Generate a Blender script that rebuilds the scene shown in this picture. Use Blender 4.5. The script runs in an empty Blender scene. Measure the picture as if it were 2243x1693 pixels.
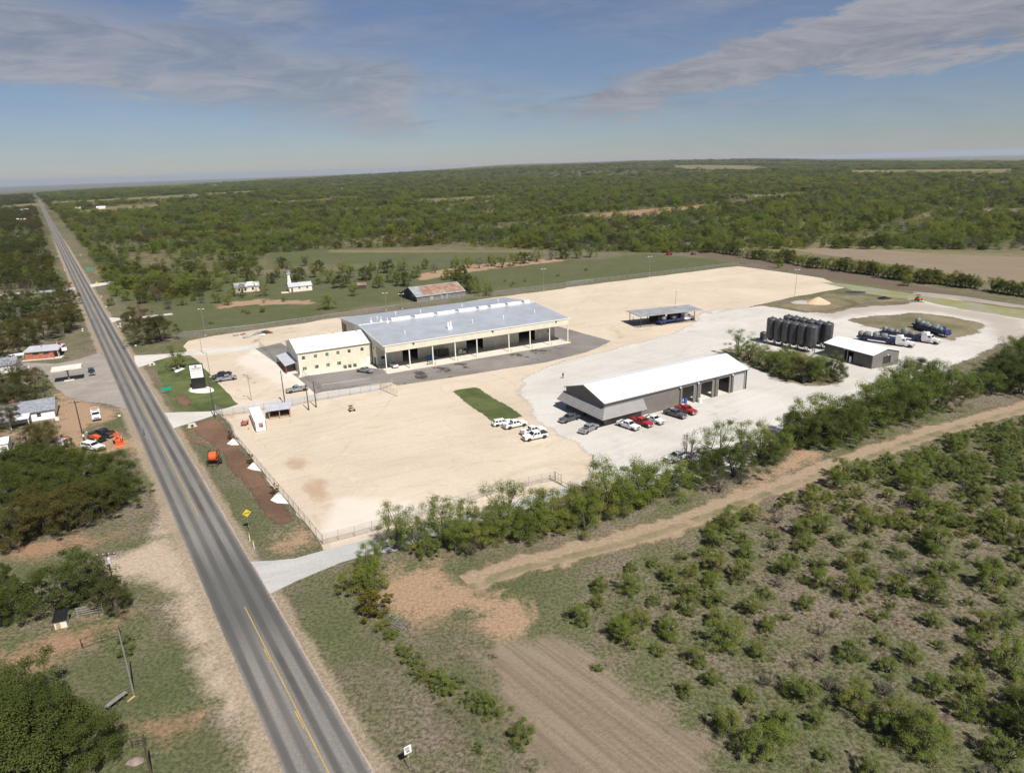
import bpy, bmesh, math, random
import numpy as np
from mathutils import Vector, Matrix, noise as mnoise
from mathutils.geometry import delaunay_2d_cdt
S = bpy.context.scene
COL = S.collection
R = math.radians
rng = np.random.default_rng(7)
random.seed(7)

# ------------------------------------------------------------------ camera, sky, sun, exposure
CAM_H, FPX, W0, H0 = 58.0, 1500.0, 2243.0, 1693.0
HOR_Y, HOR_S = 400.0, -.031
ROLL = math.atan(HOR_S)
PITCH = math.atan((H0/2-(HOR_Y+HOR_S*W0/2))*math.cos(ROLL)/FPX)
cd = bpy.data.cameras.new('camera')
cam = bpy.data.objects.new('camera', cd)
COL.objects.link(cam)
cd.sensor_width = 36.0
cd.lens = FPX/W0*36.0
cd.clip_start, cd.clip_end = 1.0, 90000.0
cam.matrix_world = Matrix.Translation((0, 0, CAM_H)) @ Matrix.Rotation(math.pi/2-PITCH, 4, 'X') @ Matrix.Rotation(ROLL, 4, 'Z')
S.camera = cam

SUN_EL, SUN_AZ = R(52), R(149)          # azimuth clockwise from +Y, the light comes from behind on the right
sl = bpy.data.lights.new('sun', 'SUN')
sl.energy, sl.angle, sl.color = 4.9, R(.53), (1, .955, .89)
sun = bpy.data.objects.new('sun', sl)
COL.objects.link(sun)
sd = Vector((math.sin(SUN_AZ)*math.cos(SUN_EL), math.cos(SUN_AZ)*math.cos(SUN_EL), math.sin(SUN_EL)))
sun.rotation_euler = sd.to_track_quat('Z', 'Y').to_euler()
sun.location = (60, -120, 200)

def build_world():
    w = bpy.data.worlds.new('World')
    S.world = w
    w.use_nodes = True
    nt = w.node_tree
    N, L = nt.nodes, nt.links
    N.clear()
    out = N.new('ShaderNodeOutputWorld')
    bg = N.new('ShaderNodeBackground')
    L.new(bg.outputs[0], out.inputs[0])
    bg.inputs[1].default_value = .05
    sky = N.new('ShaderNodeTexSky')
    sky.sky_type = 'NISHITA'
    sky.sun_disc = False
    sky.sun_elevation, sky.sun_rotation = SUN_EL, SUN_AZ
    sky.altitude = 200
    sky.air_density, sky.dust_density, sky.ozone_density = 1.0, .12, 2.6
    tc = N.new('ShaderNodeTexCoord')
    def m(op, a, b=None, c=None, clamp=False):
        n = N.new('ShaderNodeMath')
        n.operation, n.use_clamp = op, clamp
        for i, v in enumerate((a, b, c)):
            if v is None: continue
            if isinstance(v, (int, float)): n.inputs[i].default_value = v
            else: L.new(v, n.inputs[i])
        return n.outputs[0]
    def ss(v, lo, hi):
        n = N.new('ShaderNodeMapRange')
        n.interpolation_type = 'SMOOTHSTEP'
        L.new(v, n.inputs[0])
        n.inputs[1].default_value, n.inputs[2].default_value = lo, hi
        return n.outputs[0]
    sep = N.new('ShaderNodeSeparateXYZ')
    L.new(tc.outputs['Generated'], sep.inputs[0])
    x, y, z = sep.outputs
    az = m('MULTIPLY', m('ARCTAN2', x, y), 57.2958)        # degrees, clockwise from +Y
    el = m('MULTIPLY', m('ARCSINE', z), 57.2958)
    def fbm(sx, sy, scale, detail, rough, off=0.0, dist=.6):
        c = N.new('ShaderNodeCombineXYZ')
        L.new(m('MULTIPLY', az, sx), c.inputs[0])
        L.new(m('MULTIPLY', el, sy), c.inputs[1])
        c.inputs[2].default_value = off
        n = N.new('ShaderNodeTexNoise')
        n.inputs['Scale'].default_value = scale
        n.inputs['Detail'].default_value = detail
        n.inputs['Roughness'].default_value = rough
        n.inputs['Distortion'].default_value = dist
        L.new(c.outputs[0], n.inputs['Vector'])
        return n.outputs['Fac']
    n1 = fbm(.07, .26, 1.0, 8, .62, 3.1)
    n2 = fbm(.022, .14, 1.0, 7, .58, 9.7)
    n3 = fbm(.16, .75, 1.0, 8, .68, 5.2, 1.2)
    wob = m('MULTIPLY_ADD', m('SUBTRACT', n1, .5), 7.0, m('MULTIPLY', m('SUBTRACT', n3, .5), 4.0))
    elw = m('ADD', el, wob)
    # long bank climbing to the right
    cen = m('MULTIPLY_ADD', m('SUBTRACT', az, 8.0), .215, 4.6)
    half = m('MULTIPLY_ADD', m('SUBTRACT', az, 8.0), .125, 1.2)
    bankr = m('MULTIPLY', ss(m('SUBTRACT', half, m('ABSOLUTE', m('SUBTRACT', elw, cen))), -.2, .9), ss(az, 1.0, 8.0))
    # thin veil over the left half
    cenl = m('MULTIPLY_ADD', m('ADD', az, 36.0), -.14, 9.4)
    veil = m('MULTIPLY', ss(m('SUBTRACT', 3.0, m('ABSOLUTE', m('SUBTRACT', elw, cenl))), -1.2, 2.0),
             m('MULTIPLY', ss(az, -75, -40), m('SUBTRACT', 1.0, ss(m('ADD', az, wob), -8.0, -3.0))))
    upl = m('MULTIPLY', ss(m('SUBTRACT', 6.5, m('ABSOLUTE', m('ADD', m('ADD', az, 18.0), m('MULTIPLY', wob, 2.0)))), -2, 5), ss(el, 5, 11))
    streak = m('MULTIPLY', ss(n2, .47, .68), m('SUBTRACT', 1.0, ss(el, 9, 22)))
    els = m('SUBTRACT', 1.0, ss(m('ABSOLUTE', az), 45, 70))
    allc = m('MAXIMUM', m('MULTIPLY', bankr, .86), m('MAXIMUM', m('MULTIPLY', veil, m('MULTIPLY_ADD', n1, .6, .42)), m('MULTIPLY', upl, m('MULTIPLY_ADD', n3, .7, .2))))
    other = m('MULTIPLY', ss(n2, .5, .72), m('SUBTRACT', 1.0, els))
    cov = m('MAXIMUM', m('MAXIMUM', allc, m('MULTIPLY', streak, .5)), m('MULTIPLY', other, .7), None, True)
    cov = m('MAXIMUM', cov, m('MULTIPLY_ADD', n2, .35, -.04))
    shade = ss(m('MULTIPLY_ADD', n3, .6, m('MULTIPLY', n1, .4)), .34, .64)
    cc = N.new('ShaderNodeMix')
    cc.data_type = 'RGBA'
    L.new(shade, cc.inputs[0])
    cc.inputs[6].default_value = (3.5, 3.7, 4.4, 1)
    cc.inputs[7].default_value = (6.0, 5.9, 6.1, 1)
    # photo-like sky tint
    tint = N.new('ShaderNodeMix')
    tint.data_type, tint.blend_type = 'RGBA', 'MULTIPLY'
    tint.inputs[0].default_value = 1
    L.new(sky.outputs[0], tint.inputs[6])
    tint.inputs[7].default_value = (.75, .81, .99, 1)
    mx = N.new('ShaderNodeMix')
    mx.data_type = 'RGBA'
    L.new(cov, mx.inputs[0])
    L.new(tint.outputs[2], mx.inputs[6])
    L.new(cc.outputs[2], mx.inputs[7])
    L.new(mx.outputs[2], bg.inputs[0])
build_world()
S.view_settings.view_transform = 'Standard'
S.view_settings.look = 'None'
S.view_settings.exposure = .44
S.view_settings.gamma = 1.0
S.view_settings.use_curve_mapping = False
S.cycles.max_bounces = 5
S.cycles.transparent_max_bounces = 12
S.cycles.volume_bounces = 0

# ------------------------------------------------------------------ survey: points read off the photograph, taken to the ground plane
ZZ = {'S': (0, 0, 1), 'd': (0, 0, 1.01401), 'A': (0, 400, .25316), 'B': (0, 700, .1916), 'C': (300, 640, .25316), 'D': (560, 640, .1989),
      'E': (900, 620, .1989), 'F': (1040, 760, .28933), 'G': (1540, 640, .31781), 'H': (1300, 600, .27125),
      'yA': (0, 900, .1916), 'yB': (0, 1180, .30713), 'yC': (400, 960, .27125), 'yD': (700, 1100, .35503), 'yE': (1240, 1140, .45344),
      'yF': (480, 520, .34358), 'yG': (1240, 340, .45344), 'yH': (1500, 850, .3359), 'xA': (380, 780, .05988), 'xB': (160, 900, .08137),
      'xC': (0, 680, .09042), 'xD': (1860, 690, .1085), 'xE': (1360, 640, .09042), 'xF': (440, 1260, .25926), 'xG': (480, 580, .14467),
      'xH': (1380, 960, .17179), 'wB': (0, 340, .50633), 'wC': (1800, 560, .20027), 'wD': (0, 860, .09042), 'wE': (1040, 960, .11754),
      'wF': (440, 880, .0958), 'wG': (860, 440, .19892)}
CP, SP_, CR, SR = math.cos(PITCH), math.sin(PITCH), math.cos(ROLL), math.sin(ROLL)

def P(z, u, v, h=0.0):
    a = ZZ[z]
    x, y = a[0]+u*a[2]-W0/2, -(a[1]+v*a[2]-H0/2)
    xr, yr = x*CR-y*SR, x*SR+y*CR
    d = (xr, FPX*CP+yr*SP_, -FPX*SP_+yr*CP)
    t = (h-CAM_H)/min(d[2], -FPX*.0085)
    return Vector((d[0]*t, d[1]*t))

def PL(z, pts):
    return [P(z, *p) for p in pts]

def ht(base, top):
    """height of the point seen at top standing over base"""
    g = P(*base).length
    return max(.05, CAM_H*(1-g/ (P(*top, 0).length)))

# terrain: level round the yards, falling or climbing gently towards the horizon
HAZ = np.array([-60, -37, -21, -8, 0, 10, 20, 28, 37, 60.])
HZ9 = np.array([-60, -58, -8, 40, 76, 84, 62, 10, -46, -60.])
def terrain(x, y):
    r = np.hypot(x, y)
    az = np.degrees(np.arctan2(x, y))
    t = np.clip((r-1900)/7000, 0, 1)
    t = t*t*(3-2*t)
    h = np.interp(az, HAZ, HZ9)*t
    k = np.clip((r-1400)/2500, 0, 1)
    h = h + k*(5*np.sin(x/520+1.3)*np.cos(y/760+.4)+3*np.sin(x/210+y/330))
    far = np.clip((r-9000)/9000, 0, 1)
    return h-far*80

# ------------------------------------------------------------------ mesh helpers
class MB:
    def __init__(s): s.v, s.f, s.m = [], [], []
    def add(s, vs, fs, mi=0):
        o = len(s.v)
        s.v += [tuple(p) for p in vs]
        s.f += [tuple(i+o for i in f) for f in fs]
        s.m += [mi]*len(fs)
        return s
    def box(s, c, d, rz=0.0, mi=0, bot=True):
        cx, cy, cz = c
        hx, hy, hz = d[0]/2, d[1]/2, d[2]/2
        co, si = math.cos(rz), math.sin(rz)
        vs = []
        for z in (-hz, hz):
            for x, y in ((-hx, -hy), (hx, -hy), (hx, hy), (-hx, hy)):
                vs.append((cx+x*co-y*si, cy+x*si+y*co, cz+z))
        fs = [(4, 5, 6, 7), (0, 1, 5, 4), (1, 2, 6, 5), (2, 3, 7, 6), (3, 0, 4, 7)]
        if bot: fs.append((3, 2, 1, 0))
        return s.add(vs, fs, mi)
    def tube(s, a, b, ra, rb=None, n=8, mi=0, cap=True):
        rb = ra if rb is None else rb
        a, b = Vector(a), Vector(b)
        d = (b-a).normalized()
        p = d.orthogonal().normalized()
        q = d.cross(p)
        vs = []
        for c, r in ((a, ra), (b, rb)):
            for i in range(n):
                t = 2*math.pi*i/n
                vs.append(c+p*math.cos(t)*r+q*math.sin(t)*r)
        fs = [(i, (i+1) % n, n+(i+1) % n, n+i) for i in range(n)]
        if cap: fs += [tuple(range(n-1, -1, -1)), tuple(range(n, 2*n))]
        return s.add(vs, fs, mi)
    def path(s, pts, radii, n=6, mi=0):
        """one continuous tapering tube"""
        pts = [Vector(p) for p in pts]
        vs, k = [], len(pts)
        p = None
        for j in range(k):
            d = (pts[min(j+1, k-1)]-pts[max(j-1, 0)]).normalized()
            p = (d.orthogonal() if p is None else (p-d*p.dot(d))).normalized()
            q = d.cross(p)
            for i in range(n):
                t = 2*math.pi*i/n
                vs.append(pts[j]+p*math.cos(t)*radii[j]+q*math.sin(t)*radii[j])
        fs = [(j*n+i, j*n+(i+1) % n, (j+1)*n+(i+1) % n, (j+1)*n+i) for j in range(k-1) for i in range(n)]
        fs += [tuple(range(n-1, -1, -1)), tuple(range((k-1)*n, k*n))]
        return s.add(vs, fs, mi)
    def lathe(s, c, prof, n=16, mi=0):
        vs = [(c[0]+r*math.cos(2*math.pi*i/n), c[1]+r*math.sin(2*math.pi*i/n), c[2]+z) for r, z in prof for i in range(n)]
        k = len(prof)
        fs = [(j*n+i, j*n+(i+1) % n, (j+1)*n+(i+1) % n, (j+1)*n+i) for j in range(k-1) for i in range(n)]
        fs += [tuple(range(n-1, -1, -1)), tuple(range((k-1)*n, k*n))]
        return s.add(vs, fs, mi)
    def lathe_x(s, c, prof, n=14, mi=0):
        """turned about a lengthwise (x) axis"""
        vs = [(c[0]+x, c[1]+r*math.cos(2*math.pi*i/n), c[2]+r*math.sin(2*math.pi*i/n)) for r, x in prof for i in range(n)]
        k = len(prof)
        fs = [(j*n+i, j*n+(i+1) % n, (j+1)*n+(i+1) % n, (j+1)*n+i) for j in range(k-1) for i in range(n)]
        fs += [tuple(range(n-1, -1, -1)), tuple(range((k-1)*n, k*n))]
        return s.add(vs, fs, mi)
    def prism_y(s, prof, y0, y1, mi=0):
        """side outline (x, z) pushed from y0 to y1"""
        n = len(prof)
        vs = [(x, y0, z) for x, z in prof]+[(x, y1, z) for x, z in prof]
        fs = [(i, (i+1) % n, n+(i+1) % n, n+i) for i in range(n)]+[tuple(range(n-1, -1, -1)), tuple(range(n, 2*n))]
        return s.add(vs, fs, mi)
    def prism_x(s, prof, x0, x1, mi=0):
        n = len(prof)
        vs = [(x0, y, z) for y, z in prof]+[(x1, y, z) for y, z in prof]
        fs = [(i, (i+1) % n, n+(i+1) % n, n+i) for i in range(n)]+[tuple(range(n-1, -1, -1)), tuple(range(n, 2*n))]
        return s.add(vs, fs, mi)
    def slab(s, quad, t, mi=0):
        """a quad sheet given thickness t downward along its normal"""
        q = [Vector(p) for p in quad]
        n = (q[1]-q[0]).cross(q[3]-q[0]).normalized()
        if n.z < 0: n = -n
        vs = q+[p-n*t for p in q]
        return s.add(vs, [(0, 1, 2, 3), (7, 6, 5, 4), (0, 4, 5, 1), (1, 5, 6, 2), (2, 6, 7, 3), (3, 7, 4, 0)], mi)
    def mesh(s, name, mats, smooth=False):
        me = bpy.data.meshes.new(name)
        me.from_pydata(s.v, [], s.f)
        mats = mats if isinstance(mats, (list, tuple)) else [mats]
        for m in mats: me.materials.append(m)
        if len(mats) > 1: me.polygons.foreach_set('material_index', s.m)
        bm = bmesh.new()
        bm.from_mesh(me)
        bmesh.ops.recalc_face_normals(bm, faces=bm.faces)
        bm.to_mesh(me)
        bm.free()
        if smooth: me.shade_smooth()
        me.update()
        return me
    def build(s, name, mats, parent=None, smooth=False):
        return link(name, s.mesh(name, mats, smooth), parent)

def link(name, me, parent=None, loc=None):
    o = bpy.data.objects.new(name, me)
    COL.objects.link(o)
    if parent: o.parent = parent
    if loc is not None: o.location = loc
    return o

def tag(o, label, cat, group=None):
    o['label'], o['category'] = label, cat
    if group: o['group'] = group
    return o

def thing(name, label, cat, loc, rz=0.0, group=None):
    o = bpy.data.objects.new(name, None)
    COL.objects.link(o)
    o.empty_display_size = .5
    o.location = (loc[0], loc[1], loc[2] if len(loc) > 2 else 0)
    o.rotation_euler = (0, 0, rz)
    return tag(o, label, cat, group)

def dup(root, loc, rz, label=None, scale=None, group=None):
    r = root.copy()
    COL.objects.link(r)
    r.location = (loc[0], loc[1], loc[2] if len(loc) > 2 else 0)
    r.rotation_euler = (0, 0, rz)
    if scale is not None: r.scale = scale if hasattr(scale, '__len__') else (scale,)*3
    if label: r['label'] = label
    if group: r['group'] = group
    for ch in root.children:
        c = ch.copy()
        COL.objects.link(c)
        c.parent = r
        for g in ch.children:
            d = g.copy()
            COL.objects.link(d)
            d.parent = c
    return r

def struct(o):
    o['kind'] = 'structure'
    return o

# ------------------------------------------------------------------ materials
def nodes(name):
    m = bpy.data.materials.new(name)
    m.use_nodes = True
    nt = m.node_tree
    return m, nt, nt.nodes, nt.links, nt.nodes['Principled BSDF']

def nz(nt, scale, detail=4, rough=.55, vec=None, dist=0.0):
    n = nt.nodes.new('ShaderNodeTexNoise')
    n.inputs['Scale'].default_value = scale
    n.inputs['Detail'].default_value = detail
    n.inputs['Roughness'].default_value = rough
    n.inputs['Distortion'].default_value = dist
    if vec is not None: nt.links.new(vec, n.inputs['Vector'])
    return n.outputs['Fac']

def mixc(nt, fac, a, b, blend='MIX'):
    n = nt.nodes.new('ShaderNodeMix')
    n.data_type, n.blend_type = 'RGBA', blend
    for i, v in ((0, fac), (6, a), (7, b)):
        if isinstance(v, (int, float)): n.inputs[i].default_value = v
        elif isinstance(v, (tuple, list)): n.inputs[i].default_value = (*v[:3], 1)
        else: nt.links.new(v, n.inputs[i])
    return n.outputs[2]

def mth(nt, op, a, b=None, c=None, clamp=False):
    n = nt.nodes.new('ShaderNodeMath')
    n.operation, n.use_clamp = op, clamp
    for i, v in enumerate((a, b, c)):
        if v is None: continue
        if isinstance(v, (int, float)): n.inputs[i].default_value = v
        else: nt.links.new(v, n.inputs[i])
    return n.outputs[0]

def sstep(nt, v, lo, hi):
    n = nt.nodes.new('ShaderNodeMapRange')
    n.interpolation_type = 'SMOOTHSTEP'
    nt.links.new(v, n.inputs[0])
    n.inputs[1].default_value, n.inputs[2].default_value = lo, hi
    return n.outputs[0]

def attr(nt, name):
    n = nt.nodes.new('ShaderNodeAttribute')
    n.attribute_name = name
    return n.outputs['Fac']

def bump(nt, h, strength, dist=.05):
    n = nt.nodes.new('ShaderNodeBump')
    n.inputs['Strength'].default_value = strength
    n.inputs['Distance'].default_value = dist
    nt.links.new(h, n.inputs['Height'])
    return n.outputs[0]

def pmat(name, col, rough=.6, var=.12, scale=1.5, metal=0.0, ribs=None, rib_dir='X', spec=None, dirt=None):
    """plain painted or raw surface with mottling; ribs = spacing of pressed-metal ribs in metres"""
    m, nt, N, L, b = nodes(name)
    tc = N.new('ShaderNodeTexCoord').outputs['Object']
    f = nz(nt, scale, 5, .6, tc)
    dk = tuple(c*(1-var*1.6) for c in col)
    lt = tuple(min(1, c*(1+var)) for c in col)
    c = mixc(nt, sstep(nt, f, .3, .7), dk, lt)
    if dirt:
        c = mixc(nt, mth(nt, 'MULTIPLY', sstep(nt, nz(nt, scale*.4, 6, .7, tc, .8), .5, .75), .6), c, dirt)
    L.new(c, b.inputs['Base Color'])
    b.inputs['Roughness'].default_value = rough
    b.inputs['Metallic'].default_value = metal
    if spec is not None: b.inputs['Specular IOR Level'].default_value = spec
    if ribs:
        w = N.new('ShaderNodeTexWave')
        w.wave_type, w.bands_direction, w.wave_profile = 'BANDS', rib_dir, 'SIN'
        w.inputs['Scale'].default_value = .3142/ribs
        L.new(tc, w.inputs['Vector'])
        h = sstep(nt, w.outputs['Fac'], .75, 1.0)
        c = mixc(nt, mth(nt, 'MULTIPLY', h, .16), c, tuple(q*.35 for q in col))
        L.new(c, b.inputs['Base Color'])
        L.new(bump(nt, h, .55, .06), b.inputs['Normal'])
    return m

def glassy(name, col=(.012, .016, .02), rough=.08):
    m, nt, N, L, b = nodes(name)
    b.inputs['Base Color'].default_value = (*col, 1)
    b.inputs['Roughness'].default_value = rough
    b.inputs['Specular IOR Level'].default_value = .6
    return m
# ------------------------------------------------------------------ ground
def sdf(px, py, poly):
    """signed distance to a polygon, positive inside"""
    n = len(poly)
    d2 = np.full(px.shape, 1e18)
    ins = np.zeros(px.shape, bool)
    for i in range(n):
        ax, ay = poly[i]
        bx, by = poly[(i+1) % n]
        ex, ey = bx-ax, by-ay
        t = np.clip(((px-ax)*ex+(py-ay)*ey)/(ex*ex+ey*ey+1e-12), 0, 1)
        d2 = np.minimum(d2, (px-ax-t*ex)**2+(py-ay-t*ey)**2)
        c = ((ay > py) != (by > py)) & (px < ex*(py-ay)/(by-ay+1e-12)+ax)
        ins ^= c
    d = np.sqrt(d2)
    return np.where(ins, d, -d)

def multi(px, py, polys, lim=40.0):
    o = np.full(px.shape, -lim)
    for p in polys: o = np.maximum(o, np.clip(sdf(px, py, p), -lim, lim))
    return o

REG = {}
REG['green'] = [PL('yD', [(720, 420), (1000, 340), (1500, 330), (1580, 430), (1400, 560), (1450, 800), (1250, 830), (1290, 600), (960, 590), (930, 700), (1040, 840), (850, 830), (650, 720), (900, 610), (930, 520)]),
    PL('yD', [(0, 560), (140, 560), (330, 860), (420, 1200), (250, 1080), (0, 760)]),
    PL('yD', [(650, 900), (1010, 1000), (1060, 1250), (1300, 1500), (1100, 1480), (850, 1180)]),
    PL('yF', [(300, 105), (640, 68), (1500, 92), (2000, 100), (1650, 170), (900, 165), (350, 190)]),
    PL('yG', [(-300, 600), (0, 520), (400, 478), (700, 500), (830, 535), (0, 625), (-300, 660)]),
    PL('C', [(340, 200), (900, 170), (1500, 150), (1700, 215), (300, 370)]),
    PL('A', [(930, 1180), (1190, 1350), (1230, 1450), (1120, 1480), (1000, 1260)]),
    PL('yB', [(230, 1000), (850, 760), (960, 900), (1230, 700), (1500, 950), (1500, 1150), (850, 1330), (700, 1100), (220, 1090)]),
    PL('yB', [(830, 1430), (1500, 1330), (1628, 1400), (1628, 1670), (820, 1670)]),
    PL('yB', [(60, 220), (280, 150), (330, 300), (100, 340)]),
    PL('yB', [(980, 150), (1150, 110), (1180, 330), (950, 420), (900, 250)]),
    PL('B', [(1180, 1150), (1440, 1090), (1490, 1180), (1300, 1260), (1150, 1250)]),
    PL('yC', [(100, 60), (330, 130), (480, 440), (640, 640), (850, 960), (600, 960), (330, 560), (140, 260)]),
    PL('d', [(200, 560), (560, 600), (1000, 560), (1240, 560), (1240, 600), (1000, 640), (860, 650), (380, 720), (300, 680), (240, 640)]),
    PL('yC', [(930, 1200), (1280, 1100), (1280, 1300), (1430, 1622), (1000, 1622)])]
REG['bare'] = [PL('yH', [(380, 640), (620, 500), (800, 420), (900, 430), (650, 560), (430, 690)]),
    PL('yD', [(430, 400), (640, 375), (760, 400), (800, 500), (930, 530), (900, 605), (640, 745), (490, 745), (410, 700), (390, 560)]),
    PL('yD', [(950, 610), (1240, 590), (1290, 760), (1150, 850), (1040, 800), (950, 690)]),
    PL('yF', [(0, 425), (240, 395), (600, 405), (600, 425), (200, 432), (0, 455)]),
    PL('yF', [(1250, 240), (1560, 180), (2212, 130), (2212, 150), (1700, 205), (1280, 275)]),
    PL('B', [(620, 820), (1000, 960), (1400, 1060), (1100, 1180), (1000, 1330), (1500, 1350), (1620, 1520), (800, 1520), (700, 1250), (620, 1050)]),
    PL('B', [(0, 1290), (330, 1270), (330, 1370), (0, 1390)]),
    PL('yC', [(740, 760), (1000, 700), (1100, 850), (880, 930), (780, 860)])]
REG['red'] = [PL('yB', [(-60, 840), (400, 700), (700, 580), (900, 560), (880, 640), (580, 790), (300, 900), (-60, 990)]),
    PL('yA', [(-40, 1590), (800, 1480), (1400, 1400), (1000, 1570), (500, 1640), (-40, 1680)]),
    PL('A', [(860, 690), (1010, 690), (1000, 830), (820, 790)]),
    PL('yB', [(820, 1400), (1200, 1270), (1450, 1230), (1300, 1330), (850, 1440)]),
    PL('yG', [(90, 290), (380, 262), (690, 238), (690, 258), (400, 288), (100, 308)])]
REG['pale'] = [PL('d', [(352, 1030), (385, 1170), (468, 1300), (560, 1500), (650, 1690), (560, 1690), (455, 1480), (425, 1400), (370, 1300), (330, 1230), (352, 1140)]),
    PL('d', [(300, 1190), (352, 1130), (380, 1230), (330, 1250), (200, 1260), (220, 1215)])]
REG['plow'] = [PL('yD', [(870, 840), (1000, 855), (1350, 830), (1690, 960), (1900, 1100), (2400, 1500), (2500, 1800), (1450, 1800), (1250, 1500), (1100, 1200), (1050, 1050)]),
    PL('yG', [(1080, 455), (1250, 445), (1500, 455), (1800, 478), (2400, 500), (2500, 680), (2010, 610), (1700, 545), (1300, 490)])]
REG['brown'] = [PL('yG', [(560, 468), (700, 455), (850, 480), (1060, 520), (1500, 590), (2000, 690), (2500, 790), (2400, 760), (1900, 690), (1300, 600), (900, 520), (700, 500)]),
    PL('C', [(300, 870), (430, 850), (500, 950), (440, 1010), (330, 980)]),
    PL('C', [(-20, 230), (0, 0), (60, 100), (60, 180)])]
FARF = [PL('yG', [(1960, 262), (2300, 258), (2300, 292), (2010, 288)]), PL('yG', [(700, 196), (1100, 188), (1120, 198), (720, 208)]), PL('wB', [(1150, 205), (1560, 180), (1570, 188), (1170, 216)]),
    PL('wB', [(215, 207), (600, 187), (1300, 143), (1180, 156), (750, 192), (600, 200), (230, 218)]), PL('wB', [(270, 252), (540, 216), (730, 214), (640, 236), (400, 258)]),
    PL('yG', [(520, 74), (850, 68), (1000, 72), (900, 84), (540, 86)]), PL('yG', [(1330, 80), (2150, 70), (2150, 90), (1400, 92)]), PL('yG', [(960, 335), (1400, 330), (1380, 352), (1050, 348)]),
    PL('wB', [(0, 222), (180, 208), (190, 224), (0, 236)]), PL('wB', [(1870, 222), (2212, 186), (2212, 196), (1900, 228)]),
    PL('S', [(900, 438), (1110, 428), (1110, 434), (920, 446)])]
REG['field'] = FARF+[PL('yG', [(880, 445), (1240, 425), (1560, 435), (1800, 462), (2400, 480), (2500, 520), (1800, 500), (1100, 480)]),
    PL('yF', [(700, 80), (1500, 82), (2000, 85), (1990, 95), (1400, 98), (700, 98)])]
# ground that lies under woodland (litter, shade-loving grass)
WOOD = [PL('wB', [(0, 160), (200, 158), (1100, 100), (2212, 45), (4430, 28), (4600, 200), (4500, 412), (3200, 408), (2900, 425), (2400, 415), (2000, 395), (1480, 405), (1150, 425), (1060, 545), (860, 600), (760, 645), (640, 645), (560, 610), (480, 600), (380, 430), (250, 260), (180, 185)]),
    PL('wB', [(-1200, 200), (0, 240), (190, 240), (230, 400), (250, 470), (300, 590), (-1200, 590)])]
REG['wood'] = WOOD

ROADC = None
def road_frame():
    """centre line of the county road: straight, from the two ends of the yellow line"""
    a, b = P('xF', 880, 1290), P('A', 500, 480)
    u = (b-a).normalized()
    return a, u, Vector((u.y, -u.x))
RA, RU, RN = road_frame()

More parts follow.
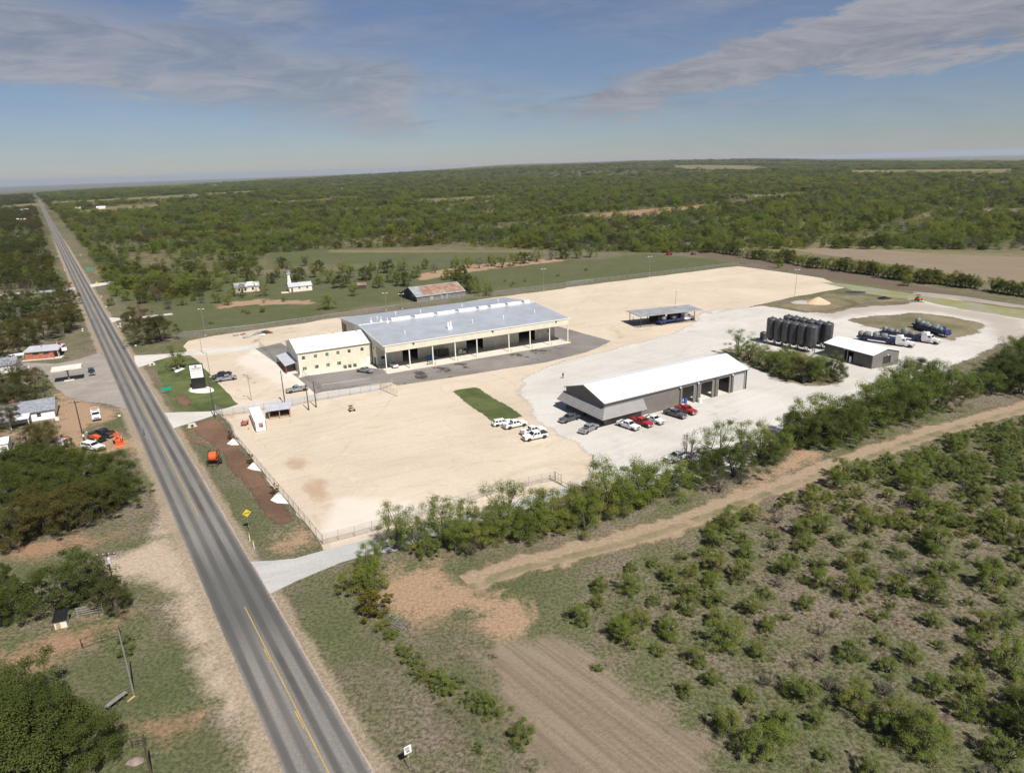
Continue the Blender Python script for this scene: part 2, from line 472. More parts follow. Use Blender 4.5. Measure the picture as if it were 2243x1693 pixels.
PLOW_A = math.atan2(*(P('yD', 1690, 1500)-P('yD', 1170, 1080)).yx)
def ground_mat():
    m, nt, N, L, b = nodes('ground_soil_and_grass')
    g = N.new('ShaderNodeNewGeometry').outputs['Position']
    fine = nz(nt, 2.0, 9, .74, g)
    mid = nz(nt, .16, 7, .62, g, .6)
    big = nz(nt, .028, 6, .6, g, .5)
    far = nz(nt, .0065, 7, .62, g, .4)
    dry = mixc(nt, sstep(nt, fine, .38, .62), (.085, .069, .050), (.245, .198, .145))
    gr = mixc(nt, sstep(nt, fine, .36, .63), (.046, .056, .024), (.150, .152, .074))
    c = mixc(nt, sstep(nt, mth(nt, 'ADD', mth(nt, 'MULTIPLY', mid, .55), mth(nt, 'MULTIPLY', big, .45)), .40, .60), gr, dry)
    ragged = mth(nt, 'ADD', mth(nt, 'MULTIPLY', mth(nt, 'SUBTRACT', mid, .5), 22.0), mth(nt, 'MULTIPLY', mth(nt, 'SUBTRACT', fine, .5), 7.0))
    def layer(c, name, col, w, amp=1.0, strength=1.0):
        s = mth(nt, 'ADD', attr(nt, name), mth(nt, 'MULTIPLY', ragged, amp))
        f = mth(nt, 'MULTIPLY', sstep(nt, s, -w, w), strength)
        return mixc(nt, f, c, col)
    litter = mixc(nt, sstep(nt, far, .35, .65), mixc(nt, sstep(nt, fine, .3, .7), (.045, .052, .022), (.105, .105, .05)), mixc(nt, sstep(nt, mid, .35, .65), (.075, .075, .035), (.19, .155, .09)))
    c = layer(c, 'wood', litter, 3)
    gcol = mixc(nt, sstep(nt, fine, .3, .7), (.040, .058, .020), (.100, .115, .045))
    c = layer(c, 'green', gcol, 2.5, 1.3, .64)
    fcol = mixc(nt, sstep(nt, mth(nt, 'ADD', mth(nt, 'MULTIPLY', mid, .5), mth(nt, 'MULTIPLY', far, .5)), .42, .6), (.20, .155, .09), (.125, .13, .058))
    c = layer(c, 'field', fcol, 2.5, .5)
    # worked field: long streaks along the rows
    mp = N.new('ShaderNodeMapping')
    mp.vector_type = 'TEXTURE'
    mp.inputs['Rotation'].default_value = (0, 0, PLOW_A)
    mp.inputs['Scale'].default_value = (28, 1.0, 1)
    L.new(g, mp.inputs[0])
    st = nz(nt, .9, 7, .7, mp.outputs[0])
    pl = mixc(nt, sstep(nt, mth(nt, 'ADD', mth(nt, 'MULTIPLY', st, .7), mth(nt, 'MULTIPLY', fine, .3)), .40, .60), (.175, .138, .096), (.25, .20, .14))
    pl = mixc(nt, mth(nt, 'MULTIPLY', sstep(nt, mid, .55, .75), .35), pl, (.12, .105, .055))
    c = layer(c, 'plow', pl, 1.5, .45)
    br = mixc(nt, sstep(nt, fine, .3, .7), (.255, .165, .103), (.41, .285, .185))
    c = layer(c, 'bare', br, 2.0, .7, .92)
    c = layer(c, 'red', mixc(nt, sstep(nt, fine, .3, .7), (.24, .135, .08), (.37, .235, .145)), 2.2, .75, .75)
    c = layer(c, 'brown', mixc(nt, sstep(nt, fine, .3, .7), (.09, .066, .048), (.17, .128, .094)), 2.0, .4, .9)
    c = layer(c, 'pale', mixc(nt, sstep(nt, fine, .3, .7), (.34, .26, .19), (.52, .42, .33)), 2.0, .35, .9)
    c = layer(c, 'verge', mixc(nt, sstep(nt, fine, .3, .7), (.22, .17, .115), (.40, .32, .24)), .6, .10, .8)
    # worn wheel marks and dust in the open
    c = mixc(nt, mth(nt, 'MULTIPLY', sstep(nt, nz(nt, .4, 8, .72, g, 1.5), .60, .78), .35), c, (.27, .2, .12))
    L.new(c, b.inputs['Base Color'])
    b.inputs['Roughness'].default_value = .95
    b.inputs['Specular IOR Level'].default_value = .1
    L.new(bump(nt, mth(nt, 'ADD', fine, mth(nt, 'MULTIPLY', mid, .6)), .9, .22), b.inputs['Normal'])
    return m

def axis(lo, hi, step, far, k):
    a = list(np.arange(lo, hi+.1, step))
    d, x = step, hi
    while x < far[1]:
        d *= k
        x += d
        a.append(x)
    d, x = step, lo
    while x > far[0]:
        d *= k
        x -= d
        a.insert(0, x)
    return np.array(a)

def build_ground():
    xs = axis(-330, 430, 2.6, (-26000, 26000), 1.09)
    ys = axis(20, 640, 2.6, (-3000, 30000), 1.085)
    X, Y = np.meshgrid(xs, ys)
    nx, ny = len(xs), len(ys)
    fx, fy = X.ravel(), Y.ravel()
    Z = terrain(fx, fy)
    me = bpy.data.meshes.new('ground')
    me.vertices.add(nx*ny)
    me.vertices.foreach_set('co', np.stack([fx, fy, Z], 1).astype('f').ravel())
    i = (np.arange(ny-1)[:, None]*nx+np.arange(nx-1)[None, :]).ravel()
    q = np.stack([i, i+1, i+nx+1, i+nx], 1).ravel().astype('i')
    nf = len(i)
    me.loops.add(nf*4)
    me.loops.foreach_set('vertex_index', q)
    me.polygons.add(nf)
    me.polygons.foreach_set('loop_start', np.arange(nf, dtype='i')*4)
    for k, polys in REG.items():
        v = multi(fx, fy, polys)
        if k == 'wood':
            v = np.maximum(v, np.clip((np.hypot(fx, fy)-1500)/10, -40, 40))
            v = np.minimum(v, -np.clip(multi(fx, fy, FARF), -40, 40)+4)
        a = me.attributes.new(k, 'FLOAT', 'POINT')
        a.data.foreach_set('value', v.astype('f'))
    ac = np.abs((fx-RA.x)*RN.x+(fy-RA.y)*RN.y)
    me.attributes.new('verge', 'FLOAT', 'POINT').data.foreach_set('value', np.clip(5.3-ac, -40, 40).astype('f'))
    me.materials.append(ground_mat())
    me.update()
    me.validate()
    me.shade_smooth()
    struct(link('ground', me))
build_ground()

# ------------------------------------------------------------------ sheets of paving and fill laid on the ground
def ragged(poly, step, amp, seed=0):
    out = []
    n = len(poly)
    for i in range(n):
        a, b = Vector(poly[i]), Vector(poly[(i+1) % n])
        k = max(1, int((b-a).length/step))
        for j in range(k): out.append(a.lerp(b, j/k))
    if amp:
        for k, p in enumerate(out):
            q = Vector((p.x*.11+seed*9.1, p.y*.11, seed))
            q2 = Vector((p.x*.5+seed*9.1, p.y*.5, seed+4))
            w = Vector((mnoise.noise(q), mnoise.noise(q+Vector((31, 7, 3)))))*1.5+Vector((mnoise.noise(q2), mnoise.noise(q2+Vector((11, 5, 9)))))*.7
            out[k] = p+w*amp
    return out

def smooth_poly(poly, it=2):
    p = [Vector(q) for q in poly]
    for _ in range(it):
        p = [q for i in range(len(p)) for q in (p[i].lerp(p[(i+1) % len(p)], .25), p[i].lerp(p[(i+1) % len(p)], .75))]
    return p

FE = {}
def feathered(mat, w):
    """the same surface, thinning out raggedly over its last w metres"""
    k = (mat.name, w)
    if k not in FE:
        m = mat.copy()
        nt = m.node_tree
        g = nt.nodes['Geometry'].outputs['Position']
        n = mth(nt, 'ADD', mth(nt, 'MULTIPLY', nz(nt, 1.1, 8, .7, g), .55), mth(nt, 'MULTIPLY', nz(nt, .2, 5, .6, g, .6), .45))
        e = mth(nt, 'DIVIDE', attr(nt, 'edge'), w)
        nt.links.new(sstep(nt, mth(nt, 'ADD', e, mth(nt, 'MULTIPLY', mth(nt, 'SUBTRACT', n, .5), 2.2)), .25, .6), nt.nodes['Principled BSDF'].inputs['Alpha'])
        FE[k] = m
    return FE[k]

def sheet(name, poly, z, mat, step=1.2, amp=.5, seed=0, grid=None, attrs=None, soft=0, feather=0):
    if feather:
        grid = grid or max(1.2, feather*.8)
    if soft: poly = smooth_poly(poly, soft)
    edge = ragged(poly, step, amp, seed)
    pts = list(edge)
    if grid:
        ex = [p[0] for p in poly]
        ey = [p[1] for p in poly]
        gx, gy = np.meshgrid(np.arange(min(ex), max(ex), grid), np.arange(min(ey), max(ey), grid))
        gx, gy = gx.ravel(), gy.ravel()
        gx = gx+rng.uniform(-.2, .2, gx.shape)*grid
        d = sdf(gx, gy, [(p.x, p.y) for p in edge])
        pts += [Vector((x, y)) for x, y in zip(gx[d > grid*.6], gy[d > grid*.6])]
    r = delaunay_2d_cdt(pts, [], [list(range(len(edge)))], 1, 1e-5)
    vs, fs = r[0], r[2]
    me = bpy.data.meshes.new(name)
    me.from_pydata([(p.x, p.y, z) for p in vs], [], fs)
    bm = bmesh.new()
    bm.from_mesh(me)
    for f in bm.faces:
        if f.normal.z < 0: f.normal_flip()
    bm.to_mesh(me)
    bm.free()
    if feather:
        attrs = dict(attrs or {})
        ep = [(p.x, p.y) for p in edge]
        attrs['edge'] = lambda x, y: np.clip(sdf(x, y, ep), 0, 30)
        mat = feathered(mat, feather)
    if attrs:
        ax, ay = np.array([p.x for p in vs]), np.array([p.y for p in vs])
        for k, fn in attrs.items():
            me.attributes.new(k, 'FLOAT', 'POINT').data.foreach_set('value', fn(ax, ay).astype('f'))
    me.materials.append(mat)
    return struct(link(name, me))

def gmat(name, lo, hi, fine=1.6, big=.05, rough=.95, third=None, bumpy=.35, streak=None, tracks=0):
    """loose surface: lo..hi by fine grain and broad drift, optional third tone and a drag direction"""
    m, nt, N, L, b = nodes(name)
    g = N.new('ShaderNodeNewGeometry').outputs['Position']
    f = nz(nt, fine, 8, .7, g)
    d = nz(nt, big, 6, .6, g, .7)
    mix = mth(nt, 'ADD', mth(nt, 'MULTIPLY', f, .5), mth(nt, 'MULTIPLY', d, .5))
    if streak is not None:
        mp = N.new('ShaderNodeMapping')
        mp.vector_type = 'TEXTURE'
        mp.inputs['Rotation'].default_value = (0, 0, streak)
        mp.inputs['Scale'].default_value = (22, 1.3, 1)
        L.new(g, mp.inputs[0])
        s = nz(nt, .8, 7, .68, mp.outputs[0], .3)
        mix = mth(nt, 'ADD', mth(nt, 'MULTIPLY', mix, .78), mth(nt, 'MULTIPLY', s, .22))
    c = mixc(nt, sstep(nt, mix, .36, .64), lo, hi)
    if third:
        c = mixc(nt, mth(nt, 'MULTIPLY', sstep(nt, nz(nt, big*3.1, 7, .66, g, 1.2), .56, .74), .6), c, third)
    if tracks:
        tm = None
        for sc, off, th in ((.016, 0.0, .0045), (.016, .35, .0045), (.028, 7.0, .006), (.045, 13.0, .008)):
            q = N.new('ShaderNodeVectorMath')
            q.operation = 'ADD'
            q.inputs[1].default_value = (off, off*.6, off)
            L.new(g, q.inputs[0])
            n_ = nz(nt, sc, 1.5, .4, q.outputs[0], .8)
            t_ = mth(nt, 'SUBTRACT', 1.0, sstep(nt, mth(nt, 'ABSOLUTE', mth(nt, 'SUBTRACT', n_, .5)), th*.4, th))
            tm = t_ if tm is None else mth(nt, 'MAXIMUM', tm, t_)
        tm = mth(nt, 'MULTIPLY', tm, sstep(nt, nz(nt, .3, 6, .7, g), .36, .62))
        c = mixc(nt, mth(nt, 'MULTIPLY', tm, tracks), c, tuple(x*.72 for x in lo))
    L.new(c, b.inputs['Base Color'])
    b.inputs['Roughness'].default_value = rough
    b.inputs['Specular IOR Level'].default_value = .15
    L.new(bump(nt, f, bumpy, .08), b.inputs['Normal'])
    return m, nt, c, b

M = {}
# caliche: stains carried as a field on the sheet
m, nt, c, b = gmat('caliche_fill', (.44, .365, .278), (.56, .475, .375), 1.8, .035, third=(.60, .52, .42), streak=R(28), tracks=.3)
st = mth(nt, 'ADD', attr(nt, 'stain'), mth(nt, 'MULTIPLY', mth(nt, 'SUBTRACT', nz(nt, .22, 7, .7, nt.nodes['Geometry'].outputs['Position'], 1.0), .5), 3.0))
c = mixc(nt, mth(nt, 'MULTIPLY', sstep(nt, st, -.5, 1.2), .62), c, (.33, .215, .125))
gy = mth(nt, 'ADD', attr(nt, 'mud'), mth(nt, 'MULTIPLY', mth(nt, 'SUBTRACT', nz(nt, .35, 7, .7, nt.nodes['Geometry'].outputs['Position'], 1.0), .5), 4.0))
c = mixc(nt, mth(nt, 'MULTIPLY', sstep(nt, gy, -.2, 1.2), .7), c, (.20, .165, .13))
wh = mth(nt, 'ADD', attr(nt, 'whitish'), mth(nt, 'MULTIPLY', mth(nt, 'SUBTRACT', nz(nt, .12, 6, .6, nt.nodes['Geometry'].outputs['Position'], .6), .5), 9.0))
c = mixc(nt, mth(nt, 'MULTIPLY', sstep(nt, wh, -2, 2.5), .8), c, (.58, .53, .46))
nt.links.new(c, b.inputs['Base Color'])
M['caliche'] = m
m, nt, c, b = gmat('white_gravel', (.42, .395, .355), (.55, .525, .485), 2.0, .05, third=(.48, .44, .38), streak=R(35), tracks=.2)
gy = mth(nt, 'ADD', attr(nt, 'mud'), mth(nt, 'MULTIPLY', mth(nt, 'SUBTRACT', nz(nt, .3, 7, .7, nt.nodes['Geometry'].outputs['Position'], 1.0), .5), 4.0))
c = mixc(nt, mth(nt, 'MULTIPLY', sstep(nt, gy, -.4, 1.2), .6), c, (.27, .235, .19))
lo = mth(nt, 'ADD', attr(nt, 'loop'), mth(nt, 'MULTIPLY', mth(nt, 'SUBTRACT', nz(nt, .1, 6, .6, nt.nodes['Geometry'].outputs['Position'], .6), .5), 12.0))
c = mixc(nt, mth(nt, 'MULTIPLY', sstep(nt, lo, -4, 4), .75), c, (.31, .265, .22))
nt.links.new(c, b.inputs['Base Color'])
M['gravel'] = m
M['drive'] = gmat('pale_drive', (.42, .40, .36), (.56, .535, .49), 2.2, .08, streak=R(28), third=(.47, .42, .35))[0]
M['sideroad'] = gmat('chip_seal_side_road', (.30, .296, .285), (.44, .435, .42), 2.4, .07, streak=R(26), third=(.30, .29, .27))[0]
M['lot'] = gmat('worn_station_lot', (.20, .18, .155), (.34, .30, .26), 1.6, .06, streak=R(20), third=(.38, .325, .26), tracks=.25)[0]
M['lawn'] = gmat('mown_lawn', (.040, .060, .020), (.125, .145, .052), 2.4, .09, third=(.16, .135, .075), bumpy=.8)[0]
M['rough_grass'] = gmat('rough_yard_grass', (.085, .090, .042), (.25, .20, .135), 1.4, .06, third=(.085, .092, .04), bumpy=.8)[0]
M['mulch'] = gmat('turned_brown_soil', (.105, .062, .040), (.185, .115, .075), 1.8, .08, third=(.14, .085, .055), bumpy=.8)[0]
M['whitebed'] = gmat('white_stone_chips', (.62, .58, .53), (.78, .74, .69), 4, .4)[0]
M['concrete'] = gmat('broom_finish_concrete', (.50, .46, .39), (.62, .58, .50), 2.5, .12)[0]
m, nt, c, b = gmat('grey_millings', (.135, .124, .112), (.255, .235, .212), 2.6, .06, streak=R(30), third=(.28, .255, .225))
st = mth(nt, 'ADD', attr(nt, 'stain'), mth(nt, 'MULTIPLY', mth(nt, 'SUBTRACT', nz(nt, .5, 6, .65, nt.nodes['Geometry'].outputs['Position'], .8), .5), 5.0))
c = mixc(nt, mth(nt, 'MULTIPLY', sstep(nt, st, -.1, .35), .9), c, (.050, .045, .040))
nt.links.new(c, b.inputs['Base Color'])
M['apron'] = m

def blobs(items):
    """stain field: list of (centre, half-length, half-width, angle) ovals"""
    def f(x, y):
        o = np.full(x.shape, -9.0)
        for (c, a, w, t) in items:
            dx, dy = x-c[0], y-c[1]
            p, q = dx*math.cos(t)+dy*math.sin(t), -dx*math.sin(t)+dy*math.cos(t)
            o = np.maximum(o, (1-np.sqrt((p/a)**2+(q/w)**2))*min(a, w))
        return o
    return f
def seg(z, a, b, w):
    p, q = P(z, *a), P(z, *b)
    d = q-p
    return ((p+q)/2, d.length/2+w*.4, w, math.atan2(d.y, d.x))

YARD = (PL('C', [(445, 418), (700, 372), (1000, 330), (1450, 270), (1640, 232)])+PL('yF', [(1300, 455), (1740, 385), (2212, 325)])+PL('yG', [(0, 640), (830, 536), (1040, 565), (1245, 595), (1345, 640)])
    + PL('H', [(1600, 190), (1200, 280), (1000, 420), (300, 640)])+PL('F', [(700, 300), (650, 500), (900, 800)])+PL('d', [(1285, 1045), (1200, 1064), (1050, 1110), (880, 1162)])+PL('yC', [(1600, 815), (1150, 902), (1128, 858), (860, 530), (640, 270), (430, 0)])
    + PL('C', [(900, 1290), (760, 1100), (700, 1045), (880, 970), (640, 720), (505, 575), (440, 540), (400, 470)]))
ys_ = [seg('C', (1500, 1600), (1640, 1640), 1.2), seg('C', (1400, 1430), (1500, 1500), .8), seg('C', (1950, 1180), (2150, 1150), .8), seg('F', (60, 900), (220, 860), .8), seg('yC', (1000, 330), (1150, 520), 2.2), seg('yC', (1150, 520), (1250, 600), 2.0), seg('yC', (1290, 605), (1450, 600), 1.5), seg('yC', (870, 170), (950, 250), 2.0), seg('yC', (1200, 660), (1500, 690), .9),
       seg('H', (240, 400), (110, 440), 1.0), seg('H', (110, 440), (230, 490), 1.1), seg('H', (240, 490), (190, 540), 1.3), seg('H', (250, 465), (560, 440), .9), seg('H', (190, 540), (60, 590), .9),
       seg('C', (760, 1060), (860, 1080), 1.2)]
ymud = [seg('C', (960, 450), (1100, 390), 1.3), seg('C', (1100, 390), (1450, 320), 1.0), seg('C', (1280, 320), (1380, 310), 1.6), seg('C', (930, 710), (1010, 790), 1.2), seg('C', (1000, 780), (1060, 780), 1.5),
        seg('C', (1080, 840), (1240, 860), .9), seg('C', (830, 600), (900, 650), .8), seg('C', (560, 650), (740, 630), .5), seg('C', (700, 590), (960, 560), .5), seg('C', (760, 800), (940, 880), .5), seg('C', (830, 900), (1100, 900), .5), seg('C', (640, 600), (800, 580), .4)]
ywh = [PL('C', [(840, 590), (1000, 510), (1200, 640), (1400, 790), (1500, 880), (1300, 830), (1050, 720)]), PL('yC', [(1100, 560), (1300, 470), (1800, 520), (2150, 500), (1700, 700), (1140, 800)]), PL('C', [(400, 500), (900, 470), (960, 500), (500, 545)])]
sheet('caliche_yard', YARD, .004, M['caliche'], 1.5, .5, 1, 2.2, {'stain': blobs(ys_), 'mud': blobs(ymud), 'whitish': lambda x, y: multi(x, y, ywh)})
LOT = (PL('F', [(330, 190), (295, 330), (420, 560), (700, 720), (860, 830)])+PL('d', [(1240, 1052), (1290, 1066), (1440, 1068), (1600, 1025), (1700, 955), (1850, 875), (1950, 838), (2060, 800), (2120, 770), (2190, 742), (2260, 715), (2260, 690), (2190, 672), (2050, 640), (1950, 632)])
    + PL('G', [(1400, 75), (1000, 105), (870, 140), (700, 138), (450, 92), (300, 65)])+PL('H', [(1400, 245), (1000, 285), (840, 308), (760, 400), (620, 480), (300, 560), (60, 625)])+PL('E', [(1650, 850), (1400, 930), (1150, 1060)]))
lmud = [seg('H', (500, 440), (860, 420), 1.6), seg('H', (700, 460), (860, 470), 1.0), seg('H', (840, 300), (1000, 330), 1.6), seg('H', (950, 320), (1250, 260), 1.5), seg('H', (1250, 250), (1620, 215), 1.6), seg('F', (1800, 440), (1960, 470), 1.2), seg('F', (1780, 490), (1850, 520), 1.0),
        seg('G', (20, 830), (120, 850), 1.0), seg('xD', (180, 240), (390, 235), 1.6), seg('xD', (500, 370), (860, 400), 1.4), seg('xD', (1180, 880), (1330, 900), .9), seg('G', (1050, 235), (1130, 240), 1.0), seg('F', (1250, 640), (1420, 650), .8), seg('H', (900, 380), (1150, 330), .9), seg('F', (1000, 330), (1200, 400), .4)]
lloop = [PL('wC', [(-100, 640), (400, 540), (900, 500), (1400, 560), (2212, 700), (2300, 900), (2000, 1000), (1850, 850), (1800, 730), (1300, 620), (900, 600), (450, 630), (150, 690)])]
sheet('gravel_lot', LOT, .009, M['gravel'], 1.5, 1.1, 2, 2.4, {'mud': blobs(lmud), 'loop': lambda x, y: multi(x, y, lloop)}, feather=3.5)
sheet('driveway', PL('C', [(-25, 548), (250, 535), (600, 497), (960, 462), (1062, 440), (1035, 492), (965, 506), (480, 542), (280, 560), (150, 598), (100, 625), (-5, 658)]), .013, M['drive'], 1.2, .2, 3)
sheet('driveway', PL('C', [(178, 1048), (330, 1040), (620, 1030), (780, 1000), (880, 968), (1300, 918), (2105, 800), (2112, 850), (1560, 925), (1330, 962), (750, 1032), (700, 1052), (600, 1090), (290, 1186)]), .014, M['drive'], 1.2, .2, 4)
sheet('side_road', PL('yC', [(470, 990), (560, 992), (700, 990), (900, 970), (1130, 905), (1600, 790)])+PL('d', [(880, 1152), (1100, 1085), (1250, 1040), (1258, 1058), (1120, 1105), (960, 1150), (850, 1190)])+PL('yC', [(1500, 935), (1270, 1005), (920, 1152), (680, 1268), (650, 1290)]), .015, M['sideroad'], 1.0, .12, 5)
sheet('station_lot', PL('B', [(1150, 350), (1090, 385), (900, 448), (640, 500), (300, 482), (-40, 520), (-40, 660), (250, 610), (500, 640), (600, 790), (760, 900), (1000, 960), (1200, 965), (1440, 1048), (1500, 1120), (1600, 1150), (1330, 520)]), .010, M['lot'], 1.2, .35, 6, feather=1.5)
sheet('lawn', PL('C', [(160, 598), (330, 562), (490, 572), (520, 600), (640, 722), (872, 968), (780, 1000), (620, 1028), (350, 1034), (300, 960), (190, 740)]), .012, M['lawn'], 1.0, .15, 7)
sheet('soil_patch', PL('C', [(310, 880), (380, 860), (470, 900), (500, 960), (450, 1005), (350, 1000)]), .017, M['mulch'], .8, .5, 8, soft=1, feather=1.8)
sheet('grass_strip', [P('E', 415, 1185), P('E', 540, 1165), P('E', 735, 1140), P('E', 900, 1240), P('F', 400, 530), P('F', 250, 560), P('F', 130, 580), P('F', 40, 510)], .014, M['lawn'], 1.0, .35, 9, feather=1.2)
sheet('grass_patch', PL('G', [(470, 92), (700, 40), (850, 5), (1100, 18), (1500, 55), (1650, 85), (1400, 78), (1200, 72), (900, 125), (700, 138)]), .014, M['rough_grass'], 1.5, 1.2, 10, feather=4.0)
sheet('grass_patch', PL('G', [(960, 178), (1300, 148), (1500, 132), (1700, 165), (1970, 205), (1930, 290), (1720, 348), (1500, 310), (1200, 262), (1000, 205)]), .014, M['rough_grass'], 1.5, 1.2, 11, feather=4.0)
sheet('tree_island', PL('G', [(-60, 430), (130, 412), (230, 480), (330, 530), (500, 600), (650, 648), (800, 658), (950, 630), (990, 600), (900, 520), (700, 400), (400, 400), (150, 380)]), .014, M['rough_grass'], 1.2, .6, 12, feather=3.0)
sheet('soil_bed', PL('C', [(490, 1132), (650, 1085), (715, 1095), (830, 1225), (930, 1345), (990, 1425)])+PL('yC', [(470, 75), (650, 285), (865, 550), (945, 650), (790, 725), (640, 620), (530, 460), (400, 300), (330, 160)])+PL('C', [(770, 1440), (600, 1300), (480, 1205)]), .007, M['mulch'], 1.0, .4, 13, feather=1.6)
for k, pl in enumerate((('wF', [(590, 960), (730, 835), (760, 840), (880, 990), (700, 995)]), ('wF', [(1060, 1520), (1190, 1385), (1230, 1400), (1390, 1590), (1180, 1560)]), ('yC', [(708, 498), (772, 430), (795, 450), (862, 530), (760, 522)]))):
    sheet('stone_bed', PL(*pl), .018, M['whitebed'], .5, .06, 14+k)
sheet('stone_bed', PL('xA', [(525, 1260), (620, 1160), (850, 1110), (1250, 1100), (1470, 1190), (1500, 1280), (1330, 1345), (950, 1365), (650, 1330)]), .02, M['whitebed'], .5, .05, 18, soft=2)
sheet('stone_bed', PL('C', [(305, 655), (360, 640), (415, 662), (335, 698)]), .02, M['whitebed'], .5, .05, 19)

# the county road, straight to the skyline
def road_mat():
    m, nt, N, L, b = nodes('worn_asphalt')
    g = N.new('ShaderNodeNewGeometry').outputs['Position']
    ac = attr(nt, 'across')
    al = attr(nt, 'along')
    fine = nz(nt, 3.0, 7, .7, g)
    cm = N.new('ShaderNodeCombineXYZ')
    L.new(mth(nt, 'MULTIPLY', ac, 1.1), cm.inputs[0])
    L.new(mth(nt, 'MULTIPLY', al, .03), cm.inputs[1])
    sl = nz(nt, 1.0, 6, .6, cm.outputs[0], .3)
    c = mixc(nt, sstep(nt, mth(nt, 'ADD', mth(nt, 'MULTIPLY', fine, .6), mth(nt, 'MULTIPLY', sl, .4)), .3, .7), (.125, .116, .104), (.225, .21, .188))
    w = mth(nt, 'MULTIPLY', mth(nt, 'SUBTRACT', sl, .5), .35)
    track = None
    for o in (-2.95, -1.05, 1.05, 2.95):
        t = mth(nt, 'SUBTRACT', 1.0, sstep(nt, mth(nt, 'ABSOLUTE', mth(nt, 'ADD', mth(nt, 'SUBTRACT', ac, o), w)), .22, .66))
        t = mth(nt, 'MULTIPLY', t, {-2.95: .85, -1.05: .7, 1.05: 1.0, 2.95: .9}[o])
        track = t if track is None else mth(nt, 'MAXIMUM', track, t)
    brk = sstep(nt, mth(nt, 'ADD', mth(nt, 'MULTIPLY', nz(nt, .09, 5, .6, g, .6), .5), mth(nt, 'MULTIPLY', fine, .5)), .30, .62)
    c = mixc(nt, mth(nt, 'MULTIPLY', track, mth(nt, 'MULTIPLY_ADD', brk, .42, .46)), c, (.046, .043, .041))
    # the freshly sealed length at the junction
    a0, a1 = (P('xF', 330, 480)-RA).dot(RU), (P('xF', 190, 190)-RA).dot(RU)
    cur = mth(nt, 'ADD', al, mth(nt, 'ADD', mth(nt, 'MULTIPLY', mth(nt, 'MULTIPLY', ac, ac), .12), mth(nt, 'MULTIPLY', mth(nt, 'SUBTRACT', fine, .5), 3.0)))
    fr = mth(nt, 'MULTIPLY', sstep(nt, cur, a0-10, a0+5), mth(nt, 'SUBTRACT', 1.0, sstep(nt, cur, a1+2, a1+24)))
    c = mixc(nt, mth(nt, 'MULTIPLY', fr, .62), c, (.055, .059, .056))
    pat = sstep(nt, nz(nt, .12, 5, .6, g, .5), .6, .68)
    c = mixc(nt, mth(nt, 'MULTIPLY', pat, .25), c, (.07, .066, .06))
    edge = sstep(nt, mth(nt, 'ADD', mth(nt, 'ABSOLUTE', ac), mth(nt, 'MULTIPLY', mth(nt, 'SUBTRACT', fine, .5), .8)), 3.6, 3.95)
    c = mixc(nt, edge, c, (.36, .29, .225))
    L.new(c, b.inputs['Base Color'])
    b.inputs['Roughness'].default_value = .85
    L.new(bump(nt, fine, .3, .02), b.inputs['Normal'])
    return m
def ribbon(name, s0, s1, off, half, z, mat, step=6.0, jit=0.0):
    n = max(2, int((s1-s0)/step))
    ss_ = np.linspace(s0, s1, n+1)
    ac = np.linspace(-half, half, 9 if half > 1 else 2)
    vs, fs, A, B = [], [], [], []
    for s in ss_:
        for k, a in enumerate(ac):
            j = (mnoise.noise(Vector((s*.35, a*9, off)))*jit) if (k in (0, len(ac)-1)) else 0
            p = RA+RU*s+RN*(off+a+j)
            vs.append((p.x, p.y, z+(float(terrain(p.x, p.y)) if s > 1200 else 0)))
            A.append(off+a+j)
            B.append(s)
    w = len(ac)
    fs = [(i*w+k, i*w+k+1, (i+1)*w+k+1, (i+1)*w+k) for i in range(n) for k in range(w-1)]
    me = bpy.data.meshes.new(name)
    me.from_pydata(vs, [], fs)
    me.attributes.new('across', 'FLOAT', 'POINT').data.foreach_set('value', A)
    me.attributes.new('along', 'FLOAT', 'POINT').data.foreach_set('value', B)
    me.materials.append(mat)
    return struct(link(name, me))
RM = road_mat()
ribbon('road', -90, 420, .12, 3.85, .020, RM, 1.5, .22)
ribbon('road', 420, 2750, .12, 3.85, .020, RM, 10, .1)
M['yellow'] = gmat('faded_yellow_paint', (.36, .24, .06), (.50, .34, .09), 2.5, .3)[0]
ribbon('road_marking', -90, 27, .10, .055, .026, M['yellow'], 3)
for s in (-62, -50, -38, -26, -13, 0, 13): ribbon('road_marking', s, s+3.2, -.12, .055, .026, M['yellow'], 3)
ribbon('road_marking', 60, 1200, .08, .05, .026, M['yellow'], 8)
sheet('cross_road', [RA+RU*s+RN*o for s, o in ((386, -3.5), (398, -3.5), (400, -42), (396, -42))], .018, M['sideroad'], 2, .2, 30)
sheet('driveway', [RA+RU*s+RN*o for s, o in ((390, 3.5), (404, 3.5), (412, 20), (408, 34), (401, 20))], .018, M['drive'], 2, .3, 31)
sheet('driveway', PL('A', [(925, 1165), (1045, 1172), (1300, 1150), (1480, 1130), (1500, 1143), (1320, 1165), (1050, 1185), (945, 1218)]), .016, M['drive'], 1.5, .2, 32)
sheet('driveway', PL('yB', [(0, 345), (270, 282), (280, 292), (0, 365)]), .016, M['drive'], 1.5, .15, 33)

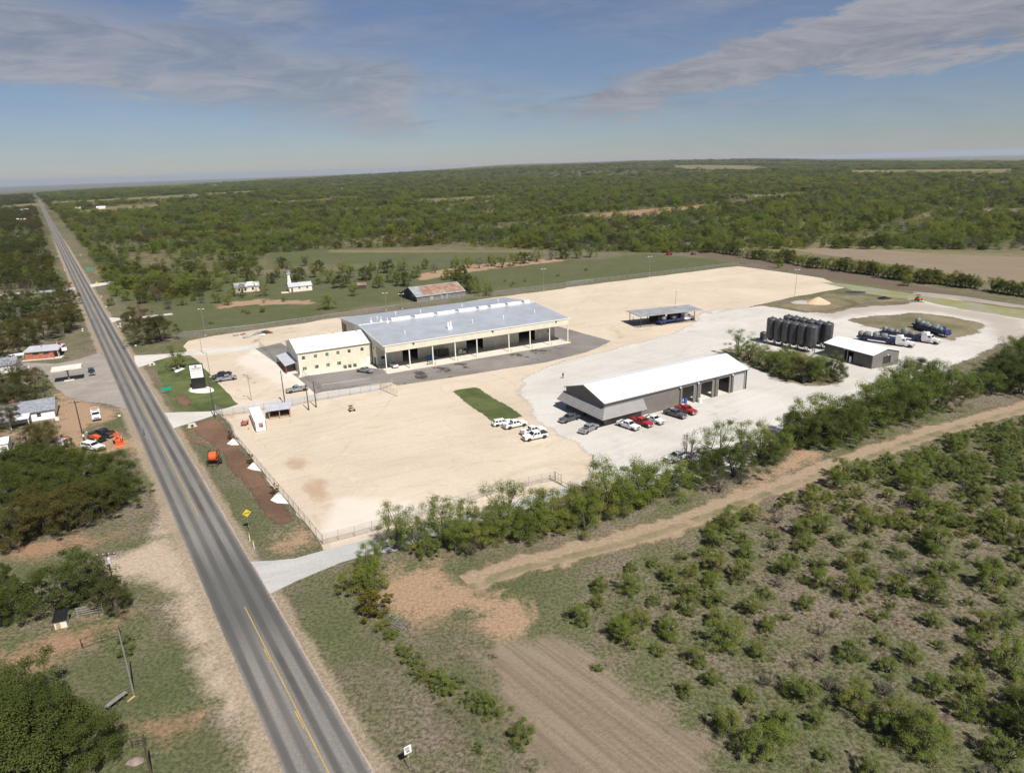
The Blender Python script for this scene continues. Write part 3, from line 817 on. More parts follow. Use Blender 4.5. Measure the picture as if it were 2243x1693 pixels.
# two-rut track beside the brush
def track(name, pts, half, z):
    pts = [Vector(p) for p in pts]
    q = []
    for i in range(len(pts)-1):
        k = max(2, int((pts[i+1]-pts[i]).length/2.5))
        for j in range(k):
            t = j/k
            p0, p1, p2, p3 = pts[max(i-1, 0)], pts[i], pts[i+1], pts[min(i+2, len(pts)-1)]
            q.append(.5*((2*p1)+(p2-p0)*t+(2*p0-5*p1+4*p2-p3)*t*t+(3*p1-p0-3*p2+p3)*t*t*t))
    q.append(pts[-1])
    vs, A = [], []
    ac = np.linspace(-half, half, 9)
    for i, p in enumerate(q):
        d = (q[min(i+1, len(q)-1)]-q[max(i-1, 0)]).normalized()
        nrm = Vector((d.y, -d.x))
        for k, a in enumerate(ac):
            j = mnoise.noise(Vector((p.x*.2, p.y*.2, a)))*1.2 if k in (0, 8) else 0
            w = p+nrm*(a+j)
            vs.append((w.x, w.y, z))
            A.append(a+j)
    fs = [(i*9+k, i*9+k+1, i*9+k+10, i*9+k+9) for i in range(len(q)-1) for k in range(8)]
    m, nt, N, L, b = nodes('rutted_dirt')
    g = N.new('ShaderNodeNewGeometry').outputs['Position']
    fine = nz(nt, 1.6, 8, .7, g)
    mid = nz(nt, .25, 6, .6, g, .5)
    a_ = mth(nt, 'ADD', attr(nt, 'across'), mth(nt, 'MULTIPLY', mth(nt, 'SUBTRACT', mid, .5), 2.2))
    c = mixc(nt, sstep(nt, fine, .3, .7), (.215, .155, .098), (.345, .258, .172))
    grs = mixc(nt, sstep(nt, fine, .3, .7), (.05, .072, .022), (.105, .118, .045))
    mid_s = mth(nt, 'SUBTRACT', 1.0, sstep(nt, mth(nt, 'ABSOLUTE', mth(nt, 'ADD', a_, -1.0)), .5, 1.1))
    mid_s = mth(nt, 'MAXIMUM', mid_s, sstep(nt, mth(nt, 'ABSOLUTE', a_), half-1.4, half-.5))
    c = mixc(nt, mth(nt, 'MULTIPLY', mth(nt, 'MULTIPLY', mid_s, .8), sstep(nt, mth(nt, 'ADD', mth(nt, 'MULTIPLY', fine, .5), mth(nt, 'MULTIPLY', mid, .5)), .40, .60)), c, grs)
    L.new(c, b.inputs['Base Color'])
    b.inputs['Roughness'].default_value = .95
    L.new(bump(nt, fine, .6, .15), b.inputs['Normal'])
    ed = mth(nt, 'ADD', mth(nt, 'ABSOLUTE', attr(nt, 'across')), mth(nt, 'ADD', mth(nt, 'MULTIPLY', mth(nt, 'SUBTRACT', mid, .5), 6.0), mth(nt, 'MULTIPLY', mth(nt, 'SUBTRACT', fine, .5), 2.5)))
    L.new(mth(nt, 'SUBTRACT', 1.0, sstep(nt, ed, half-2.6, half-1.4)), b.inputs['Alpha'])
    me = bpy.data.meshes.new(name)
    me.from_pydata(vs, [], fs)
    me.attributes.new('across', 'FLOAT', 'POINT').data.foreach_set('value', A)
    me.materials.append(m)
    struct(link(name, me))
TRACK = PL('d', [(1010, 1262), (1110, 1225), (1250, 1190), (1400, 1150), (1530, 1105), (1680, 1050), (1850, 990), (2010, 935), (2212, 880), (2420, 828)])
track('dirt_track', TRACK, 4.6, .006)
# shallow pond with algae
m, nt, N, L, b = nodes('algae_water')
g = N.new('ShaderNodeNewGeometry').outputs['Position']
al = nz(nt, .06, 6, .6, g, 1.0)
fi = nz(nt, .5, 6, .65, g)
c = mixc(nt, sstep(nt, mth(nt, 'ADD', mth(nt, 'MULTIPLY', al, .7), mth(nt, 'MULTIPLY', fi, .3)), .40, .56), (.30, .29, .21), (.27, .255, .075))
L.new(c, b.inputs['Base Color'])
b.inputs['Roughness'].default_value = .25
sheet('pond', PL('wC', [(-40, 290), (300, 312), (700, 372), (1060, 432), (1500, 492), (2212, 592), (2500, 640), (2500, 760), (2212, 690), (1700, 612), (1330, 548), (1070, 482), (700, 452), (350, 385), (150, 330)]), .012, m, 2, .8, 40)
sheet('pond_bank', PL('wC', [(1000, 392), (1500, 440), (2212, 548), (2500, 600), (2500, 628), (2212, 580), (1500, 482), (1000, 425)]), .016, M['lot'], 2, .8, 41)
# ------------------------------------------------------------------ buildings
M['cream'] = pmat('cream_wall_panel', (.64, .60, .475), .5, .05, .6, ribs=.3)
M['trim'] = pmat('white_trim', (.72, .70, .65), .45, .04)
M['galv'] = pmat('galvalume_roof', (.43, .455, .49), .42, .07, .25, metal=.25, ribs=.6, dirt=(.36, .38, .40))
M['whiteroof'] = pmat('white_roof_panel', (.80, .80, .80), .4, .03, .25, ribs=.6)
M['greywall'] = pmat('grey_wall_panel', (.165, .15, .14), .5, .06, .6, ribs=.3)
M['greywall_shaded'] = pmat('shaded_grey_wall_panel', (.075, .073, .072), .5, .08, .6, ribs=.3)  # the grey wall again, shade of the left-facing walls put into its colour
M['awning'] = pmat('grey_awning_panel', (.235, .225, .22), .5, .06, .6, ribs=.5)
M['rolldoor'] = pmat('light_roller_door', (.42, .41, .40), .5, .05, 1, ribs=.25, rib_dir='Z')
M['glass'] = glassy('dark_window_glass')
M['greenglass'] = glassy('green_window_glass', (.05, .12, .075), .15)
M['void'] = pmat('opening_shade_and_dark_screen', (.035, .033, .03), .9, .2)  # near-black: shade of openings painted in, and the screens' own dark colour
M['steel'] = pmat('grey_steel', (.26, .26, .26), .5, .1, 2, metal=.3)
M['darksteel'] = pmat('dark_steel', (.04, .04, .042), .5, .15, 2)
M['black'] = pmat('black_paint', (.012, .012, .013), .45, .2, 2)
M['white'] = pmat('white_paint', (.74, .74, .73), .4, .04)
M['offwhite'] = pmat('off_white_paint', (.66, .63, .55), .55, .08, .8)
M['yellowp'] = pmat('yellow_paint', (.62, .44, .03), .5, .08)
M['blue'] = pmat('blue_plastic', (.02, .10, .34), .4, .1)
M['redbrown'] = pmat('red_brown_timber', (.20, .065, .038), .7, .2)
M['timber'] = pmat('raw_timber', (.42, .28, .16), .75, .2, 2)
M['pole'] = pmat('dark_timber_pole', (.075, .048, .034), .85, .25, 3)
M['palepole'] = pmat('grey_steel_pole', (.22, .21, .20), .5, .1, 3)
M['brick'] = pmat('red_brick', (.36, .13, .072), .85, .16, 1.2)
M['rust'] = pmat('rusted_sheet', (.27, .165, .115), .8, .25, .35, ribs=.6, dirt=(.33, .27, .24))
M['oldgalv'] = pmat('weathered_sheet', (.34, .35, .36), .55, .14, .4, metal=.2, ribs=.6)
M['oldwood'] = pmat('weathered_board', (.20, .19, .18), .85, .25, 1.2, ribs=.25)
M['navy'] = pmat('dark_sheet_wall', (.045, .05, .06), .7, .2, 1.0, ribs=.3)
M['stucco'] = pmat('pale_plaster', (.70, .62, .53), .85, .1, .8)
M['shingle'] = pmat('grey_shingle', (.22, .23, .26), .85, .18, 1.4)
M['palegreyroof'] = pmat('pale_grey_roof', (.46, .47, .50), .6, .08, .5, ribs=.5)
M['orange'] = pmat('orange_paint', (.72, .10, .022), .45, .08)
M['redp'] = pmat('red_paint', (.42, .012, .012), .35, .08)
M['rubber'] = pmat('rubber', (.018, .018, .018), .85, .2)
M['chrome'] = pmat('bright_metal', (.5, .5, .5), .3, .05, 2, metal=.7)

def frame(o, ang):
    """angle measured clockwise from +Y along the building's length -> rotation about z"""
    return math.pi/2-R(ang)

def quadwall(name, a, b, z0, z1, holes, t, mat, parent):
    """upright wall from a to b (local xy) with rectangular holes (s0, s1, h0, h1); thickness t on the left side"""
    a, b = Vector(a), Vector(b)
    L_ = (b-a).length
    u = (b-a)/L_
    n = Vector((-u.y, u.x))
    rz = math.atan2(u.y, u.x)
    mb = MB()
    def piece(s0, s1, h0, h1):
        if s1-s0 < .01 or h1-h0 < .01: return
        c = a+u*(s0+s1)/2+n*t/2
        mb.box((c.x, c.y, (h0+h1)/2), (s1-s0, t, h1-h0), rz)
    hs = sorted(holes)
    s = 0
    cols = []
    for (s0, s1, h0, h1) in hs:
        if s0 > s+.001 or not cols or s0 >= cols[-1][1]:
            piece(s, s0, z0, z1)
            cols.append([s0, s1, [(h0, h1)]])
            s = s1
        else:
            cols[-1][2].append((h0, h1))
    piece(s, L_, z0, z1)
    for s0, s1, hh in cols:
        z = z0
        for h0, h1 in sorted(hh):
            piece(s0, s1, z, h0)
            z = h1
        piece(s0, s1, z, z1)
    return mb.build(name, mat, parent)

def window(parent, c, w, h, rz, glass, mat=None, name='window', proud=.03):
    """frame with a pane; c is the centre on the wall face, rz the wall's direction, facing local -y of that direction"""
    d = Vector((math.sin(rz), -math.cos(rz), 0))
    c = Vector(c)+d*proud
    t = .07
    f = MB()
    u = Vector((math.cos(rz), math.sin(rz), 0))
    for s in (-1, 1):
        f.box(c+u*s*(w/2-t/2), (t, .08, h), rz)
        f.box(c+Vector((0, 0, s*(h/2-t/2))), (w-2*t, .08, t), rz)
    f.box(c, (w-2*t, .06, .04), rz)
    fr = f.build(name, mat or M['trim'], parent)
    MB().box(c-d*.01, (w-2*t, .03, h-2*t), rz).build('pane', glass, fr)
    return fr

# ---- main warehouse -------------------------------------------------------------
FM = P('D', 1442, 885)
ML, MW, ME, MR_ = 65.0, 48.0, 8.35, 10.3
mw = thing('warehouse', 'large cream metal warehouse with a grey roof and an open front of white posts', 'warehouse', (FM.x, FM.y), frame(0, 62.0))
r = MB()
r.slab([(-.5, -.5, ME), (ML+.5, -.5, ME), (ML+.5, MW/2, MR_), (-.5, MW/2, MR_)], .14)
r.build('roof', M['galv'], mw)
r = MB()
r.slab([(-.5, MW/2, MR_), (ML+.5, MW/2, MR_), (ML+.5, MW+.5, ME), (-.5, MW+.5, ME)], .14)
r.build('roof', M['galv'], mw)
MB().box((ML/2, MW/2, MR_+.02), (ML+1, .5, .10)).build('ridge_cap', M['trim'], mw)
def roof_z(y): return ME+(MR_-ME)*(1-abs(y-MW/2)/(MW/2))
g = MB()
g.box((ML/2, -.52, ME-.02), (ML+1, .14, .26))
g.build('gutter', M['trim'], mw)
MB().box((ML/2, -.30, ME-1.16), (ML, .2, 2.0)).build('fascia_wall', M['cream'], mw)
for x0, x1 in ((-.62, -.5), (ML+.5, ML+.62)):
    e = MB()
    e.prism_x([(-.6, ME-.22), (MW/2, MR_-.22), (MW+.6, ME-.22), (MW+.6, ME+.06), (MW/2, MR_+.06), (-.6, ME+.06)], x0, x1)
    e.build('verge_trim', M['trim'], mw)
# front posts and their yellow guards
for i, x in enumerate((0.1, 7.6, 15.2, 22.8, 30.4, 42.0, 50.0, 57.6, 64.9)):
    MB().box((x, -.05, (ME-2.2)/2), (.3, .3, ME-2.2)).build('post', M['trim'], mw)
    if i in (2, 3, 5, 6, 7, 8):
        MB().tube((x+.45, -.75, 0), (x+.45, -.75, 1.15), .13, n=10).build('bollard', M['yellowp'], mw)
    MB().box((x, -.42, ME-1.16), (.09, .05, 1.95)).build('downpipe', M['trim'], mw)
MB().box((.1, MW-.2, ME/2), (.3, .3, ME)).build('post', M['darksteel'], mw)
# recessed front wall with its three doorways
BW = 8.6
doors = [(8.3, 13.5), (30.6, 36.8), (50.4, 57.0)]
quadwall('wall', (0, BW), (ML, BW), 0, roof_z(BW)-.2, [(a, b, 0, 5.6) for a, b in doors], .25, M['cream'], mw)
quadwall('wall', (0, MW-6), (0, BW+.25), 0, ME, [], .25, M['cream'], mw)
g = MB()
g.prism_x([(BW+.25, ME), (MW-6, ME), (MW-6, roof_z(MW-6)-.16), (MW/2, MR_-.16), (BW+.25, roof_z(BW)-.16)], .01, .2)
g.build('gable', M['cream'], mw)
g = MB()
g.prism_x([(-.2, ME-1.9), (BW, ME-1.9), (BW, roof_z(BW)-.16), (-.2, ME-.16)], .0, .18)
g.build('gable', M['cream'], mw)
g = MB()
g.prism_x([(MW-6, ME-1.2), (MW+.2, ME-1.2), (MW+.2, ME-.16), (MW-6, roof_z(MW-6)-.16)], .0, .18)
g.build('gable', M['cream'], mw)
quadwall('wall', (ML, BW), (ML, MW), 0, ME, [], .25, M['cream'], mw)
g = MB()
g.prism_x([(-.2, ME-1.9), (BW, ME-1.9), (BW, ME), (MW, ME), (MW, ME-.16+.16), (MW/2, MR_-.16), (-.2, ME-.16)], ML-.19, ML-.01)
g.build('gable', M['cream'], mw)
quadwall('wall', (ML, MW-.26), (0.3, MW-.26), 0, ME-.3, [], .25, M['cream'], mw)
for a, b in doors:
    d = MB()
    d.box(((a+b)/2, BW-.04, 5.75), (b-a+.3, .14, .3))
    d.box((a-.1, BW-.04, 2.8), (.2, .14, 5.6))
    d.box((b+.1, BW-.04, 2.8), (.2, .14, 5.6))
    d.build('door_frame', M['trim'], mw)
    MB().box(((a+b)/2, BW+5, .03), (b-a, 9, .05)).build('inner_floor', M['concrete'], mw)
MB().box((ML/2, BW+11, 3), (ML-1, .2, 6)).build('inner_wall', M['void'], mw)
for x in (5.2, 41.3, 58.9):
    MB().box((x, BW-.05, 1.08), (1.0, .1, 2.12)).build('personnel_door', M['trim'], mw)
for x, z in ((1.9, 2.5), (62.6, 2.7)):
    window(mw, (x, BW, z), 1.5, 1.1, 0, M['glass'])
window(mw, (0, 11.2, 5.3), .8, .8, -math.pi/2, M['glass'])
MB().box((-.25, 10.6, 1.2), (.5, 1.3, 2.0)).build('switch_cabinet', M['steel'], mw)
# roof fittings
xr = [(10.5, 17.2), (18.8, 25.6), (27.0, 33.6), (35.0, 41.6), (42.9, 46.2), (47.5, 53.2), (54.4, 60.0), (61.3, 63.6)]
for a, b in xr:
    v = MB()
    v.prism_x([(MW/2-.75, MR_-.05), (MW/2+.75, MR_-.05), (MW/2+.85, MR_+.65), (MW/2+.3, MR_+.85), (MW/2-.3, MR_+.85), (MW/2-.85, MR_+.65)], a, b)
    v.build('ridge_vent', M['white'], mw)
for x, y in ((4.5, 26.5), (7.6, 25.5), (8.8, 22.5)):
    v = MB()
    v.lathe((x, y, roof_z(y)), [(.42, -.1), (.42, .35), (.12, .6), (.12, 1.35), (.22, 1.4), (.02, 1.6)], 8)
    v.build('roof_vent', M['white'], mw)
for x, y in ((8.0, 31), (24.5, 33), (41.5, 35), (57, 36), (9.5, 8.0), (33.6, 9.5), (45.2, 9.5), (58.0, 10.5), (17, 38)):
    MB().lathe((x, y, roof_z(y)), [(.13, -.1), (.13, .9), (.24, .95), (.05, 1.15)], 8).build('vent_pipe', M['white'], mw)
v = MB()
v.box((24.4, 7.4, roof_z(7.4)+.25), (1.5, 1.5, .6))
v.tube((24.0, 7.4, roof_z(7.4)+.5), (24.0, 7.4, roof_z(7.4)+2.0), .35, n=10)
v.tube((24.9, 7.4, roof_z(7.4)+.5), (24.9, 7.4, roof_z(7.4)+2.2), .3, n=10)
v.build('exhaust_stack', M['white'], mw)
for x in (9, 36, 60):
    MB().box((x, -.5, ME-.55), (.55, .3, .35)).build('flood_lamp', M['darksteel'], mw)
struct(MB().box((ML/2, BW/2-.9, .06), (ML+.6, BW+1.6, .12)).build('concrete_slab', M['concrete']))
bpy.data.objects['concrete_slab'].location = (FM.x, FM.y, 0)
bpy.data.objects['concrete_slab'].rotation_euler = (0, 0, frame(0, 62.0))
mwm = Matrix.Translation((FM.x, FM.y, 0)) @ Matrix.Rotation(frame(0, 62.0), 4, 'Z')
def mwp(x, y, z=0): return mwm @ Vector((x, y, z))

# apron of grey millings
ap = PL('C', [(1025, 488), (1245, 438)])+[mwp(-18, 36).xy, mwp(-4, 32).xy]+[mwp(66, 12).xy]+PL('E', [(1590, 468), (2205, 640), (2080, 700), (1950, 757), (1500, 872), (1000, 950), (500, 1032), (0, 1107)])+PL('D', [(1560, 1026), (1480, 992), (1270, 1030), (735, 1098), (645, 1122), (465, 950)])+PL('C', [(1190, 605)])
ast = []
for z, a, b, w in (('D', (1720, 880), (1880, 900), 1.3), ('D', (1760, 930), (1890, 960), 1.1), ('D', (1830, 900), (1870, 950), 1.0), ('E', (40, 970), (150, 1000), 1.2), ('E', (60, 1040), (180, 1060), 1.0), ('E', (110, 1000), (160, 1060), .8),
                   ('E', (240, 935), (390, 935), 1.1), ('E', (290, 970), (340, 985), .9), ('E', (380, 940), (430, 980), .8), ('E', (480, 890), (590, 900), 1.1), ('E', (560, 905), (640, 945), .7),
                   ('E', (1100, 785), (1200, 800), 1.1), ('E', (1190, 790), (1370, 840), .75), ('E', (1290, 745), (1500, 745), 1.2), ('E', (1350, 760), (1440, 775), .8), ('E', (1530, 705), (1670, 725), .6)):
    ast.append(seg(z, a, b, w*1.15))
for pts in ([(1970, 735), (2080, 700)], [(1850, 780), (1970, 735)], [(2080, 700), (2200, 650)]):
    ast.append(seg('E', pts[0], pts[1], .45))
for pts in ([(1570, 1020), (1800, 990)], [(1800, 990), (2000, 958)], [(2000, 955), (2212, 922)]):
    ast.append(seg('D', pts[0], pts[1], .35))
def ast_f(x, y):
    o = blobs(ast)(x, y)
    return o
sheet('asphalt_apron', ap, .018, M['apron'], 1.0, .12, 50, 1.6, {'stain': ast_f})
sheet('concrete_walk', PL('C', [(962, 508), (1022, 490), (1190, 605), (1392, 742), (1545, 880), (1500, 893), (1380, 790), (1150, 640)]), .022, M['concrete'], 1.5, .05, 51)
sheet('concrete_walk', PL('D', [(490, 900), (1240, 785), (1345, 838), (1440, 880), (1400, 848), (1235, 832), (560, 922), (470, 945)]), .023, M['concrete'], 1.5, .05, 52)

# ---- office block ---------------------------------------------------------------
OV0, OL, OD, OE, ORG = 13.0, 22.6, 17.4, 6.9, 9.2
of = thing('office_building', 'two storey cream office block with a bright white gable roof joined to the warehouse end', 'office building', mwp(-22.9, OV0), frame(0, 62.0))
fl = [(1.6, 4.7), (5.2, 4.7), (8.7, 4.7), (12.1, 4.7), (15.6, 4.7), (19.7, 4.7)]
lo_ = [(1.9, 1.35), (5.4, 1.35), (8.9, 1.35), (12.4, 1.35)]
hole = lambda x, z: (x-.55, x+.55, z-.55, z+.55)
quadwall('wall', (0, 0), (OL, 0), 0, OE-.05, [hole(x, z+.25) for x, z in fl]+[(x-.55, x+.55, z-.3, z+.8) for x, z in lo_], .25, M['cream'], of)
gl = ['glass', 'greenglass', 'greenglass', 'greenglass', 'glass', 'glass']
for (x, z), k in zip(fl, gl): window(of, (x, .1, z+.25), 1.1, 1.1, 0, M[k])
for (x, z), k in zip(lo_, ['greenglass', 'glass', 'greenglass', 'glass']): window(of, (x, .1, z+.25), 1.1, 1.1, 0, M[k])
quadwall('wall', (0, OD), (0, 0.25), 0, OE-.05, [], .25, M['cream'], of)
quadwall('wall', (OL, OD-.25), (.25, OD-.25), 0, OE-.05, [], .25, M['cream'], of)
MB().prism_x([(0, OE-.05), (OD, OE-.05), (OD/2, ORG-.1)], .01, .24).build('gable', M['cream'], of)
for y, z in ((3.0, 5.0), (6.5, 5.0), (11, 5.0), (14.5, 5.0), (12.8, 1.6)):
    window(of, (0, y, z), .9, 1.1, -math.pi/2, M['glass'])
r = MB()
r.slab([(-.4, -.4, OE-.08), (OL+.1, -.4, OE-.08), (OL+.1, OD/2, ORG), (-.4, OD/2, ORG)], .12)
r.build('roof', M['whiteroof'], of)
r = MB()
r.slab([(-.4, OD/2, ORG), (OL+.1, OD/2, ORG), (OL+.1, OD+.4, OE-.08), (-.4, OD+.4, OE-.08)], .12)
r.build('roof', M['whiteroof'], of)
g = MB()
g.box((OL/2-.1, -.46, OE-.14), (OL+.5, .12, .2))
g.build('gutter', M['trim'], of)
for x in (9.6-.35, 16.9):
    MB().box((x, -.06, OE/2-.1), (.1, .1, OE-.2)).build('downpipe', M['trim'], of)
MB().box((.15, -.05, OE/2-.1), (.3, .12, OE-.2)).build('corner_trim', M['trim'], of)
MB().box((21.3, -.05, 1.1), (1.2, .1, 2.2)).build('door', M['white'], of)
for x, y in ((13.5, 9.3), (20.6, 8.0)):
    MB().lathe((x, y, ORG-.25), [(.3, -.1), (.3, .25), (.12, .3), (.12, .55), (.03, .6)], 8).build('roof_vent', M['steel'], of)
# porch
pf = MB()
pf.slab([(-.02, 2.2, 3.5), (-.02, 16.6, 3.5), (-3.7, 16.6, 2.75), (-3.7, 2.2, 2.75)], .1)
pf.build('porch_roof', M['palegreyroof'], of)
for y in (2.5, 5.3, 8.1, 10.9, 13.6, 16.3):
    MB().box((-3.45, y, 1.35), (.22, .22, 2.7)).build('porch_post', M['redbrown'], of)
MB().box((-3.45, 9.4, 2.6), (.16, 14, .22)).build('porch_beam', M['redbrown'], of)
for y in (3.9, 6.7, 9.5, 12.3):
    rl = MB()
    rl.box((-3.45, y, .95), (.08, 2.5, .1))
    for k in range(8): rl.box((-3.45, y-1.15+k*.33, .5), (.05, .05, .85))
    rl.build('porch_railing', M['redbrown'], of)
MB().box((-.1, 7.6, 1.1), (.12, 2.0, 2.2)).build('entrance_door', M['redbrown'], of)
struct(MB().box((-1.9, 9.4, .075), (3.9, 14.8, .15)).build('porch_floor', M['concrete'], of))
for k, x in enumerate((13.6, 15.1, 16.7)):
    ac = thing('air_conditioner', ('grey air conditioner on the walk nearest the office porch end', 'middle grey air conditioner of the three below the office wall', 'grey air conditioner nearest the white office door')[k], 'air conditioner', mwp(-22.9+x, OV0-1.0), frame(0, 62), 'air conditioners along the office wall')
    MB().box((0, 0, .45), (.85, .85, .9)).build('casing', M['steel'], ac)
    MB().lathe((0, 0, .9), [(.36, 0), (.36, .06), (.1, .07)], 12).build('fan_grille', M['darksteel'], ac)
    MB().box((0, -.44, .45), (.7, .02, .7)).build('coil', M['darksteel'], ac)

# ---- grey truck shop -------------------------------------------------------------
FS = P('F', 980, 595)
SA = 59.9
SLn, SDp, SE, SRG = 47.3, 15.4, 5.6, 8.0
sh = thing('truck_shop', 'long grey metal workshop with a white gable roof, open bays and sloped grey skirts', 'workshop', (FS.x, FS.y), frame(0, SA))
sm = Matrix.Translation((FS.x, FS.y, 0)) @ Matrix.Rotation(frame(0, SA), 4, 'Z')
def shp(x, y, z=0): return sm @ Vector((x, y, z))
bays = [(24.2, 28.1), (30.6, 34.6), (36.8, 40.8), (42.4, 46.4)]
quadwall('wall', (0, 0), (SLn, 0), 0, SE-.05, [(1.0, 9.4, 1.1, 2.0)]+[(a, b, 0, 4.7) for a, b in bays], .22, M['greywall'], sh)
quadwall('wall', (0, SDp), (0, .22), 0, SE-.05, [(1.2, 6.0, 1.1, 2.1), (10.2, 14.2, 1.1, 2.1), (7.4, 8.6, 0, 2.2)], .22, M['greywall_shaded'], sh)
MB().box((.30, 2.9, 1.55), (.05, 4.4, 1.1)).build('window', M['glass'], sh)
MB().box((.30, 12.0, 1.55), (.05, 4.9, 1.1)).build('window', M['glass'], sh)
MB().box((5.2, .30, 1.55), (8.6, .05, 1.0)).build('window', M['glass'], sh)
MB().box((.34, 7.4, 1.1), (.05, 1.2, 2.2)).build('door', M['glass'], sh)
for x0, x1, w in ((.01, .2, 'greywall_shaded'), (SLn-.2, SLn-.01, 'greywall')):
    MB().prism_x([(0, SE-.05), (SDp, SE-.05), (SDp/2, SRG-.1)], x0, x1).build('gable', M[w], sh)
quadwall('wall', (SLn, .22), (SLn, SDp), 0, SE-.05, [], .22, M['greywall'], sh)
quadwall('wall', (SLn-.25, SDp-.22), (.25, SDp-.22), 0, SE-.05, [(SLn-.25-b, SLn-.25-a, .05, 4.6) for a, b in ((36.8, 40.8),)], .22, M['greywall'], sh)
r = MB()
r.slab([(-.3, -.35, SE-.06), (SLn+.3, -.35, SE-.06), (SLn+.3, SDp/2, SRG), (-.3, SDp/2, SRG)], .12)
r.build('roof', M['whiteroof'], sh)
r = MB()
r.slab([(-.3, SDp/2, SRG), (SLn+.3, SDp/2, SRG), (SLn+.3, SDp+.35, SE-.06), (-.3, SDp+.35, SE-.06)], .12)
r.build('roof', M['whiteroof'], sh)
MB().box((SLn/2, -.42, SE-.14), (SLn+.6, .14, .24)).build('gutter', M['awning'], sh)
for x0 in (-.42, SLn+.3):
    MB().prism_x([(-.4, SE-.24), (SDp/2, SRG-.2), (SDp+.4, SE-.24), (SDp+.4, SE-.02), (SDp/2, SRG+.05), (-.4, SE-.02)], x0, x0+.12).build('verge_trim', M['awning'], sh)
# skirts
AO, AZ0, AZ1 = 2.1, 4.35, 2.35
s_ = MB()
s_.slab([(-.02, 0, AZ0), (-.02, SDp+.8, AZ0), (-AO, SDp+1.2, AZ1), (-AO, -AO, AZ1)], .1)
s_.build('awning', M['awning'], sh)
s_ = MB()
s_.slab([(0, -.02, AZ0), (11.6, -.02, AZ0), (11.2, -AO, AZ1), (-AO, -AO, AZ1)], .1)
s_.build('awning', M['awning'], sh)
for y in (.3, 5, 10, SDp):
    MB().tube((-AO+.15, y, AZ1-.15), (-.02, y, 1.9), .05, n=5).build('awning_strut', M['darksteel'], sh)
for x in (3, 7, 10.8):
    MB().tube((x, -AO+.15, AZ1-.15), (x, -.02, 1.9), .05, n=5).build('awning_strut', M['darksteel'], sh)
for (a, b) in bays:
    d = MB()
    d.box((a-.12, -.05, 2.35), (.24, .12, 4.7))
    d.box((b+.12, -.05, 2.35), (.24, .12, 4.7))
    d.box(((a+b)/2, -.05, 4.82), (b-a+.48, .12, .24))
    d.build('bay_frame', M['awning'], sh)
MB().box((44.4, .1, 2.35), (4.0, .08, 4.68)).build('roller_door', M['rolldoor'], sh)
for x in (23.5, 29.4, 35.7, 41.6, 47.1):
    MB().box((x, -.12, SE/2-.1), (.14, .14, SE-.2)).build('downpipe', M['darksteel'], sh)
for x in (29.3, 41.5, 23.2):
    MB().box((x, -.4, SE-.6), (.4, .4, .25)).build('wall_lamp', M['white'], sh)
MB().box((34, 7.6, .04), (27, 14.6, .06)).build('inner_floor', M['concrete'], sh)
MB().box((23.6, SDp/2, 2.7), (.15, SDp-.6, 5.3)).build('partition', M['greywall'], sh)

# ---- small grey shed beside the tanks ---------------------------------------------
def gable_house(name, label, cat, o, ang, L_, D_, eave, ridge, wall, roof, over=.3, trims=None, wall2=None):
    t = thing(name, label, cat, (o.x, o.y), frame(0, ang))
    w = MB()
    quadwall('wall', (0, 0), (L_, 0), 0, eave-.04, [], .2, wall, t)
    quadwall('wall', (L_, .2), (L_, D_-.2), 0, eave-.04, [], .2, wall2 or wall, t)
    quadwall('wall', (L_, D_), (0, D_), 0, eave-.04, [], .2, wall, t)
    quadwall('wall', (0, D_-.2), (0, .2), 0, eave-.04, [], .2, wall2 or wall, t)
    for x0 in (.01, L_-.21):
        MB().prism_x([(0, eave-.04), (D_, eave-.04), (D_/2, ridge-.08)], x0, x0+.2).build('gable', wall2 or wall, t)
    for k in (0, 1):
        r = MB()
        y0, y1 = (-over, D_/2) if k == 0 else (D_+over, D_/2)
        r.slab([(-over, y0, eave-.05), (L_+over, y0, eave-.05), (L_+over, y1, ridge), (-over, y1, ridge)], .1)
        r.build('roof', roof, t)
    return t
SB = P('G', 1160, 530)
# its length runs away from the camera: local x along the near gable's left-hand wall
su = thing('storage_shed', 'small dark grey metal shed with a white roof beside the black tanks', 'shed', (SB.x, SB.y), frame(0, 66.7))
sw, sd2, se_, sr_ = 10.6, 17.0, 4.1, 5.4
sr = (P('G', 825, 370, 4)-P('G', 1165, 440, 4)).length
quadwall('wall', (0, 0), (sw, 0), 0, se_-.04, [(4.2, 7.4, .8, 3.0)], .2, M['greywall'], su)
MB().prism_y([(0, se_-.04), (sw, se_-.04), (sw/2, sr_-.08)], .01, .2).build('gable', M['greywall'], su)
MB().prism_y([(0, se_-.04), (sw, se_-.04), (sw/2, sr_-.08)], sd2-.2, sd2-.01).build('gable', M['greywall'], su)
quadwall('wall', (0, sd2), (0, .2), 0, se_-.04, [(7.5, 10.6, 0, 3.4)], .2, M['greywall_shaded'], su)
quadwall('wall', (sw, .2), (sw, sd2), 0, se_-.04, [], .2, M['greywall'], su)
quadwall('wall', (sw-.2, sd2-.2), (.2, sd2-.2), 0, se_-.04, [], .2, M['greywall'], su)
for k in (0, 1):
    r = MB()
    x0, x1 = (-.35, sw/2) if k == 0 else (sw+.35, sw/2)
    r.slab([(x0, -.3, se_-.06), (x1, -.3, sr_), (x1, sd2+.3, sr_), (x0, sd2+.3, se_-.06)], .1)
    r.build('roof', M['whiteroof'], su)
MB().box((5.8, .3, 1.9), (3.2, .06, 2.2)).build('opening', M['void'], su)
MB().box((-.2, 9.6, 3.7), (.35, .3, .2)).build('wall_lamp', M['white'], su)
MB().box((5.8, -.2, 3.5), (.3, .3, .2)).build('wall_lamp', M['white'], su)
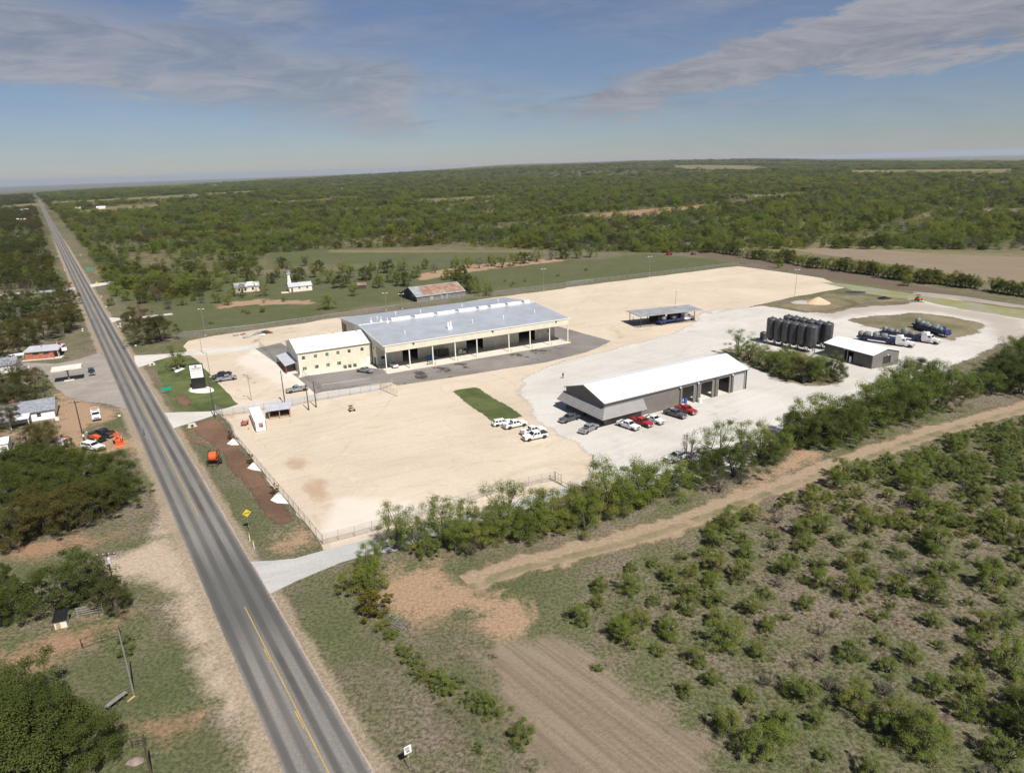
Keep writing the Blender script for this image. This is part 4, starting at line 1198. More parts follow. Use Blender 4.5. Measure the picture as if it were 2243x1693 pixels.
MB().box((-.1, 7.3, 1.0), (.05, .7, 2.0)).build('door', M['trim'], su)
MB().box((0, sd2/2, se_/2), (.1, .3, se_)).build('corner_trim', M['awning'], su)

# ---- old barn, church, brick store, white house -------------------------------------
ba = P('wG', 270, 1120)
b_ = gable_house('barn', 'old dark barn with a half rusted tin roof behind the warehouse', 'barn', ba, 59.6, 24.8, 17.5, 2.5, 5.9, M['oldwood'], M['oldgalv'], .4, wall2=M['navy'])
for (x0, x1, y0, y1) in ((4.2, 24.6, .4, 8.2), (15.0, 24.9, 9.2, 14)):
    s0 = lambda y: (2.5-.05)+(5.9-2.45)*min(y+.4, 17.9-y)/(17.5/2+.4)+.03
    MB().slab([(x0, y0, s0(y0)), (x1, y0, s0(y0)), (x1, y1, s0(y1)), (x0, y1, s0(y1))], .02).build('rusty_sheeting', M['rust'], b_)
for a, b in ((6.5, 8.2), (12, 13.4), (14.6, 15.8)):
    MB().box(((a+b)/2, -.06, 1.3), (b-a, .05, 2.2)).build('board_door', M['oldgalv'], b_)
MB().box((13.6, -.3, 2.75), (1.4, .8, .12)).build('patched_sheet', M['white'], b_)
MB().box((-.06, 11, 1.6), (.05, 3.2, 3.2)).build('doorway', M['void'], b_)
for y in (4.2, 15.3): MB().box((-.08, y, 2.6), (.05, .7, .9)).build('gable_vent', M['white'], b_)
lt = MB()
lt.slab([(-.1, 17.9, 2.5), (10, 17.9, 2.5), (10, 21.5, 1.8), (-.1, 21.5, 1.8)], .1)
lt.build('lean_to_roof', M['oldgalv'], b_)
MB().box((0, 19.6, 1), (.2, 3.4, 2)).build('lean_to_wall', M['navy'], b_)

ch = P('xG', 1070, 420)
c_h = gable_house('cottage', 'low white plastered hall with a grey tin roof under a white water tower', 'hall', ch, 63.4, 11.4, 6.6, 2.7, 4.3, M['stucco'], M['palegreyroof'], .35)
MB().box((1.3, -.05, 1.05), (.9, .06, 2.1)).build('door', M['redbrown'], c_h)
for x in (5.0, 9.0): window(c_h, (x, 0, 1.75), .9, .7, 0, M['glass'], M['redbrown'])
struct(MB().slab([(-4.2, -.6, .12), (-.4, -1.8, .12), (-.4, 3, .12), (-3.8, 3.4, .12)], .1).build('porch_floor', M['concrete'], c_h))
tw = P('xG', 1070, 318)
wt = thing('water_tower', 'white tapering windmill tower standing behind the plastered hall', 'windmill tower', (tw.x, tw.y), .3)
t_ = MB()
for sx, sy in ((-1, -1), (1, -1), (1, 1), (-1, 1)):
    t_.tube((sx*1.05, sy*1.05, 0), (sx*.35, sy*.35, 6.6), .09, .07, 5)
for k, z in enumerate((1.2, 2.4, 3.6, 4.8, 6.0)):
    w = 1.05-.7*z/6.6
    for a, b in (((-w, -w), (w, -w)), ((w, -w), (w, w)), ((w, w), (-w, w)), ((-w, w), (-w, -w))):
        t_.tube((*a, z), (*b, z), .05, n=4)
t_.build('lattice', M['white'], wt)
cl = MB()
for k in range(4):
    a0, a1 = k*math.pi/2+math.pi/4, (k+1)*math.pi/2+math.pi/4
    q = lambda a, z: (1.48*math.cos(a)*(1-.63*z/6.6), 1.48*math.sin(a)*(1-.63*z/6.6), z)
    cl.slab([q(a0, .3), q(a1, .3), q(a1, 6.4), q(a0, 6.4)], .03)
cl.build('cladding', M['white'], wt)
MB().box((0, 0, 6.65), (2.0, 2.0, .14)).build('platform', M['white'], wt)
hd = MB()
for k in range(10):
    a = k*.628
    hd.slab([(.15*math.cos(a), -.5, 7.7+.15*math.sin(a)), (1.0*math.cos(a-.2), -.55, 7.7+1.0*math.sin(a-.2)), (1.0*math.cos(a+.2), -.45, 7.7+1.0*math.sin(a+.2)), (.16*math.cos(a+.3), -.5, 7.7+.16*math.sin(a+.3))], .02)
hd.tube((0, -.6, 7.7), (0, .4, 7.7), .1, n=6)
hd.box((0, .9, 7.75), (.05, 1.1, .6))
hd.tube((0, 0, 6.6), (0, 0, 7.7), .07, n=5)
hd.build('wind_wheel', M['oldgalv'], wt)

# ruined house left of the hall
rh = P('xG', 250, 430)
r_h = gable_house('old_house', 'derelict pale house half hidden by trees left of the plastered hall', 'house', rh, 66, 12, 8, 2.6, 4.6, M['stucco'], M['oldgalv'], .3)
for x in (2.0, 5.0, 8.6): window(r_h, (x, 0, 1.5), 1.0, 1.2, 0, M['glass'], M['redbrown'])
MB().slab([(5, .2, 3.2), (12, .2, 3.2), (9.4, 3.8, 4.75), (6.5, 3.8, 4.75)], .05).build('roof_patch', M['stucco'], r_h)
MB().box((3.4, -.06, 1.0), (1.0, .06, 2.0)).build('doorway', M['void'], r_h)
sv = P('xG', 2090, 372)
s_v = gable_house('field_shed', 'tiny rusty roofed shed between the trees left of the barn', 'shed', sv, 75, 4.6, 4.0, 2.0, 3.0, M['navy'], M['rust'], .2)

bk = P('xC', 625, 1215)
bs = thing('brick_store', 'small red brick store with a pale flat roof beside the country road', 'store', (bk.x, bk.y), frame(0, 74))
BL, BD, BH = 10.2, 7.0, 2.9
bw = quadwall('wall', (0, 0), (BL-1.6, 0), 0, BH, [(2.3, 4.3, 1.6, 2.4), (5.6, 7.4, 1.5, 2.4)], .25, M['brick'], bs)
quadwall('wall', (0, BD), (0, .25), 0, BH, [], .25, M['brick'], bs)
quadwall('wall', (BL, BD), (.25, BD), 0, BH, [], .25, M['brick'], bs)
quadwall('wall', (BL-1.6, .25), (BL-1.6, BD-.25), 0, BH, [(1.0, 2.2, 0, 2.2)], .25, M['brick'], bs)
window(bs, (3.3, .08, 2.0), 2.0, .8, 0, M['glass'], M['steel'])
window(bs, (6.5, .08, 1.95), 1.8, .9, 0, M['glass'], M['steel'])
MB().box((BL-1.52, 1.85, 1.1), (.06, 1.1, 2.15)).build('door', M['glass'], bs)
r = MB()
r.slab([(-.4, -.5, BH+.05), (BL+.3, -.5, BH+.05), (BL+.3, BD+.3, BH+.45), (-.4, BD+.3, BH+.45)], .25)
r.build('roof', M['palegreyroof'], bs)
MB().box((BL-.1, -.2, BH/2), (.12, .12, BH)).build('post', M['white'], bs)
MB().lathe((4, 4.5, BH+.3), [(.2, -.1), (.2, .5), (.3, .52), (.05, .7)], 8).build('roof_vent', M['steel'], bs)
struct(MB().slab([(-1, -1.0, .1), (BL+.8, -1.2, .1), (BL+.8, 2.4, .1), (-1, .2, .1)], .1).build('porch_floor', M['concrete'], bs))

cn = P('B', 795, 697)
gc = thing('pump_canopy', 'flat cream canopy on a single post over the gravel station lot', 'canopy', (cn.x, cn.y), frame(0, 61))
MB().tube((0, 0, 0), (0, 0, 3.9), .22, n=10).build('post', M['palepole'], gc)
MB().box((0, 0, .12), (2.6, 1.2, .24)).build('pump_island', M['concrete'], gc)
t_ = MB()
for k in range(4): t_.box((-1.95*1.5+k*1.95, 0, 4.1), (1.93, 4.6, .36))
t_.build('roof', M['offwhite'], gc)
e = MB()
e.box((0, -2.34, 4.05), (7.9, .08, .5))
e.box((0, 2.34, 4.05), (7.9, .08, .5))
e.build('fascia', M['offwhite'], gc)
for s in (-1, 1):
    MB().tube((0, 0, 3.0), (s*2.6, 0, 3.95), .09, n=5).build('bracket', M['palepole'], gc)

wh = P('wD', 1350, 610)
w_h = thing('white_house', 'white house with a blue grey roof among the roadside trees', 'house', (wh.x, wh.y), frame(0, 62))
quadwall('wall', (-17, 0), (0, 0), 0, 2.55, [(3.0, 4.2, .9, 2.0), (9.0, 10.2, .9, 2.0), (13.2, 14.1, .9, 2.0)], .2, M['white'], w_h)
for x in (3.6, 9.6, 13.65): window(w_h, (-17+x, .08, 1.45), 1.15, 1.1, 0, M['glass'])
quadwall('wall', (0, .2), (0, 9), 0, 2.55, [], .2, M['white'], w_h)
quadwall('wall', (-17, 9), (-17, .2), 0, 2.55, [], .2, M['white'], w_h)
quadwall('wall', (-.2, 8.8), (-16.8, 8.8), 0, 2.55, [], .2, M['white'], w_h)
for x0 in (-17+.01, -.21): MB().prism_x([(0, 2.55), (9, 2.55), (4.5, 4.3)], x0, x0+.2).build('gable', M['white'], w_h)
for k in (0, 1):
    r = MB()
    y0 = -.5 if k == 0 else 9.5
    r.slab([(-17.4, y0, 2.5), (.4, y0, 2.5), (.4, 4.5, 4.4), (-17.4, 4.5, 4.4)], .12)
    r.build('roof', M['shingle'], w_h)
r = MB()
r.slab([(-13.2, -4.2, 2.25), (-5.0, -4.2, 2.25), (-5.0, -.5, 2.52), (-13.2, -.5, 2.52)], .1)
r.build('porch_roof', M['white'], w_h)
for x in (-13, -9, -5.2): MB().box((x, -4.0, 1.1), (.14, .14, 2.2)).build('porch_post', M['white'], w_h)
MB().box((-9, 6, 4.0), (.6, .6, 1.4)).build('chimney', M['brick'], w_h)
# pale metal roof at the frame's edge
wr = P('wD', 130, 1500)
m_r = gable_house('mobile_home', 'white metal trailer home at the edge of the oak grove', 'trailer home', Vector((wr.x-13, wr.y-6)), 62, 15, 5, 2.4, 3.1, M['white'], M['whiteroof'], .25)
for x in (3, 7, 11): window(m_r, (x, 0, 1.5), 1.0, .9, 0, M['glass'])
dh = P('xC', 160, 1560)
d_h = gable_house('grey_house', 'grey roofed house behind the bare tree at the station lot', 'house', Vector((dh.x-11, dh.y-2)), 66, 13, 8, 2.6, 4.2, M['offwhite'], M['shingle'], .4)
for x in (3, 8): window(d_h, (x, 0, 1.5), 1.0, 1.0, 0, M['glass'])

# distant farm roofs
for k, (z, u, v, ang, L_, lab, rf) in enumerate((('A', 140, 345, 70, 13, 'lone white roofed house in the woods west of the road', 'whiteroof'), ('A', 836, 232, 70, 16, 'long white farm building in the tan field beyond the woods', 'whiteroof'), ('A', 640, 240, 60, 12, 'white farmhouse beside the dark roadside trees far up the road', 'whiteroof'),
                                         ('A', 175, 252, 75, 14, 'small grey roof far up the west side of the road', 'palegreyroof'), ('wB', 700, 157, 60, 20, 'pale speck of a farmhouse in the distant brush', 'whiteroof'), ('wB', 1462, 148, 65, 18, 'white ranch house far off in the brush', 'whiteroof'),
                                         ('wB', 2034, 86, 65, 34, 'bright white ranch building near the middle of the skyline', 'whiteroof'), ('wB', 920, 127, 65, 26, 'farm roofs in the pale field on the left skyline', 'whiteroof'))):
    p = P(z, u, v)
    h_ = gable_house('farm_house', lab, 'farmhouse', p, ang, L_, 9, 3.2, 5.2, M['stucco'], M[rf], .3)
    h_.location.z = float(terrain(p.x, p.y))
# ------------------------------------------------------------------ vehicles
def carpaint(name, col, metal=0.0):
    m, nt, N, L, b = nodes(name)
    tc = N.new('ShaderNodeTexCoord').outputs['Object']
    c = mixc(nt, mth(nt, 'MULTIPLY', sstep(nt, nz(nt, 2.5, 5, .6, tc), .45, .7), .22), col, (.34, .29, .23))
    L.new(c, b.inputs['Base Color'])
    b.inputs['Roughness'].default_value = .34
    b.inputs['Metallic'].default_value = metal
    b.inputs['Coat Weight'].default_value = .4
    return m
PAINT = {'white': carpaint('white_car_paint', (.74, .74, .74)), 'silver': carpaint('silver_car_paint', (.34, .35, .36), .35), 'grey': carpaint('dark_grey_car_paint', (.10, .105, .115), .3),
         'black': carpaint('black_car_paint', (.012, .013, .018)), 'red': carpaint('red_car_paint', (.36, .012, .014)), 'tealgrey': carpaint('dark_teal_car_paint', (.02, .035, .045))}
M['amber'] = pmat('lamp_red', (.35, .02, .015), .3, .05)
M['lens'] = pmat('lamp_clear', (.62, .62, .62), .15, .03)
M['liner'] = pmat('bed_liner', (.03, .03, .03), .8, .2)

def arch(cx, r, z0, n=6):
    return [(cx-r*math.cos(math.pi*k/n), z0+r*math.sin(math.pi*k/n)) for k in range(n+1)]

def wheel_mesh(rad, wid, name='tyre'):
    t = MB()
    t.lathe((0, 0, 0), [(rad*.62, -wid/2), (rad*.94, -wid/2), (rad, -wid*.3), (rad, wid*.3), (rad*.94, wid/2), (rad*.62, wid/2)], 16)
    t.v = [(x, z, y) for x, y, z in t.v]
    r = MB()
    r.lathe((0, 0, 0), [(rad*.62, -wid*.46), (rad*.6, wid*.3), (rad*.25, wid*.4)], 12)
    r.v = [(x, z, y) for x, y, z in r.v]
    return t.mesh('tyre', M['rubber'], True), r.mesh('rim', M['chrome'])
CARW = wheel_mesh(.41, .27)
def add_wheels(root, xs, tr, rad, ms, name='wheel'):
    for x in xs:
        for s in (-1, 1):
            w = link(name, ms[0], root, (x, s*tr, rad))
            w.rotation_euler = (0, 0, 0 if s > 0 else math.pi)
            link('rim', ms[1], w)

def frustum(mb, x0, x1, z0, w0, X0, X1, z1, w1, mi=0):
    vs = [(x0, -w0, z0), (x1, -w0, z0), (x1, w0, z0), (x0, w0, z0), (X0, -w1, z1), (X1, -w1, z1), (X1, w1, z1), (X0, w1, z1)]
    return mb.add(vs, [(0, 1, 5, 4), (1, 2, 6, 5), (2, 3, 7, 6), (3, 0, 4, 7), (4, 5, 6, 7)], mi)

VMESH = {}
def vehicle_parts(kind):
    """list of (part name, mesh, takes the paint)"""
    if kind in VMESH: return VMESH[kind]
    Pn = M['white']
    out = []
    W = .98
    xr, xf = -1.85, 1.92
    cab0, cab1 = {'crew': (-.95, 1.18), 'ext': (-.55, 1.15), 'service': (-.55, 1.15), 'suv': (-2.62, 1.12), 'cover': (-.95, 1.18)}[kind]
    b = MB()
    low = [(-2.86, .55)]+arch(xr, .50, .50)+arch(xf, .50, .50)+[(2.86, .55), (2.88, .80), (2.80, .84), (-2.86, .84)]
    b.prism_y(low, -W, W)
    # bonnet and wings
    b.prism_y([(cab1-.02, .84), (2.80, .84), (2.82, 1.02), (2.62, 1.10), (cab1-.02, 1.17)], -W+.03, W-.03)
    # lower cab
    frustum(b, cab0, cab1, .84, W, cab0, cab1, 1.19, W-.03)
    if kind == 'suv':
        frustum(b, cab0, cab1, 1.19, W-.04, cab0+.28, cab1-.72, 1.78, W-.22)
    else:
        frustum(b, cab0, cab1, 1.19, W-.04, cab0+.10, cab1-.66, 1.80, W-.2)
    if kind in ('crew', 'ext', 'cover'):
        for s in (-1, 1): b.box(((cab0-2.86)/2, s*(W-.045), 1.02), (2.86+cab0, .09, .36))
        b.box((-2.82, 0, 1.0), (.08, 2*W-.18, .32))
    if kind == 'service':
        for s in (-1, 1):
            b.box(((cab0-.08-2.9)/2, s*(W-.16), 1.22), (2.82+cab0, .44, .76))
        b.box((-2.86, 0, 1.0), (.08, 1.1, .4))
        for x in (-2.75, -.75):
            for s in (-1, 1): b.tube((x, s*(W-.1), 1.55), (x, s*(W-.1), 2.15), .035, n=5)
            b.tube((x, -W+.1, 2.15), (x, W-.1, 2.15), .035, n=5)
        for s in (-1, 1): b.tube((-2.9, s*(W-.1), 2.15), (1.0, s*(W-.1), 2.15), .035, n=5)
    out.append(('body', b.mesh('body', Pn), True))
    z0, z1 = 1.22, 1.76
    def gl(name, q):
        g = MB()
        g.slab(q, .02)
        out.append((name, g.mesh(name, M['glass']), False))
    wi, wo = W-.2, W-.05
    if kind == 'suv':
        X0, X1 = cab0+.28, cab1-.72
    else:
        X0, X1 = cab0+.10, cab1-.66
    f = lambda t, a, c: a+(c-a)*t
    zz = lambda t: 1.19+t*(.59 if kind == 'suv' else .61)
    gl('windshield', [(f(.1, cab1, X1)+.025, -f(.1, wo, wi)+.06, zz(.1)), (f(.1, cab1, X1)+.025, f(.1, wo, wi)-.06, zz(.1)), (f(.92, cab1, X1)+.025, f(.92, wo, wi)-.05, zz(.92)), (f(.92, cab1, X1)+.025, -f(.92, wo, wi)+.05, zz(.92))])
    gl('rear_window', [(f(.25, cab0, X0)-.02, f(.25, wo, wi)-.12, zz(.25)), (f(.25, cab0, X0)-.02, -f(.25, wo, wi)+.12, zz(.25)), (f(.9, cab0, X0)-.02, -f(.9, wo, wi)+.1, zz(.9)), (f(.9, cab0, X0)-.02, f(.9, wo, wi)-.1, zz(.9))])
    cuts = {'crew': [(.08, .44), (.50, .93)], 'cover': [(.08, .44), (.50, .93)], 'ext': [(.08, .34), (.40, .92)], 'service': [(.08, .34), (.40, .92)], 'suv': [(.04, .30), (.34, .60), (.64, .95)]}[kind]
    for s in (-1, 1):
        for a, c in cuts:
            def pt(u, t):
                x = f(u, f(t, cab0, X0), f(t, cab1, X1))
                return (x, s*(f(t, wo, wi)+.015), zz(t))
            gl('side_window', [pt(a, .12), pt(c, .12), pt(c-.005, .86), pt(a+.005, .86)])
    if kind not in ('suv', 'cover'):
        k = MB()
        k.box(((cab0-2.8)/2, 0, .87), (2.7+cab0, 2*W-(.96 if kind == 'service' else .22), .05))
        out.append(('bed_floor', k.mesh('bed_floor', M['liner']), False))
    if kind == 'cover':
        k = MB()
        k.slab([(-2.84, -W+.02, 1.23), (cab0, -W+.02, 1.23), (cab0, W-.02, 1.23), (-2.84, W-.02, 1.23)], .05)
        out.append(('bed_cover', k.mesh('bed_cover', M['liner']), False))
    k = MB()
    k.box((2.93, 0, .62), (.16, 1.9, .22))
    out.append(('front_bumper', k.mesh('front_bumper', M['chrome']), False))
    k = MB()
    k.box((-2.94, 0, .60), (.16, 1.85, .2))
    out.append(('rear_bumper', k.mesh('rear_bumper', M['chrome']), False))
    k = MB()
    k.box((2.85, 0, .88), (.06, 1.15, .24))
    out.append(('grille', k.mesh('grille', M['darksteel']), False))
    for s in (-1, 1):
        k = MB()
        k.box((2.84, s*.76, .90), (.08, .30, .20))
        out.append(('headlight', k.mesh('headlight', M['lens']), False))
        k = MB()
        k.box((-2.89, s*.86, 1.0), (.05, .18, .34))
        out.append(('taillight', k.mesh('taillight', M['amber']), False))
        k = MB()
        k.box((cab1-.25, s*1.08, 1.24), (.12, .2, .18))
        out.append(('mirror', k.mesh('mirror', M['darksteel']), False))
    VMESH[kind] = out
    return out

def vehicle(kind, paint, label, cat, loc, rz, scale=1.0, group='vehicles parked about the yards'):
    t = thing('parked_'+('suv' if kind == 'suv' else 'pickup'), label, cat, loc, rz, group)
    t.scale = (scale,)*3
    for nm, me, paints in vehicle_parts(kind):
        o = link(nm, me, t)
        if paints:
            o.material_slots[0].link = 'OBJECT'
            o.material_slots[0].material = PAINT[paint]
    add_wheels(t, (-1.85, 1.92), .86, .41, CARW)
    return t

def by_wheels(z, fr, re, half=.95):
    """centre and heading from the two near-side wheels' contact points"""
    a, b = P(z, *fr), P(z, *re)
    d = (a-b).normalized()
    n = Vector((-d.y, d.x))
    if n.dot((a+b)/2) < 0: n = -n           # away from the viewer
    c = (a+b)/2+n*half
    return (c.x, c.y, .02), math.atan2(d.y, d.x)
def by_ends(z, fr, re):
    a, b = P(z, *fr), P(z, *re)
    d = (a-b).normalized()
    c = (a+b)/2
    return (c.x, c.y, .02), math.atan2(d.y, d.x)

for kind, paint, label, w, sc in (
    ('ext', 'silver', 'silver pickup by the two dark poles at the driveway edge', by_wheels('C', (1335, 877), (1452, 857)), 1.0),
    ('crew', 'silver', 'silver pickup parked beside the black one at the lawn edge', by_wheels('C', (735, 778), (828, 764)), .95),
    ('crew', 'black', 'black pickup parked at the lawn edge by the business sign', by_wheels('C', (702, 752), (800, 728)), .95),
    ('crew', 'silver', 'small silver pickup standing on the asphalt below the office wall', by_wheels('D', (1140, 885), (1225, 898)), .95),
    ('ext', 'white', 'white pickup nosed in under the warehouse front bay', by_ends('D', (1475, 800), (1550, 845)), .95),
    ('crew', 'grey', 'dark grey pickup parked against the grey shop gable end', by_wheels('F', (695, 580), (780, 553)), .95),
    ('crew', 'silver', 'silver grey pickup parked at the grey shop corner', by_wheels('F', (925, 625), (852, 662)), .95),
    ('crew', 'white', 'white crew cab pickup first in line along the grey shop', by_wheels('F', (1190, 637), (1095, 605)), 1.0),
    ('crew', 'red', 'red pickup between two white pickups by the grey shop', by_wheels('F', (1288, 612), (1200, 580)), 1.0),
    ('ext', 'white', 'smaller white pickup right of the red one by the grey shop', by_wheels('F', (1372, 590), (1295, 564)), .95),
    ('crew', 'grey', 'dark grey pickup next to a red one before the shop bays', by_wheels('F', (1540, 545), (1458, 520)), 1.0),
    ('crew', 'red', 'red pickup nearest the open bays of the grey shop', by_wheels('F', (1618, 515), (1540, 488)), 1.0),
    ('suv', 'white', 'white car at the corner of the green grass strip', by_wheels('F', (262, 592), (180, 606)), .85),
    ('crew', 'white', 'white crew cab pickup beside the white car by the grass strip', by_wheels('F', (375, 603), (265, 627)), 1.0),
    ('crew', 'white', 'upper of the two white pickups standing out on the bare yard', by_wheels('F', (520, 650), (395, 678)), 1.0),
    ('cover', 'white', 'lower of the two white pickups standing out on the bare yard', by_wheels('F', (415, 717), (530, 693)), 1.0),
    ('crew', 'white', 'white pickup half under the trees at the gravel lot edge', by_wheels('xH', (545, 330), (745, 262)), 1.0),
    ('suv', 'tealgrey', 'small dark car standing right of the pump canopy', by_ends('B', (1057, 655), (1046, 588)), .9),
    ('service', 'white', 'white service truck with ladder rack on the dirt lot', by_ends('B', (1114, 1172), (1095, 1080)), 1.0),
    ('crew', 'black', 'black crew cab pickup with the orange tractor at its tail', by_wheels('B', (1065, 1347), (1210, 1362)), 1.1),
    ('suv', 'white', 'white four wheel drive wagon parked above the oak grove', by_wheels('B', (1085, 1512), (960, 1490)), 1.0),
    ('crew', 'white', 'white vehicle at the left end of the brick store', by_ends('xC', (245, 1205), (340, 1170)), .9),
    ('crew', 'grey', 'dark vehicle in the shade of the trees by the gravel lot', by_ends('yH', (625, 325), (720, 290)), .95)):
    vehicle(kind, paint, label, 'pickup truck' if kind != 'suv' else 'car', *w, scale=sc)

# ---- lorries and tank trailers -----------------------------------------------------
M['vessel'] = pmat('grey_tank_shell', (.155, .168, .17), .5, .12, .8)
M['navyp'] = pmat('dark_blue_frame_paint', (.022, .035, .16), .45, .15)
TRW = wheel_mesh(.52, .55)
def tractor(label, loc, rz, group='white semi tractors'):
    t = thing('semi_tractor', label, 'truck', loc, rz, group)
    b = MB()
    b.prism_y([(1.3, 1.0), (3.2, .9), (3.3, 1.45), (3.1, 1.65), (1.3, 1.9)], -.75, .75)
    for s in (-1, 1): b.prism_y([(1.6, .95), (3.25, .75), (3.2, 1.15), (2.6, 1.35), (1.7, 1.2)], s*.78-.25, s*.78+.25)
    b.build('hood', PAINT['white'], t)
    b = MB()
    frustum(b, -.1, 1.35, .9, 1.05, -.1, 1.35, 1.9, 1.05)
    frustum(b, -.1, 1.35, 1.9, 1.05, 0, .95, 2.75, .95)
    b.build('cab', PAINT['white'], t)
    b = MB()
    b.prism_y([(-1.7, .9), (-.12, .9), (-.12, 3.25), (-.5, 3.45), (-1.7, 3.3)], -1.15, 1.15)
    b.build('sleeper', PAINT['white'], t)
    MB().slab([(1.33, -.92, 2.0), (1.33, .92, 2.0), (1.02, .86, 2.65), (1.02, -.86, 2.65)], .02).build('windshield', M['glass'], t)
    for s in (-1, 1):
        MB().box((.5, s*1.05, 2.25), (.75, .03, .5)).build('side_window', M['glass'], t)
        MB().tube((-.9, s*.95, .75), (.9, s*.95, .75), .32, n=10).build('fuel_tank', M['chrome'], t)
        MB().tube((-1.85, s*.8, 1), (-1.85, s*.8, 3.7), .09, n=6).build('exhaust_stack', M['chrome'], t)
        MB().box((3.22, s*.82, 1.15), (.1, .3, .22)).build('headlight', M['lens'], t)
    MB().box((3.34, 0, 1.15), (.06, .9, .75)).build('grille', M['chrome'], t)
    MB().box((3.4, 0, .62), (.2, 2.2, .3)).build('bumper', M['chrome'], t)
    MB().box((-1.4, 0, .8), (7.0, .85, .25)).build('chassis', M['darksteel'], t)
    MB().lathe((-3.2, 0, .95), [(.55, 0), (.55, .15)], 12).build('fifth_wheel', M['darksteel'], t)
    add_wheels(t, (2.4, -2.6, -3.9), .95, .52, TRW)
    return t
def trailer(label, loc, rz, tanks, name='tank_trailer', length=11.5):
    """blue frame on tandem wheels; tanks = list of (x, radius, length or height, 'h'/'v')"""
    t = thing(name, label, 'trailer', loc, rz, 'blue tank trailers')
    f = MB()
    f.box((0, 0, 1.05), (length, 1.0, .5))
    for s in (-1, 1): f.box((0, s*1.1, 1.25), (length-.4, .14, .5))
    f.box((0, 0, 1.36), (length, 2.4, .12))
    for x in np.arange(-length/2+.5, length/2, 1.5): f.box((x, 0, 1.25), (.12, 2.4, .18))
    f.build('frame', M['navyp'], t)
    for x, r, h, o in tanks:
        m_ = MB()
        if o == 'h': m_.lathe_x((x, 0, 1.5+r), [(r*.3, -h/2-.25), (r*.8, -h/2-.12), (r, -h/2+.1), (r, h/2-.1), (r*.8, h/2+.12), (r*.3, h/2+.25)], 14)
        else: m_.lathe((x, 0, 1.42), [(r*.5, 0), (r, .5), (r, h-.4), (r*.75, h-.1), (r*.25, h), (r*.25, h+.2)], 14)
        m_.build('tank', M['vessel'], t, True)
    k = MB()
    for x in (-length/2+.6, length/2-.7):
        for s in (-1, 1): k.tube((x, s*1.1, 1.4), (x, s*1.1, 2.5), .04, n=4)
        k.tube((x, -1.1, 2.5), (x, 1.1, 2.5), .04, n=4)
    for s in (-1, 1): k.tube((-length/2+.3, s*1.15, 1.6), (length/2-.3, s*1.15, 1.6), .09, n=5)
    k.build('pipework', M['darksteel'], t)
    MB().box((length/2-.8, 0, 1.9), (1.0, 2.2, 1.0)).build('pump_box', M['navyp'], t)
    for s in (-1, 1): MB().box((length/2-2.4, s*.85, .6), (.15, .15, 1.2)).build('landing_leg', M['darksteel'], t)
    add_wheels(t, (-length/2+1.2, -length/2+2.5), .95, .52, TRW)
    return t
def rig(fr, re, z, ltr, ltl, tanks, length=11.5):
    a, b = P(z, *fr), P(z, *re)
    d = (a-b).normalized()
    n = Vector((-d.y, d.x))
    if n.dot(a) < 0: n = -n
    a = a+n*1.0
    rz = math.atan2(d.y, d.x)
    if ltr:
        c = a-d*2.4
        tractor(ltr, (c.x, c.y, .02), rz)
        c = c-d*(3.2+length/2-1.0)
    else: c = a-d*length/2
    trailer(ltl, (c.x, c.y, .02), rz, tanks, length=length)
rig((1210, 665), (380, 545), 'xD', 'white semi tractor just beyond the small dark shed', 'blue trailer of pale round tanks behind the small shed', [(-4.6, .95, 1.7, 'v'), (-2.6, .9, 1.5, 'h'), (.0, 1.05, 2.0, 'v'), (2.5, .95, 1.6, 'h')], 11.5)
rig((1725, 600), (930, 475), 'xD', 'white semi tractor farthest right on the gravel lot', 'blue trailer with one big pale tank on the gravel lot', [(-4.8, .85, 1.9, 'v'), (-3.0, .8, 1.5, 'h'), (-1.1, .7, 1.4, 'v'), (1.4, 1.15, 2.3, 'v'), (3.6, .7, 1.3, 'h')], 13)
rig((1950, 470), (1330, 300), 'xD', None, 'blue trailer of dark tanks parked beyond the white tractors', [(-4.8, 1.0, 2.0, 'v'), (-2.6, .8, 2.6, 'h'), (.6, .75, 2.4, 'h'), (3.0, .7, 1.4, 'v')], 13)
rig((1860, 400), (1280, 260), 'xD', None, 'farthest trailer of dark tanks on the gravel lot', [(-4.5, .9, 2.2, 'v'), (-1.8, .75, 3.0, 'h'), (2.2, .75, 3.0, 'h')], 12)
rig((1740, 685), (980, 805), 'xE', 'white semi tractor at the end of the open shelter', 'low blue trailer with grey tanks beside the open shelter', [(-3.0, 1.05, 1.7, 'v'), (1.6, 1.1, 1.6, 'v')], 11.5)

# ---- black storage tanks -------------------------------------------------------------
def big_tank(loc, label):
    t = thing('storage_tank', label, 'tank', loc, 0, 'black storage tanks in two rows')
    b = MB()
    b.lathe((0, 0, 0), [(.5, 1.1), (1.60, 2.4), (1.64, 2.45), (1.64, 8.2), (1.42, 8.55), (.4, 8.85), (.3, 8.95)], 20)
    b.build('shell', M['tankblack'], t, False)
    for k in range(4):
        a = k*math.pi/2+.6
        MB().box((1.5*math.cos(a), 1.5*math.sin(a), 1.4), (.16, .16, 2.8), a).build('leg', M['darksteel'], t)
    MB().lathe((0, 0, 8.9), [(.32, 0), (.32, .18), (.1, .25)], 10).build('hatch', M['darksteel'], t)
    r = MB()
    for z in (3.6, 5.2, 6.8, 8.1): r.lathe((0, 0, z), [(1.65, 0), (1.68, .04), (1.65, .09)], 20)
    r.build('hoop', M['tankblack'], t)
    l = MB()
    for s in (-1, 1): l.tube((s*.2, -1.75, .4), (s*.2, -1.75, 8.9), .03, n=4)
    for k in range(18): l.tube((-.2, -1.75, .7+k*.45), (.2, -1.75, .7+k*.45), .02, n=4)
    l.build('ladder', M['darksteel'], t)
    return t
M['tankblack'] = pmat('black_tank_shell', (.058, .059, .064), .48, .2, .7)
proto = None
